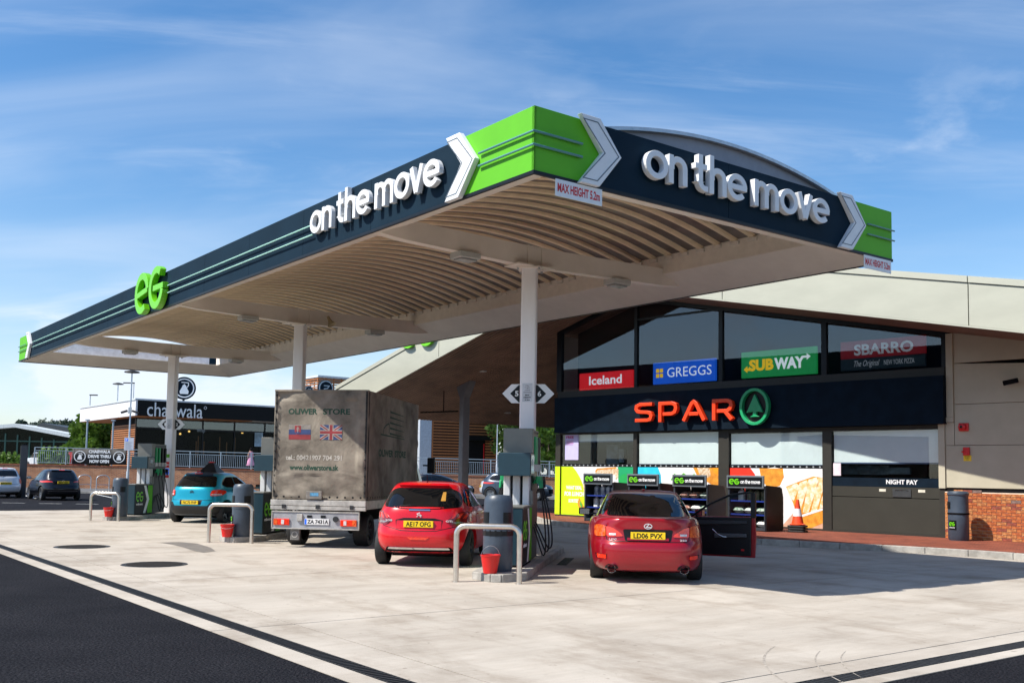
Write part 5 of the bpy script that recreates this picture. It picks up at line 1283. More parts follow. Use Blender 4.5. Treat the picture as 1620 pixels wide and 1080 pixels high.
    MB().tube([(-.03, -.02, .95), (-.05, -.35, 1.18), (-.07, -.68, 1.34), (-.085, -.98, 1.40), (-.085, -1.10, 1.395), (-.05, -1.12, .96)], .020, 8).build('window_frame', K['black'], d, smooth=50)
    MB().box(-.09, -.02, -1.14, -1.06, .95, 1.40).build('door_pillar', K['black'], d)
    MB().add([(-.03, -.06, .95), (-.045, -.35, 1.16), (-.06, -.68, 1.32), (-.07, -.98, 1.38), (-.07, -1.06, 1.385), (-.03, -1.06, .95)], [(0, 1, 2, 3, 4, 5)]).build('door_glass', clear_glass, d)
    o = mirror_thing(d, .03, -.12, 1.0, red)
    return root
lex = saloon(); lex.scale = (1.01, .98, .945); place_car(lex, 2.10, 15.62, 5.0)

# ---------------------------------------------------------------- hatchbacks
def hatch(label, pc, kind, reg, group=None, roofm=None, detail=True, lowtrim=None):
    root = empty('hatchback_car', label=label, cat='car', group=group)
    body = paint('paint_' + kind, pc, metal=.15 if kind in ('red', 'white') else .4)
    H = {'red': 1.46, 'teal': 1.49, 'black': 1.45, 'white': 1.48, 'suv': 1.62}[kind]; k = H / 1.46; Wd = {'red': .87, 'teal': .875, 'black': .90, 'white': .83, 'suv': .93}[kind]; w = Wd / .87; FB = 2.54 if kind != 'suv' else 2.8
    yf = FB + .82
    lv = [dict(z=.20, yr=-.42, yf=yf - .2, w=.74 * w, wr=.64 * w), dict(z=.24, yr=-.56, yf=yf - .05, w=.82 * w, wr=.76 * w), dict(z=.36, yr=-.66, yf=yf, w=.862 * w, wr=.83 * w), dict(z=.50 * k, yr=-.68, yf=yf, w=.87 * w, wr=.84 * w),
          dict(z=.60 * k, yr=-.67, yf=yf - .01, w=.87 * w, wr=.84 * w), dict(z=.68 * k, yr=-.62, yf=yf - .03, w=.868 * w, wr=.835 * w, zf=-.02), dict(z=.80 * k, yr=-.60, yf=yf - .10, w=.858 * w, wr=.82 * w, zf=-.06), dict(z=.90 * k, yr=-.58, yf=yf - .22, w=.845 * w, wr=.80 * w, zf=-.12, zr=.02),
          dict(z=.955 * k, yr=-.55, yf=yf - .45, w=.815 * w, wr=.77 * w, zf=-.12, zr=.03), dict(z=.99 * k, yr=-.53, yf=yf - .85, w=.79 * w, wr=.745 * w, wf=.70 * w, zf=-.05, zr=.03), dict(z=1.03 * k, yr=-.50, yf=FB - .28, w=.77 * w, wr=.73 * w, wf=.66 * w, pf=4.5), dict(z=1.18 * k, yr=-.38, yf=FB - .62, w=.71 * w, wr=.67 * w, wf=.60 * w, pf=4.5),
          dict(z=1.32 * k, yr=-.24, yf=FB - .98, w=.64 * w, wr=.60 * w, wf=.57 * w), dict(z=1.385 * k, yr=-.14, yf=FB - 1.18, w=.60 * w, wr=.56 * w, wf=.52 * w), dict(z=1.425 * k, yr=.02, yf=FB - 1.35, w=.54 * w, wr=.50 * w, wf=.45 * w)]
    me = car_body(lv); bvh = mesh_bvh(me); rr = .315 if kind != 'suv' else .36; wx_ = .71 * w
    me2 = cut_arches(me, [(-wx_, 0, rr + .01), (wx_, 0, rr + .01), (-wx_, FB, rr + .01), (wx_, FB, rr + .01)], rr + .05, .24)
    finish_body(me2, body); b = bpy.data.objects.new('body', me2); COL.objects.link(b); b.parent = root; KIDS.setdefault(root.name, []).append(b)
    D = lambda pts, view, m, name, **kw: part(drape(bvh, [(p[0] * (w if view in ('rear', 'front') else 1), p[1] * (k if view != 'top' else 1)) for p in pts], view, **kw), name, m, root)
    rw = {'red': [(-.66, 1.015), (-.30, .985), (0, .975), (.30, .985), (.66, 1.015), (.66, 1.13), (.60, 1.27), (.46, 1.335), (-.46, 1.335), (-.60, 1.27), (-.66, 1.13)], 'teal': [(-.62, 1.03), (.62, 1.03), (.53, 1.31), (.44, 1.34), (-.44, 1.34), (-.53, 1.31)]}.get(kind, [(-.58, 1.03), (.58, 1.03), (.50, 1.31), (-.50, 1.31)])
    D(rw, 'rear', carglass, 'rear_window', rnd=.06)
    D([(-.62, 1.04), (.62, 1.04), (.52, 1.36), (-.52, 1.36)], 'front', carglass, 'windscreen', rnd=.06)
    for s in ('left', 'right'):
        D([(-.10, 1.10), (.05, 1.02), (.62, 1.01), (.62, 1.31), (.25, 1.31), (.05, 1.25)], s, carglass, 'side_window', rnd=.04); D([(.66, 1.01), (FB - .40, 1.01), (FB - .72, 1.20), (FB - .98, 1.30), (.66, 1.315)], s, carglass, 'side_window', rnd=.04)
        for ln in ([(.42, .34), (.34, .70), (.36, 1.0)], [(1.38, .26), (1.36, 1.0)]): D(line_poly(ln, .010), s, K['black'], 'shut_line', off=.0015, thick=.005)
        for yy in (.48, 1.52): D([(yy, .875), (yy + .17, .88), (yy + .17, .905), (yy, .90)], s, body, 'door_handle', off=.025)
    if roofm: D([(-.50, .02), (.50, .02), (.50, FB - 1.1), (-.50, FB - 1.1)], 'top', roofm, 'roof_panel', rnd=.1, step=.12)
    D(line_poly([(-.72, .93), (-.62, .70), (-.30, .625), (0, .615), (.30, .625), (.62, .70), (.72, .93)] if kind == 'red' else [(-.62, .93), (-.60, .66), (.60, .66), (.62, .93)], .011), 'rear', K['black'], 'tailgate_shut_line', off=.002, thick=.005)
    for sg in (-1, 1):
        P = lambda pts: [(sg * x, z) for x, z in pts]
        if kind == 'red':
            D(P([(.46, .79), (.55, .875), (.66, .94), (.775, .93), (.80, .84), (.805, .77), (.70, .73), (.56, .715)]), 'rear', mat('lamp_smoked_red', (.20, .006, .006), .12, var=.3, coat=.8), 'tail_lamp', off=.014, rnd=.03)
            for q in range(3): D(P([(.52 + q * .085, .825), (.56 + q * .085, .83), (.62 + q * .075, .915), (.585 + q * .075, .91)]), 'rear', lampred, 'lamp_claw', off=.020)
            D(P([(.52, .772), (.60, .742), (.72, .757), (.66, .778)]), 'rear', mat('lamp_grey', (.20, .18, .18), .15, var=.3, scale=30, coat=1), 'reversing_lamp', off=.020)
        elif kind == 'teal':
            D(P([(.53, .79), (.58, .775), (.74, .785), (.79, .85), (.775, .93), (.68, .955), (.55, .93)]), 'rear', lampred, 'tail_lamp', off=.025, rnd=.05)
            D(P([(.56, .80), (.74, .80), (.74, .835), (.56, .83)]), 'rear', lampwhite, 'reversing_lamp', off=.031)
        elif kind in ('black', 'suv'): D(P([(.42, .845), (.80, .83), (.82, .90), (.60, .915), (.44, .875)]), 'rear', lampred, 'tail_lamp', off=.014, rnd=.02)
        else: D(P([(.66, .70), (.80, .70), (.80, .98), (.70, .98), (.65, .86)]), 'rear', lampred, 'tail_lamp', off=.02, rnd=.04)
        D(P([(.50, .62), (.80, .66), (.78, .78), (.52, .74)]), 'front', lampwhite, 'headlamp', off=.012, rnd=.03)
    D([(-.42, .36), (.42, .36), (.46, .60), (-.46, .60)], 'front', K['matt_black'], 'grille', off=.006, rnd=.04)
    py = .65 if kind != 'teal' else .615
    if kind == 'red':
        D([(-.38, .665), (.38, .665), (.40, .80), (.26, .835), (-.26, .835), (-.40, .80)], 'rear', K['black'], 'plate_shadow_gap', off=.002); D([(-.38, .66), (.38, .66), (.38, .79), (-.38, .79)], 'rear', body, 'plate_surround', off=.006)
        D([(-.60, .25), (-.54, .35), (.54, .35), (.60, .25), (.62, .18), (-.62, .18)], 'rear', K['matt_black'], 'diffuser', off=.010, rnd=.03)
        D([(-.52, .32), (.52, .32), (.50, .352), (-.50, .352)], 'rear', K['chrome'], 'diffuser_strip', off=.022, rnd=.01)
        D([(-.19, .515), (.19, .515), (.13, .475), (-.13, .475)], 'rear', lampred, 'fog_lamp', off=.008)
        D([(-.18, .955), (.18, .955), (.18, .975), (-.18, .975)], 'rear', K['chrome'], 'tailgate_strip', off=.014)
        py = .68
        D([(.33, 1.12), (.41, 1.12), (.395, 1.27), (.345, 1.27)], 'rear', mat('sticker_dull', (.42, .20, .02), .6), 'window_sticker', off=.006)
    if kind == 'teal':
        D([(-.84, .20), (-.84, .52), (-.66, .60), (-.58, .60), (-.50, .50), (.50, .50), (.58, .60), (.66, .60), (.84, .52), (.84, .20)], 'rear', lowtrim or trim, 'bumper', off=.012)
        D([(-.62, .24), (.62, .24), (.60, .27), (-.60, .27)], 'rear', mat('trim_grey', (.10, .11, .12), .5), 'bumper_strip', off=.018)
        D([(-.32, .535), (.32, .535), (.34, .665), (-.34, .665)], 'rear', K['black'], 'plate_recess', off=.003)
        py = .54
        for s in ('left', 'right'): D([(-.45, .22), (FB + .4, .22), (FB + .4, .34), (-.45, .34)], s, trim, 'sill_trim', off=.006, step=.15)
    if kind in ('black', 'suv'): D([(-.60, .24), (.60, .24), (.62, .36), (-.62, .36)], 'rear', trim, 'bumper', off=.01, rnd=.03); D([(-.62, .42), (.62, .42), (.62, .44), (-.62, .44)], 'rear', K['chrome'], 'bumper_strip', off=.008); py = .78
    if kind == 'white': D([(-.70, .22), (.70, .22), (.70, .30), (-.70, .30)], 'rear', trim, 'bumper', off=.01)
    y = min(surf_y(bvh, 0, py * k), surf_y(bvh, 0, py * k + .1)) - .012; numberplate(root, y, py * k, reg, w=.50)
    f = (Vector((0, surf_y(bvh, 0, .885 * k) - .006, 0)), X, Z, -Y); m = MB()
    if kind == 'red':
        for st in ([(-.03, .862), (-.012, .888), (-.035, .905), (-.01, .918), (.012, .912)], [(-.012, .888), (.018, .892), (.042, .875)], [(.012, .89), (.02, .862), (.036, .856)], [(-.012, .89), (-.03, .862), (-.044, .86)], [(.012, .912), (.0, .93)]): ribbon(m, f, [(a, z * k) for a, z in st], .012, 0, .012)
    elif kind == 'teal':
        for dz in (0, .034): ribbon(m, f, [(-.055, (.862 + dz) * k), (0, (.895 + dz) * k), (.055, (.862 + dz) * k)], .014, 0, .012)
    else: ribbon(m, f, arc(0, .90 * k, .045, .03, 0, 360, 16)[:-1], .008, 0, .010, True)
    m.build('badge', badge_m if kind != 'teal' else K['iron'], root)
    if kind == 'red':
        for t_, u0, u1 in (('208', -.58, -.46), ('GTi', .45, .56)):
            y3 = min(surf_y(bvh, u0, .79), surf_y(bvh, u1, .79)); m = MB(); text((Vector((0, y3 - .006, 0)), X, Z, -Y), t_, u0, u1, .775, .805, .004, m, bold=.02, thick=.006); m.build('badge_lettering', badge_m, root)
    D([(-.42, 1.345), (.42, 1.345), (.40, 1.375), (-.40, 1.375)], 'rear', body if not roofm else roofm, 'spoiler', off=.05)
    D([(-.12, 1.352), (.12, 1.352), (.12, 1.368), (-.12, 1.368)], 'rear', lampred, 'brake_lamp', off=.055)
    o = MB().tube([(.0, 0, 0), (-.16, -.02, .02), (-.34, -.01, .0)], .008, 6).build('rear_wiper', K['black'], root); o.location = (.0, surf_y(bvh, 0, 1.05 * k) - .02, 1.03 * k)
    MB().tube([(0, 0, 0), (0, -.04, .10), (0, -.07, .15)], [.012, .006, .004], 6).build('roof_aerial', K['black'], root, loc=(0, .12, 1.42 * k))
    for sx in (-1, 1):
        for yy in (0, FB): wheel(root, (sx * (wx_ + .01), yy, rr), rr, .19, K['darkalloy'] if kind in ('red', 'teal') else K['alloy'], sx, 5)
        mirror_thing(root, sx * .82 * w, FB - .55, 1.02 * k, body if kind != 'teal' else K['black'])
    MB().box(-.55, .55, -.1, FB + .2, .16, .24).build('underbody', K['matt_black'], root)
    return root
peu = hatch('bright red hatchback with black diffuser and claw tail lamps by the nearest pump', (.60, .002, .010), 'red', 'AE17 OFG'); peu.scale = (1.0, .98, .985); place_car(peu, -1.46, 17.35, 6.0)
darkroof = paint('dark_roof', (.02, .05, .09))
tea = hatch('turquoise hatchback with dark roof and black bumper at the middle of the forecourt', (.003, .32, .44), 'teal', 'NC70 FHP', roofm=darkroof); place_car(tea, -9.10, 29.55, 9.5)
aud = hatch('black hatchback parked in the bay beside the white hatchback', (.003, .004, .009), 'black', 'MF69 HBX'); place_car(aud, -20.9, 46.6, -37)
whi = hatch('white hatchback at the left edge of the photo, parked beside the black one', (.62, .64, .68), 'white', 'KP15 RWU'); place_car(whi, -24.55, 48.6, -37)
suv = hatch('dark grey sport utility car parked side on behind the nearest pump', (.05, .07, .10), 'suv', 'YD19 KLP'); place_car(suv, -1.0, 60.5, 105)
wh2 = hatch('white car parked behind the red hatchback, left of the dark grey one', (.60, .62, .65), 'white', 'BV12 TSO'); place_car(wh2, -1.3, 64.0, 80)
bl2 = hatch('blue grey car seen just above the roof of the red hatchback', (.04, .09, .18), 'black', 'DK18 OAE'); place_car(bl2, -5.6, 62.5, 85)
# driving school sign on the turquoise car
r = empty('roof_sign', (0, 0, 0), -R(9.5), 'black and red learner pyramid sign on the roof of the turquoise hatchback', 'roof sign')
h_ = Vector((math.sin(R(9.5)), math.cos(R(9.5)), 0)); r.location = Vector((-9.10, 29.55, 1.46)) + h_ * .62
MB().add([(-.30, -.30, 0), (.30, -.30, 0), (.30, .30, 0), (-.30, .30, 0), (-.07, -.06, .30), (.07, -.06, .30), (.07, .06, .30), (-.07, .06, .30)], [(0, 3, 2, 1), (4, 5, 6, 7), (0, 1, 5, 4), (1, 2, 6, 5), (2, 3, 7, 6), (3, 0, 4, 7)]).build('pyramid', K['black'], r, bevel=.02)
MB().box(-.075, .075, -.065, .065, .295, .33).build('cap', K['red'], r, bevel=.01); MB().box(-.31, -.19, -.32, -.29, .0, .05).build('corner_patch', K['red'], r)

# ---------------------------------------------------------------- curtain sided lorry
def lorry():
    root = empty('lorry', label='dirty grey tarpaulin sided lorry with Slovak and British flags on its rear', cat='lorry')
    tarp = mat('tarpaulin', (.12, .098, .074), .75, var=.25, scale=1.4, col2=(.28, .24, .19), bump=.25, bscale=3.0, detail=9, ramp=(.32, .62))
    # wrinkle relief
    t = tarp.node_tree; p = t.nodes['Principled BSDF']
    wv = N(t, 'ShaderNodeTexNoise'); wv.inputs['Scale'].default_value = 1.5; wv.inputs['Detail'].default_value = 4; wv.inputs['Distortion'].default_value = .5
    tcn = N(t, 'ShaderNodeTexCoord'); t.links.new(tcn.outputs['Object'], wv.inputs['Vector']); bp = N(t, 'ShaderNodeBump'); bp.inputs['Strength'].default_value = .9; bp.inputs['Distance'].default_value = .07
    old = [n for n in t.nodes if n.type == 'BUMP' and n != bp][0]; t.links.new(wv.outputs['Fac'], bp.inputs['Height']); t.links.new(old.outputs[0], bp.inputs['Normal']); t.links.new(bp.outputs[0], p.inputs['Normal'])
    alum = mat('dirty_aluminium', (.42, .40, .37), .5, .3, var=.25, scale=6); dgreen = mat('print_green', (.006, .050, .028), .7, var=.15, scale=9)
    W, L, zb, zt = 1.00, 4.45, .985, 3.235
    # sheet grids with sag
    def sheetgrid(f, u1, v1, nu, nv, amp, seed):
        b = MB(); vs = []; rn = random.Random(seed); ph = [rn.uniform(0, 6) for _ in range(6)]
        for j in range(nv + 1):
            for i in range(nu + 1):
                u = u1 * i / nu; v = v1 * j / nv; e = min(1, min(i, nu - i) / 2) * min(1, min(j, nv - j) / 2) * (1 if not (seed < 3 and .5 < v < 2.06 and .12 < u < (1.8 if seed == 1 else 3.5)) else 0)
                n_ = amp * e * (math.sin(3.1 * u + 1.4 * v + ph[0]) + .7 * math.sin(6.3 * (u + v * .8) + ph[1]) + .5 * math.sin(9.0 * (v - u * .6) + ph[2]) + .35 * math.sin(15 * u + 3 * v + ph[3]) + .3 * math.sin(21 * (u * .5 + v) + ph[4]))
                vs.append(f[0] + f[1] * u + f[2] * v + f[3] * n_)
        fs = [(j * (nu + 1) + i, j * (nu + 1) + i + 1, (j + 1) * (nu + 1) + i + 1, (j + 1) * (nu + 1) + i) for j in range(nv) for i in range(nu)]
        return b.add(vs, fs)
    fb_ = (Vector((-W, 0, zb)), X, Z, -Y)
    sheetgrid(fb_, 2 * W, zt - zb, 60, 64, .020, 1).build('rear_tarpaulin', tarp, root, smooth=80)
    sheetgrid((Vector((W, 0, zb)), Y, Z, X), L, zt - zb, 80, 44, .019, 2).build('side_tarpaulin', tarp, root, smooth=80)
    sheetgrid((Vector((-W, L, zb)), -Y, Z, -X), L, zt - zb, 20, 12, .01, 3).build('side_tarpaulin', tarp, root, smooth=80)
    sheetgrid((Vector((-W, 0, zt)), X, Y, Z), 2 * W, L, 20, 30, .012, 4).build('roof_tarpaulin', tarp, root, smooth=80)
    MB().box(-W, W, L, L + .02, zb, zt).build('front_board', alum, root)
    dk = mat('seam_dark', (.03, .028, .026), .8, var=.3, scale=8)
    for x in (-W + .045, W - .03):
        MB().box(x - .018, x + .018, -.020, -.006, zb + .05, zt - .02).build('seam', dk, root)
    MB().box(-W - .008, W + .008, -.012, .05, zt - .035, zt + .012).build('top_seam', tarp, root, bevel=.01)
    MB().box(W + .003, W + .014, .03, .07, zb, zt - .03).build('seam', dk, root)
    m = MB()
    for k in range(13): z = zb + .16 + k * .165; [m.lathe([(0, 0), (.022, 0), (.022, .012), (0, .012)], 8, (x, -.030, z)) for x in (-W + .045, W - .03)]
    m.build('strap_knots', K['black'], root, kind='stuff')
    ft = lambda n: (Vector((0, -.003 - n, 0)), X, Z, -Y)
    m = MB()
    for k in range(12):
        if k in (4, 5): continue
        x = -W + .10 + k * .163; m.fr(ft(.021), [(x + .022 * math.cos(q * .785), zb + .055 + .022 * math.sin(q * .785)) for q in range(8)], 0, .006)
    for k in range(24): y = .1 + k * .18; m.box(W + .010, W + .02, y - .016, y + .016, zb + .03, zb + .075)
    m.build('eyelets', K['black'], root, kind='stuff')
    # lettering and flags printed on the rear sheet
    m = MB(); text(ft(0), 'OLIWER', -.70, -.08, 2.735, 2.855, 0, m, bold=.03); text(ft(0), 'STORE', .04, .62, 2.735, 2.855, 0, m, bold=.03); m.build('rear_lettering', dgreen, root)
    m = MB(); text(ft(0), 'www.oliwerstore.sk', -.64, .40, 1.585, 1.70, 0, m, bold=.03); m.build('web_lettering', dgreen, root)
    m = MB(); text(ft(0), 'tel.: 00421907 704 291', -.73, .47, 1.79, 1.895, 0, m, bold=.03); m.build('phone_lettering', mat('faded_print', (.46, .43, .38), .8, var=.3, scale=9), root)
    fw_, fr_, fbu = mat('flag_white', (.33, .295, .27), .7, var=.15, scale=6), mat('flag_red', (.26, .03, .035), .7, var=.2, scale=6), mat('flag_blue', (.03, .055, .16), .7, var=.2, scale=6)
    fl = empty('slovak_flag', parent=root); KIDS.setdefault(root.name, []).append(fl); F = ft(.0)
    for k, c in enumerate((fr_, fbu, mat('flag_dirty', (.26, .235, .21), .8, var=.2, scale=9))): m = MB(); m.frect(F, -.68, -.21, 2.215 + k * .103, 2.315 + k * .103, -.001, .001); m.build('stripe', c, fl)
    m = MB(); m.fr(F, [(-.555, 2.50), (-.42, 2.50), (-.42, 2.37), (-.488, 2.30), (-.555, 2.37)], .0015, .003); m.build('shield', fr_, fl)
    m = MB(); m.frect(F, -.494, -.480, 2.36, 2.485, .0035, .0045); m.frect(F, -.515, -.459, 2.445, 2.456, .0035, .0047); m.frect(F, -.523, -.451, 2.415, 2.427, .0035, .0049); m.build('cross', fw_, fl)
    m = MB(); m.fr(F, [(-.54, 2.365), (-.488, 2.315), (-.436, 2.365), (-.465, 2.378), (-.488, 2.36), (-.511, 2.378)], .0035, .0048); m.build('hills', fbu, fl)
    uj = empty('union_flag', parent=root); KIDS.setdefault(root.name, []).append(uj); u0, u1, v0, v1 = -.01, .46, 2.215, 2.52; cu_, cv_ = (u0 + u1) / 2, (v0 + v1) / 2
    MB().frect(F, u0, u1, v0, v1, -.001, .001).build('ground', fbu, uj)
    def clipdiag(w, n1, n2, m_):
        b = MB()
        for (a, c, d, e) in ((u0, v0, u1, v1), (u0, v1, u1, v0)):
            dv = Vector((d - a, e - c)).normalized(); hx, hz = w / 2 / abs(dv.y), w / 2 / abs(dv.x); s = 1 if e > c else -1
            b.fr(F, [(a, c), (a + hx, c), (d, e - s * hz), (d, e), (d - hx, e), (a, c + s * hz)], n1, n2); n1 += .0004; n2 += .0004
        return b
    clipdiag(.062, .0012, .0020, 0).build('white_saltire', fw_, uj); clipdiag(.022, .0024, .0032, 0).build('red_saltire', fr_, uj)
    m = MB(); m.frect(F, cu_ - .05, cu_ + .05, v0, v1, .002, .0042); m.frect(F, u0, u1, cv_ - .045, cv_ + .045, .002, .0044); m.build('white_cross', fw_, uj)
    m = MB(); m.frect(F, cu_ - .03, cu_ + .03, v0, v1, .004, .0052); m.frect(F, u0, u1, cv_ - .027, cv_ + .027, .004, .0055); m.build('red_cross', fr_, uj)
    # side print
    f2 = (Vector((W + .003, 0, 0)), Y, Z, X); m = MB()
    text(f2, 'OLIWER', .85, 2.10, 1.90, 2.06, 0, m, bold=.05); text(f2, 'STORE', 2.22, 3.25, 1.90, 2.06, 0, m, bold=.05); m.build('side_lettering', dgreen, root)
    m = MB()
    for k in range(5): m.fr(f2, [(1.75, 2.40 + k * .12), (3.0, 2.385 + k * .12), (3.0, 2.395 + k * .12), (1.75, 2.445 + k * .12)], -.001, .001)
    m.fr(f2, [(1.0, 2.36), (3.1, 2.33), (3.1, 2.345), (1.0, 2.395)], -.001, .0015); ribbon(m, f2, [(1.2, 2.40), (1.25, 2.52), (1.45, 2.60), (1.68, 2.64)], .03, -.001, .0012); ribbon(m, f2, [(1.68, 2.64), (1.68, 2.42)], .03, -.001, .0014)
    m.build('side_emblem', dgreen, root)
    # dropside, bumper, lamps
    MB().box(-W - .01, W + .01, -.05, .02, .86, .975).build('tailboard', alum, root, bevel=.006); MB().box(-W - .01, W + .01, -.045, .02, .775, .85).build('tailboard_lower', alum, root, bevel=.006)
    MB().box(W - .03, W + .012, .03, L, .80, .975).build('side_board', alum, root); MB().box(-W - .012, -W + .03, .03, L, .80, .975).build('side_board', alum, root)
    m = MB()
    for x in (-.72, .0, .72): m.box(x - .04, x + .04, -.065, -.05, .80, .88)
    m.build('latch', K['iron'], root)
    MB().box(-.10, .24, -.075, -.03, .995, 1.16).build('box_label_holder', mat('holder', (.20, .18, .16), .6, var=.3, scale=9), root, bevel=.01).location = (-.15, 0, 0)
    MB().box(-.16, .02, -.0785, -.0755, 1.06, 1.13).build('label_blue', mat('holder_blue', (.08, .25, .42), .5, var=.3, scale=20), root)
    MB().box(-.96, .88, -.06, -.03, .40, .73).build('light_bar', mat('bar_grey', (.30, .31, .33), .5, var=.2, scale=5), root, bevel=.01)
    for z in (.385, .725): MB().box(-.97, .89, -.075, -.02, z, z + .025).build('bar_edge', alum, root)
    for x in (-.97, .87): MB().box(x, x + .02, -.075, -.02, .40, .73).build('bar_end', alum, root)
    for sg, x0 in ((-1, -.92), (1, .50)):
        o = MB().box(x0, x0 + .34, -.09, -.06, .46, .59).build('tail_lamp', lampred, root, bevel=.01)
        a = x0 if sg < 0 else x0 + .25; MB().box(a + .005, a + .085, -.095, -.0905, .465, .585).build('indicator', lampamber, o)
        MB().box(x0 + .17 + (.0 if sg < 0 else -.10), x0 + .23 + (.0 if sg < 0 else -.10), -.095, -.0905, .48, .57).build('reversing_lamp', lampwhite, o)
    whp = mat('plate_white', (.68, .68, .68), .4); pl = MB().box(-.26, .26, -.078, -.061, .48, .60).build('number_plate', whp, root, bevel=.004)
    MB().box(-.255, -.215, -.0795, -.0785, .485, .595).build('plate_band', K['blue'], pl)
    m = MB(); text((Vector((0, -.078, 0)), X, Z, -Y), 'ZA 7431A', -.20, .245, .50, .58, .0015, m, bold=.03); m.build('plate_lettering', K['black'], pl)
    m = MB()
    for x in (-.16, .13): m.box(x - .05, x + .05, -.075, -.06, .62, .67)
    m.build('plate_lamp', K['black'], root, kind='stuff')
    o = MB().lathe([(0, 0), (.055, 0), (.06, .03), (0, .03)], 14).build('bar_socket', K['iron'], root); o.location = (.40, -.062, .60); o.rotation_euler = (R(90), 0, 0)
    MB().rbox(-.42, -.30, -.10, -.06, .55, .69, .01).build('bar_fitting', alum, root, bevel=.01)
    MB().rbox(-.58, -.38, -.02, .06, .16, .37, .02).build('mudflap', mat('mudflap', (.16, .15, .14), .7, var=.2, scale=12), root)
    o = MB().lathe([(.05, 0), (.065, 0), (.065, .006), (.05, .006)], 20).build('mudflap_ring', alum, root); o.location = (-.48, -.022, .27); o.rotation_euler = (R(90), 0, 0)
    MB().box(-.45, .45, .1, 5.6, .48, .78).build('chassis', K['matt_black'], root); MB().box(-.98, .98, .05, L, .76, .86).build('floor', K['matt_black'], root)
    for y in (.85, 4.9):
        for sx in (-1, 1): wheel(root, (sx * .72, y, .34), .34, .22 if y > 2 else .30, K['iron'], sx, 8)
    # cab
    cabm = paint('cab_white', (.60, .60, .58), metal=0)
    lv = [dict(z=.45, yr=4.55, yf=6.35, w=.90), dict(z=.9, yr=4.55, yf=6.40, w=.93), dict(z=1.25, yr=4.55, yf=6.25, w=.92), dict(z=1.4, yr=4.55, yf=5.95, w=.90), dict(z=1.95, yr=4.6, yf=5.45, w=.82), dict(z=2.15, yr=4.7, yf=5.25, w=.74)]
    for l in lv: l['pr'] = 8; l['rc'] = .02
    me = car_body(lv); bvh = mesh_bvh(me); finish_body(me, cabm); b = bpy.data.objects.new('cab', me); COL.objects.link(b); b.parent = root; KIDS.setdefault(root.name, []).append(b)
    for s in ('left', 'right'): part(drape(bvh, [(4.75, 1.35), (5.75, 1.35), (5.40, 1.9), (4.75, 1.95)], s, rnd=.05), 'cab_window', carglass, root)
    part(drape(bvh, [(-.75, 1.42), (.75, 1.42), (.66, 1.98), (-.66, 1.98)], 'front', rnd=.06), 'windscreen', carglass, root)
    for sx in (-1, 1):
        o = MB().rbox(-.10, .10, -.05, .05, -.20, .20, .03).build('door_mirror', K['black'], root, bevel=.02); o.location = (sx * 1.16, 5.35, 1.75)
        MB().tube([(0, 0, 0), (-sx * .22, .02, .0)], .02).build('mirror_arm', K['black'], o)
    wd = MB().prism([(4.50, 2.2), (5.2, 2.2), (4.52, 3.15)], 'x', -.8, .8).build('wind_deflector', cabm, root, bevel=.04)
    return root
lor = lorry(); h = R(7.9); lor.rotation_euler = (0, 0, -h); c = Vector(((508 - 810) / 1582 * 20.6, 20.6, 0)); lor.location = c
# ================================================================ BACKGROUND
def frame_between(p, q):
    """wall frame: origin p, u towards q, v up, outward normal towards the camera"""
    U = Vector((q.x - p.x, q.y - p.y, 0)); L = U.length; U.normalize(); W = Vector((U.y, -U.x, 0))
    if W.y > 0: W = -W
    return (Vector((p.x, p.y, 0)), U, Z, W), L
# footpath, retaining wall and railing
pL, pR = at(-60, 740, 67), at(905, 740, 70)
fW, LW = frame_between(pL, pR)
rot = math.atan2(fW[1].y, fW[1].x)
path = MB().box(0, LW, -8.5, 0, 0, .11).build('footpath', mat('path_tarmac', (.10, .10, .105), .9, var=.2, scale=5), kind='structure'); path.location = (pL.x, pL.y, 0); path.rotation_euler = (0, 0, rot)
kb = MB().box(0, LW, -8.65, -8.51, 0, .12).build('path_kerb', K['kerb'], kind='structure'); kb.location = (pL.x, pL.y, 0); kb.rotation_euler = (0, 0, rot)
terr = MB().add([(0, .3, 1.45), (LW, .3, 1.05), (LW + 30, 60, 1.2), (-60, 60, 1.3)], [(0, 1, 2, 3)]).build('upper_terrace', mat('terrace', (.20, .19, .18), .9), kind='structure'); terr.location = (pL.x, pL.y, 0); terr.rotation_euler = (0, 0, rot)
brickw = brick_mat('brick_wall', (.48, .17, .06), (.28, .075, .03), (.46, .35, .25), 'X', msize=.010)
wall = empty('retaining_wall', (pL.x, pL.y, 0), rot, 'long orange brick retaining wall below the grey railing behind the car park', 'wall')
def tz(u): return 1.60 - .40 * max(0, (u / LW - .15)) / .85
MB().prism([(0, 0), (LW, 0), (LW, tz(LW)), (LW * .15, tz(0)), (0, tz(0))], 'y', 0, .32).build('brickwork', brickw, wall)
cp = MB(); cp.add([(0, -.03, tz(0)), (LW * .15, -.03, tz(0)), (LW, -.03, tz(LW)), (0, .35, tz(0)), (LW * .15, .35, tz(0)), (LW, .35, tz(LW)), (0, -.03, tz(0) + .09), (LW * .15, -.03, tz(0) + .09), (LW, -.03, tz(LW) + .09), (0, .35, tz(0) + .09), (LW * .15, .35, tz(0) + .09), (LW, .35, tz(LW) + .09)], [(0, 1, 7, 6), (1, 2, 8, 7), (6, 7, 10, 9), (7, 8, 11, 10), (0, 3, 4, 1), (1, 4, 5, 2)]).build('coping', mat('coping_brick', (.22, .07, .035), .8, var=.2), wall)
rail = empty('railing', (pL.x, pL.y, 0), rot, 'long pale grey steel railing along the top of the brick retaining wall', 'railing')
u0 = 4.6
def rz(u): return tz(u) + .09
n_post = int((LW - u0) / 2.05)
rp0 = MB().box(-.035, .035, .10, .17, 0, 1.12).build('post', K['railgrey'], rail, loc=(u0, 0, rz(u0)))
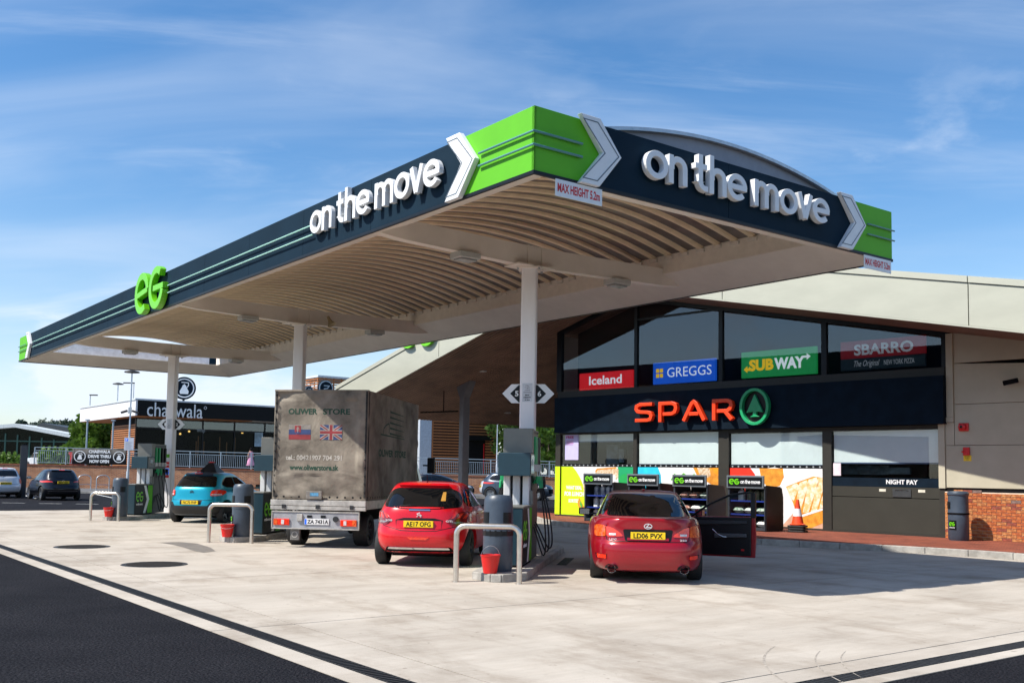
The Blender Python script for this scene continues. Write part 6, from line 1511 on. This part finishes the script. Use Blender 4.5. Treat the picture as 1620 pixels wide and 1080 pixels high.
for k in range(1, n_post + 1): u = u0 + k * 2.05; clone(rp0, rail, loc=(u, 0, rz(u)))
for h, t in ((1.12, .05), (.92, .035), (.10, .035)):
    m = MB()
    for a, b_ in ((u0, LW * .15), (LW * .15, LW)):
        m.add([(a, .11, rz(a) + h - t / 2), (b_, .11, rz(b_) + h - t / 2), (b_, .16, rz(b_) + h - t / 2), (a, .16, rz(a) + h - t / 2), (a, .11, rz(a) + h + t / 2), (b_, .11, rz(b_) + h + t / 2), (b_, .16, rz(b_) + h + t / 2), (a, .16, rz(a) + h + t / 2)], [(0, 3, 2, 1), (4, 5, 6, 7), (0, 1, 5, 4), (1, 2, 6, 5), (2, 3, 7, 6), (3, 0, 4, 7)])
    m.build('rail', K['railgrey'], rail)
m = MB(); u = u0
while u < LW: m.box(u - .011, u + .011, .125, .147, rz(u) + .10, rz(u) + .92); u += .128
m.build('baluster', K['railgrey'], rail, kind='stuff')
def wu(px):
    """distance along the wall that the photograph shows at px"""
    d = rt * ((px - 810) / F_PX) - up * ((740 - CY_PX) / F_PX) + fw; n = fW[3]; t = (fW[0].xy.dot(n.xy)) / d.xy.dot(n.xy)
    P = d * t; return (P.xy - fW[0].xy).dot(fW[1].xy)
def wall_root(name, px, label, cat, group=None): 
    return empty(name, fW[0] + fW[1] * wu(px), rot, label, cat, group)
# banner
fb0 = (Vector((0, -.02, 0)), X, Z, -Y)
bl = wu(200) - wu(114)
r = wall_root('banner', 114, 'black banner with white lettering and two round teapot emblems tied to the railing', 'banner'); bz = rz(wu(150))
nn = 40; vs = []; fs = []
for j in range(2):
    for i in range(nn + 1): vs.append((bl * i / nn, -.05 + .012 * math.sin(i * .9) - .01 * math.sin(i * 2.3 + j), bz + .05 + 1.06 * j - .02 * math.sin(math.pi * i / nn * 4) * j))
for i in range(nn): fs.append((i, i + 1, nn + 2 + i, nn + 1 + i))
b = MB().add(vs, fs).build('cloth', mat('banner_black', (.018, .018, .020), .7, var=.3), r, smooth=60); so = b.modifiers.new('s', 'SOLIDIFY'); so.thickness = .004
fB = (Vector((0, -.08, bz + .05)), X, Z, -Y); m = MB()
text(fB, 'CHAIIWALA', bl * .30, bl * .70, .76, .98, 0, m, bold=.05); text(fB, 'DRIVE THRU', bl * .29, bl * .71, .44, .66, 0, m, bold=.05); text(fB, 'NOW OPEN', bl * .32, bl * .68, .11, .33, 0, m, bold=.05)
m.build('lettering', K['white'], r)
def teapot(f, cx, cz, s, mb):
    mb.fr(f, [(cx - .40 * s, cz - .62 * s), (cx + .40 * s, cz - .62 * s), (cx + .46 * s, cz - .35 * s), (cx + .22 * s, cz + .12 * s), (cx + .16 * s, cz + .30 * s), (cx + .06 * s, cz + .34 * s), (cx + .05 * s, cz + .42 * s), (cx - .05 * s, cz + .42 * s), (cx - .06 * s, cz + .34 * s), (cx - .16 * s, cz + .30 * s), (cx - .22 * s, cz + .12 * s), (cx - .46 * s, cz - .35 * s)], 0, .01)
    ribbon(mb, f, [(cx + .25 * s, cz + .05 * s), (cx + .42 * s, cz + .3 * s), (cx + .40 * s, cz + .58 * s), (cx - .30 * s, cz + .60 * s)], .09 * s, 0, .009)
for fr_c in (.14, .86):
    m = MB(); ribbon(m, fB, arc(bl * fr_c, .53, .36, .36, 0, 360, 28)[:-1], .05, 0, .01, True); teapot(fB, bl * fr_c, .53, .34, m); m.build('emblem', K['white'], r)
# bicycle hoops on the path
hp = None
for px, w in ((133, 1), (162, 2)):
    P = at(px, 778, 62); 
    if hp is None:
        hp = empty('cycle_hoop', (P.x, P.y, .11), rot + R(35), 'bare steel cycle hoop in front of the brick wall, the left one', 'cycle stand', 'steel cycle hoops by the brick wall')
        MB().tube([(-.38, 0, 0), (-.38, 0, .70)] + [(-.38 * math.cos(R(a)), 0, .70 + .25 * math.sin(R(a))) for a in range(20, 180, 20)] + [(.38, 0, .70), (.38, 0, 0)], .028, 10).build('tube', K['galv'], hp, smooth=60)
        MB().box(-.36, .36, -.012, .012, .34, .38).build('crossbar', K['galv'], hp)
    else: dup(hp, (P.x, P.y, .11), rot + R(35), 'bare steel cycle hoop in front of the brick wall, the right one')
# lamp posts, sign posts
def lamp_post(px, ytop, Y, label, kind='disc', zb=.1, ybot=None, arm=0.0):
    T_ = at(px, ytop, Y); r = empty('lamp_post', (T_.x, T_.y, zb), 0, label, 'lamp post', 'lamp posts round the car park'); h = T_.z - zb
    MB().tube([(0, 0, 0), (0, 0, 1.2), (0, 0, 1.25), (0, 0, h)], [.09, .085, .055, .04], 10).build('pole', K['galv'], r, smooth=40)
    if kind == 'disc': MB().lathe([(0, .10), (.10, .10), (.42, .02), (.46, -.04), (.40, -.06), (0, -.07)], 20).build('lamp_head', K['iron'], r, smooth=40, loc=(0, 0, h))
    else: MB().rbox(-.05, .75 * arm if arm > 0 else .05, -.12, .12, -.03, .07, .02).build('lamp_head', K['iron'], r, loc=(0, 0, h)) if arm > 0 else MB().rbox(.75 * arm, .05, -.12, .12, -.03, .07, .02).build('lamp_head', K['iron'], r, loc=(0, 0, h))
    return r
lp = lamp_post(209, 588, 60, 'tallest lamp post left of the forecourt, with security cameras half way up', zb=.1)
z1 = at(207, 649, 60).z - .1
MB().box(-.09, .09, -.12, -.04, z1 - .18, z1 + .18).build('camera_box', K['galv'], lp)
for s in (-1, 1):
    o = MB().rbox(min(s * .15, s * .55), max(s * .15, s * .55), -.06, .06, -.06, .06, .02).build('camera', K['iron'], lp); o.location = (0, -.1, z1 + .02); o.rotation_euler = (0, s * R(18), 0)
lamp_post(187, 607, 85, 'slim lamp post with round head rising behind the white roof edge', zb=1.2)
lamp_post(143, 625, 95, 'short armed lamp post left of the one with the round head', 'arm', 1.2, arm=.9)
lamp_post(212, 606, 100, 'lamp post with a flat arm just behind the tallest one', 'arm', 1.2, arm=-1.4)
lamp_post(787, 668, 82, 'thin pale pole in front of the trees behind the forecourt', 'arm', 1.0, arm=.3)
for px, yd in ((137, 70), (178, 70)):
    P = at(px, 700, yd); r = empty('canopy_post', (P.x, P.y, 1.5), 0, 'thin pale post under the white roof edge, %s' % ('left one' if px < 150 else 'right one'), 'post', 'posts under the white roof edge'); MB().cyl((0, 0, 0), (0, 0, 3.35), .06, 10).build('shaft', K['railgrey'], r); MB().box(-.12, .12, -.12, .12, 3.28, 3.36).build('head_plate', K['railgrey'], r)
P = at(204, 720, 57.5); r = empty('parking_sign', (P.x, P.y, .11), 0, 'white parking notice board with small blue P on a grey post', 'sign')
MB().tube([(0, 0, 0), (0, 0, 3.2)], .05, 10).build('post', K['galv'], r); zs = at(204, 702, 57.5).z - .11
MB().box(-.27, .27, -.075, -.055, zs - .36, zs + .36).build('board', mat('notice_pale', (.55, .58, .66), .5, var=.05), r); MB().box(-.22, -.06, -.078, -.0755, zs + .16, zs + .32).build('parking_symbol', K['blue'], r)
m = MB(); text((Vector((0, -.078, 0)), X, Z, -Y), 'P', -.18, -.10, zs + .18, zs + .30, .003, m, bold=.04); m.build('letter', K['white'], r)
m = MB()
for q in range(7): m.box(-.2, .2 - .05 * (q % 3), -.0775, -.0755, zs + .08 - q * .06, zs + .095 - q * .06)
m.build('small_print', K['grey_line'], r, kind='stuff')
P = at(37, 740, 50); r = empty('dark_post', (P.x, P.y, 0), R(20), 'tall dark rectangular post between the white and the black hatchback', 'post')
MB().rbox(-.16, .16, -.10, .10, .0, 2.55, .02).build('body', mat('totem_grey', (.05, .05, .055), .4), r); MB().rbox(-.12, .12, -.08, .08, 2.55, 2.62, .02).build('cap', K['iron'], r)

# ---- tea house with black and white roof edge
cf, sf_ = math.cos(ANG), math.sin(ANG); BX = Vector((cf, sf_, 0)); AX = Vector((-sf_, cf, 0))
Cc = at(217, 640, 74); tb = empty('tea_house', (Cc.x, Cc.y, 0), ANG, 'low restaurant with black and white roof edge, big windows and teapot roof sign', 'building')
z_t, z_b = at(217, 630, 74).z, at(217, 657, 74).z; fl_ = 1.5; LB, LA = 18.1, 15.5
fT = (Vector((0, 0, 0)), X, Z, -Y)   # front, u along +X ; local X runs right and away, local Y left and away
MB().box(0, LB, -.12, .0, z_b, z_t - .12).build('front_fascia', mat('black_fascia', (.004, .005, .006), .6, spec=.2), tb); MB().box(-.14, .0, -.12, LA, z_b, z_t - .12).build('side_fascia', mat('white_fascia', (.66, .66, .68), .5), tb)
MB().box(-.20, LB, -.18, LA, z_t - .119, z_t).build('roof_edge', mat('roof_edge_pale', (.55, .60, .64), .5), tb); MB().box(0, LB, 0, LA - .02, z_b + .02, z_t - .13).build('roof', K['cream'], tb)
MB().box(.02, 9, .02, LA, z_b - .04, z_b + .015).build('soffit', K['timber'], tb)
yw = 2.2
m = MB(); u = 3.2
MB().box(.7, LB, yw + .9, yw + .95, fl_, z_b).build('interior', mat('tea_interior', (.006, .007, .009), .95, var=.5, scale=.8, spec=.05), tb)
MB().box(.6, LB, yw, yw + .01, fl_ + 3.02, z_b - .04).build('upper_glass', glassmat('tea_upper_glass', (.7, .75, .75), .06), tb); MB().box(.6, LB, yw, yw + .01, fl_, fl_ + 2.98).build('shop_glass', glassmat('tea_glass', (.7, .75, .75), -.03), tb)
hz = fl_ + 3.0
MB().box(.6, LB, yw - .05, yw + .05, hz, hz + .14).build('transom', K['black'], tb); MB().box(.6, LB, yw - .08, yw + .05, fl_, fl_ + .15).build('base_rail', K['black'], tb)
pk0 = MB().box(-.05, .05, yw - .06, yw + .06, fl_, z_b - .04).build('mullion', K['black'], tb, loc=(.62, 0, 0))
for k in range(1, 7): clone(pk0, tb, loc=(.62 + k * 2.6, 0, 0))
MB().box(.62, .80, yw + .1, 8.4, fl_, z_b - .05).build('corner_wall', K['matt_black'], tb)
sl1 = MB().box(.55, .60, yw - .1, 8.4, 0, .10).build('timber_slat', K['timber'], tb, loc=(0, 0, fl_))
for k in range(1, 20): clone(sl1, tb, loc=(0, 0, fl_ + k * .17))
def tu(px, off=-.12):
    d = rt * ((px - 810) / F_PX) - up * ((640 - CY_PX) / F_PX) + fw; o = Cc.xy + AX.xy * off; n = AX.xy; t = o.dot(n) / d.xy.dot(n); return (d.xy * t - o).dot(BX.xy)
def tzz(px, py, off=-.12):
    d = rt * ((px - 810) / F_PX) - up * ((py - CY_PX) / F_PX) + fw; o = Cc.xy + AX.xy * off; n = AX.xy; t = o.dot(n) / d.xy.dot(n); return EYE + d.z * t
fTt = (Vector((0, -.12, 0)), X, Z, -Y)
m = MB(); text(fTt, 'chaiiwala', tu(233), tu(321), tzz(278, 660) + .0, tzz(278, 638), .03, m, bold=.0, thick=.03); m.build('lettering', K['white'], tb)
m = MB(); ribbon(m, fTt, arc(tu(325), tzz(325, 645), .10, .10, 0, 360, 12)[:-1], .03, 0, .03, True); m.build('registered_mark', K['white'], tb)
m = MB()
for px, py in ((287, 686), (301, 682), (419, 697), (205 + 180, 684)):
    u_ = tu(px, yw + .2); m.lathe([(0, -.09), (.08, -.05), (.09, .0), (.05, .08), (0, .09)], 10, (u_, yw + .22, tzz(px, py, yw + .2)))
m.build('pendant_lamps', mat('pendant', (1.0, .55, .15), .5, emit=1.6), tb, kind='stuff')
m = MB()
for px in (313, 316, 325, 350, 361, 374): u_ = tu(px, yw + .2); m.box(u_ - .04, u_ + .04, yw + .20, yw + .24, fl_ + .9, fl_ + 2.6 - .4 * (px % 2))
m.build('orange_posts', mat('copper', (.35, .12, .03), .5), tb, kind='stuff')
u_ = tu(411, yw - .1); MB().box(u_ - .35, u_ + .35, yw - .12, yw - .10, tzz(411, 706, yw), tzz(411, 684, yw)).build('window_poster', mat('poster_pale_blue', (.30, .42, .52), .5, var=.4, scale=2), tb)
m = MB(); text((Vector((0, yw - .1, 0)), X, Z, -Y), 'wrap', tu(312, yw), tu(325, yw), tzz(318, 685, yw), tzz(318, 679, yw), .03, m); m.build('window_lettering', K['railgrey'], tb)
# round roof sign
Pc = at(291, 614, 78.5)
r = empty('roof_sign', (Pc.x, Pc.y, Pc.z), ANG - R(14), 'round black sign with white teapot standing on the restaurant roof', 'sign')
rad_ = 17.5 / F_PX * 78.5
o = MB().cyl((0, -.25, 0), (0, .25, 0), rad_ * 1.02, 40).build('drum', K['navy_matt'], r, smooth=40); fD = (Vector((0, -.26, 0)), X, Z, -Y)
m = MB(); ribbon(m, fD, arc(0, 0, rad_ * .82, rad_ * .82, 0, 360, 36)[:-1], rad_ * .10, 0, .02, True); m.build('ring', K['white'], r); m = MB(); teapot(fD, 0, 0, rad_ * .86, m); m.build('teapot', K['white'], r)
MB().box(-.08, .08, -.1, .1, -rad_ - .5, -rad_ + .05).build('bracket', K['iron'], r)
P = at(415, 641, 92); r = empty('roof_dome', (P.x, P.y, P.z - .55), 0, 'small green dome showing above the black restaurant roof edge', 'sign'); MB().lathe([(0, .5), (.2, .46), (.42, .25), (.5, 0), (.5, -.5), (0, -.5)], 20).build('dome', K['spar_green'], r, smooth=40); MB().lathe([(.52, 0), (.56, -.02), (.56, -.5), (.5, -.5)], 20).build('rim', K['navy_matt'], r)

# ---- timber lattice screen on a roof
Pp = at(504, 596, 92); ls = empty('lattice_screen', (Pp.x, Pp.y, 0), ANG, 'open orange timber lattice box above the lorry, with round dark signs', 'roof screen'); zt_ = Pp.z; hb = 3.4
MB().box(-.1, 9.2, -.1, 5.4, zt_ - .02, zt_ + .16).build('top_edge', mat('roof_edge_pale', (.55, .60, .64), .5), ls)
for k in range(14):
    z = zt_ - .16 - k * .25; MB().box(0, 9, -.03, .03, z - .05, z + .05).build('slat', K['timber'], ls); MB().box(-.03, .03, 0, 5.2, z - .05, z + .05).build('slat', K['timber'], ls)
    if k % 2 == 0: MB().box(0, 9, 5.17, 5.23, z - .05, z + .05).build('slat', K['timber'], ls)
for k in range(12): MB().box(k * .8 - .06, k * .8 + .06, .035, .10, zt_ - hb, zt_ - .03).build('upright', K['timber'], ls)
for k in range(7): MB().box(.035, .10, .1 + k * .8, .2 + k * .8, zt_ - hb, zt_ - .03).build('upright', K['timber'], ls)
MB().box(-6, 9.5, .5, 8, 1.4, zt_ - hb + .2).build('block', K['matt_black'], ls)
for px, rr_, w in ((515, 13, 'larger'), (488, 7, 'smaller')):
    P = at(px, 617 if px < 500 else 614, 90); r = empty('round_sign', P, ANG, '%s round dark sign with pale ring before the timber lattice above the lorry' % w, 'sign', 'round signs by the timber lattice'); q = rr_ / F_PX * 90
    MB().cyl((0, -.1, 0), (0, .15, 0), q, 32).build('disc', K['navy_matt'], r, smooth=40); m = MB(); f = (Vector((0, -.11, 0)), X, Z, -Y); ribbon(m, f, arc(0, 0, q * .88, q * .88, 0, 360, 28)[:-1], q * .13, 0, .02, True); ribbon(m, f, [(-q * .3, q * .3), (q * .4, q * .3), (q * .2, 0), (-q * .3, -q * .1)], q * .12, 0, .02); m.build('ring', K['railgrey'], r)

# ---- louvred timber building
Pa, Pb = at(683, 750, 96), at(784, 750, 99); fL2, L2 = frame_between(Pa, Pb); rt2 = math.atan2(fL2[1].y, fL2[1].x)
lb_ = empty('louvred_building', (Pa.x, Pa.y, 0), rt2, 'brown timber louvred building with dark doorway behind the forecourt railing', 'building')
MB().box(.05, L2 - .05, .08, 7, 1.0, 9.5).build('core', mat('louvre_dark', (.05, .02, .012), .8), lb_)
lv0 = MB().box(0, L2, -.02, .06, 0, .13).build('louvre', K['timber'], lb_, loc=(0, 0, 1.3))
for k in range(1, 28): clone(lv0, lb_, loc=(0, 0, 1.3 + k * .28))
MB().box(-.06, .06, -.05, .1, 1.0, 9.5).build('corner_post', K['timber'], lb_); MB().box(L2 - .06, L2 + .06, -.05, .1, 1.0, 9.5).build('corner_post', K['timber'], lb_)
u1_, u2_ = L2 * .55, L2 * .82; MB().box(u1_, u2_, -.06, .0, 1.2, 4.7).build('doorway', K['matt_black'], lb_); MB().box(u1_ - .3, u2_ + .5, -.5, -.0, 4.7, 5.1).build('door_hood', K['black'], lb_); MB().box(u2_ - .18, u2_ - .10, -.09, -.061, 1.2, 4.4).build('door_frame', K['red'], lb_)
MB().box(-1.3, -.1, .0, 6, 1.0, 9.5).build('pale_wall', mat('pale_render', (.46, .52, .60), .6), lb_)

# ---- glass hall at the far left
Pg = at(-30, 700, 112); Pg2 = at(124, 700, 112); fg, Lg = frame_between(Pg, Pg2); gh = empty('glass_hall', (Pg.x, Pg.y, 0), 0, 'dark glass fronted hall with thin white roof edge at the far left', 'building')
def hx(px): return (px + 30) / 154 * Lg
def hzp(px, py): return at(px, py, 112).z
zr_ = [(0, hzp(-30, 676)), (hx(28), hzp(28, 671)), (Lg, hzp(122, 690))]
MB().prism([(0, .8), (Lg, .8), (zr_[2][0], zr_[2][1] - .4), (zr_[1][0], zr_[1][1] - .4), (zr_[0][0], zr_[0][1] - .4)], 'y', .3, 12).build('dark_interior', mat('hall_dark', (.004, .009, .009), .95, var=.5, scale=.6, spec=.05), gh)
MB().prism([(0, .8), (Lg, .8), (zr_[2][0], zr_[2][1] - .4), (zr_[1][0], zr_[1][1] - .4), (zr_[0][0], zr_[0][1] - .4)], 'y', 0, .02).build('glazing', glassmat('hall_glass', (.6, .7, .68), -.028), gh)
MB().prism([(zr_[0][0], zr_[0][1] - .35), (zr_[1][0], zr_[1][1] - .35), (Lg + .5, zr_[2][1] - .35), (Lg + .5, zr_[2][1] + .05), (zr_[1][0], zr_[1][1] + .05), (zr_[0][0], zr_[0][1] + .05)], 'y', -1.0, 12).build('roof_edge', mat('white_edge', (.55, .60, .62), .5), gh)
MB().prism([(hx(36), zr_[1][1] - .1), (hx(44), zr_[1][1] + .35), (hx(95), zr_[1][1] - .25), (Lg, zr_[2][1] + .35), (Lg, zr_[2][1])], 'y', 3, 12).build('upper_roof', mat('slate_dark', (.025, .03, .035), .5), gh)
for k in range(9): MB().box(k * Lg / 8 - .08, k * Lg / 8 + .08, -.08, -.0, .8, 5.4 - .15 * k).build('mullion', mat('mullion_green', (.03, .10, .08), .5), gh)
for z in (2.6, 4.2): MB().box(0, Lg, -.06, -.0, z, z + .12).build('transom', mat('mullion_green', (.03, .10, .08), .5), gh)

# ---- trees
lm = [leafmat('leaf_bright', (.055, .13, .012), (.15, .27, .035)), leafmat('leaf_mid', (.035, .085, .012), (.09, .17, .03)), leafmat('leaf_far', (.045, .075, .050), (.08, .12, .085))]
bark = mat('bark', (.10, .075, .055), .9, var=.3, scale=6, bump=.5)
def tree(loc, h, rx, label, m, n=4200, leaf=.26, group='trees round the site', trunk=.35, seed=1, tall=1.0):
    rn = random.Random(seed); r = empty('broadleaf_tree', loc, rn.uniform(0, 6), label, 'tree', group); th = h * trunk
    b = MB(); b.tube([(0, 0, 0), (.05, 0, th * .5), (-.03, .05, th), (.05, 0, h * .75)], [.16 + h * .012, .13 + h * .008, .10, .04], 8)
    for k in range(5): a = rn.uniform(0, 6.3); z0 = th * rn.uniform(.8, 1.4); b.tube([(0, 0, z0), (math.cos(a) * rx * .35, math.sin(a) * rx * .35, z0 + h * .15), (math.cos(a) * rx * .7, math.sin(a) * rx * .7, z0 + h * .28)], [.08, .05, .02], 6)
    b.build('trunk', bark, r, smooth=60)
    cl = []
    hz_ = (h - th * .75) / 2
    for k in range(26):
        a = rn.uniform(0, 6.283); q = rn.uniform(.15, .95) ** .6; zz = rn.uniform(-.9, .92); w = math.sqrt(max(0, 1 - zz * zz * .75)); cl.append((math.cos(a) * q * w * rx * .8, math.sin(a) * q * w * rx * .8, th * .75 + hz_ + zz * hz_ * .85, rn.uniform(.22, .42) * rx))
    vs = []; fs = []
    for k in range(n):
        c = rn.choice(cl); d = Vector((rn.gauss(0, 1), rn.gauss(0, 1), rn.gauss(0, .8))).normalized() * c[3] * rn.uniform(.55, 1.12)
        p = Vector(c[:3]) + d; u_ = Vector((rn.gauss(0, 1), rn.gauss(0, 1), rn.gauss(0, 1))).normalized(); v_ = u_.orthogonal().normalized(); s = leaf * rn.uniform(.5, 1.15)
        i = len(vs); vs += [p - u_ * s, p + v_ * s * .55, p + u_ * s, p - v_ * s * .55]; fs.append((i, i + 1, i + 2, i + 3))
    me = bpy.data.meshes.new('crown'); me.from_pydata([tuple(v) for v in vs], [], fs); me.materials.append(m)
    o = bpy.data.objects.new('crown', me); COL.objects.link(o); o.parent = r; KIDS.setdefault(r.name, []).append(o); return r
def T(px, Y): p = at(px, 740, Y); return (p.x, p.y, .8)
for k, (px, yd, h, rx, m, lb) in enumerate([
    (822, 104, 9.5, 2.6, 0, 'bright green tree just left of the white column, behind the railing'), (835, 92, 10.5, 3.6, 1, 'green tree directly behind the white column'), (868, 87, 9.5, 3.2, 0, 'bright green tree between the white column and the shop'), (905, 92, 10, 3.4, 1, 'green tree half hidden by the left corner of the shop'),
    (830, 114, 11, 3.0, 1, 'darker tree farthest back, beyond the one just left of the white column'), (852, 98, 11, 4.4, 0, 'tall tree at the back, right of the white column'), (885, 99, 11, 4.2, 1, 'back tree just left of the shop corner'),
    (148, 92, 5.6, 3.0, 0, 'round bright green tree under the white roof edge'), (172, 98, 5.4, 2.6, 1, 'darker green tree right of the round bright one under the white roof edge')]):
    tree(T(px, yd), h, rx, lb, lm[m], n=9000, leaf=.27, seed=10 + k, trunk=.12)
fd = [(5, 676, 200), (17, 681, 210), (31, 664, 205), (44, 675, 220), (64, 668, 215), (76, 666, 210), (90, 667, 220), (99, 668, 214), (114, 667, 208), (55, 674, 230), (83, 672, 225), (106, 676, 230)]
SKL = ['low dark tree at the very left of the far skyline', 'tall narrow poplar of the far skyline, left of the hall ridge', 'low round tree on the far skyline left of the poplars', 'small tree on the far skyline behind the hall ridge', 'first of the taller trees on the far skyline right of the ridge', 'broad tree on the far skyline above the slate roof', 'tallest round tree on the far skyline above the slate roof', 'tree on the far skyline right of the tallest round one', 'rightmost rounded tree on the far skyline beside the bright tree', 'shorter tree on the far skyline between the ridge and the slate roof', 'tree low behind the middle of the slate roof on the far skyline', 'low tree on the far skyline just left of the rightmost one']
for k, (px, yt, yd) in enumerate(fd):
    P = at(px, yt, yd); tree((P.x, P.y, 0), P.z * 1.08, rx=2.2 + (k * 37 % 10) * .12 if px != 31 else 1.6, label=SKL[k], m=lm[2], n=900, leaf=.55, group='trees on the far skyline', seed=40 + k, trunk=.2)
# hedge and shrubs by the wall
hd = MB(); rn = random.Random(9); vs = []; fs = []
for k in range(5200):
    px = rn.uniform(-20, 30) if k < 2600 else rn.uniform(60, 108); P = at(px, 740, 73 + rn.uniform(0, 2)); hh = (.9 if px < 30 else 1.3) * (.6 + .5 * math.sin(px * .35) ** 2)
    p = Vector((P.x, P.y, 1.55 + rn.uniform(0, hh))); u_ = Vector((rn.gauss(0, 1), rn.gauss(0, 1), rn.gauss(0, 1))).normalized(); v_ = u_.orthogonal(); s = .13; i = len(vs); vs += [tuple(p - u_ * s), tuple(p + v_ * s * .6), tuple(p + u_ * s), tuple(p - v_ * s * .6)]; fs.append((i, i + 1, i + 2, i + 3))
hd.add(vs, fs).build('shrubbery', lm[0], None, kind='stuff')
# parked cars far left on the upper level
for px, yd, rz_, lb, nm in ((100, 84, 60, 'small distant red car behind the railing at the far left', 'red2'), (172 - 100, 86, 60, 'small distant pale car behind the railing at the far left', 'pale')):
    P = at(px, 740, yd); r = empty('distant_car', (P.x, P.y, 1.32), R(rz_ + 90), lb, 'car', 'distant cars behind the railing'); pm = mat('far_paint_' + nm, (.45, .03, .03) if nm == 'red2' else (.5, .52, .55), .3, coat=.6)
    MB().prism([(-2.0, .25), (2.0, .25), (2.05, .65), (1.9, .85), (1.0, .92), (.55, 1.38), (-1.2, 1.42), (-1.85, .95), (-2.05, .8)], 'y', -.85, .85).build('body', pm, r, bevel=.12)
    MB().prism([(.92, .95), (.5, 1.30), (-1.15, 1.34), (-1.70, .96)], 'y', -.862, .862).build('windows', carglass, r)
    for x in (-1.25, 1.25):
        for y in (-.75, .75): MB().cyl((x, y - .1, .31), (x, y + .1, .31), .31, 16).build('wheel', K['tyre'], r)
# ---- person walking behind the railing
def person(loc, rz, h):
    r = empty('person', loc, rz, 'person in a pink dress walking behind the railing towards the restaurant', 'person')
    k = h / 1.68; V = [(0, 0, .92), (0, 0, 1.15), (0, 0, 1.38), (0, .02, 1.48), (0, .03, 1.60), (.17, 0, 1.36), (.22, -.06, 1.10), (.20, .08, .88), (-.17, 0, 1.36), (-.22, .06, 1.10), (-.20, .16, .90), (.09, 0, .88), (.10, .10, .48), (.10, -.04, .08), (.10, .10, .03), (-.09, 0, .88), (-.10, -.08, .48), (-.10, -.26, .12), (-.10, -.14, .04)]
    E_ = [(0, 1), (1, 2), (2, 3), (3, 4), (2, 5), (5, 6), (6, 7), (2, 8), (8, 9), (9, 10), (0, 11), (11, 12), (12, 13), (13, 14), (0, 15), (15, 16), (16, 17), (17, 18)]
    rad = [.14, .12, .13, .055, .095, .06, .045, .035, .06, .045, .035, .09, .065, .045, .035, .09, .065, .045, .035]
    me = bpy.data.meshes.new('body'); me.from_pydata([(a * k, b_ * k, c * k) for a, b_, c in V], E_, []); o = bpy.data.objects.new('body', me); COL.objects.link(o); o.parent = r
    md = o.modifiers.new('skin', 'SKIN'); 
    for i, q in enumerate(rad): me.skin_vertices[0].data[i].radius = (q * k, q * k)
    me.skin_vertices[0].data[0].use_root = True; sb = o.modifiers.new('s', 'SUBSURF'); sb.levels = 2; sb.render_levels = 2; me.materials.append(K['skin'])
    MB().lathe([(.0, 1.42), (.15, 1.40), (.165, 1.2), (.135, 1.05), (.19, .85), (.30, .42), (.29, .40), (.0, .5)], 18).build('dress', K['pink'], r, smooth=60).scale = (k, k, k)
    MB().lathe([(0, 1.73), (.09, 1.70), (.115, 1.62), (.10, 1.52), (.06, 1.48), (0, 1.48)], 14, (0, -.03, 0)).build('hair', K['matt_black'], r, smooth=60).scale = (k, k, k)
P = at(396, 741, 72.5); person((P.x, P.y, 1.42), R(60), 1.66)
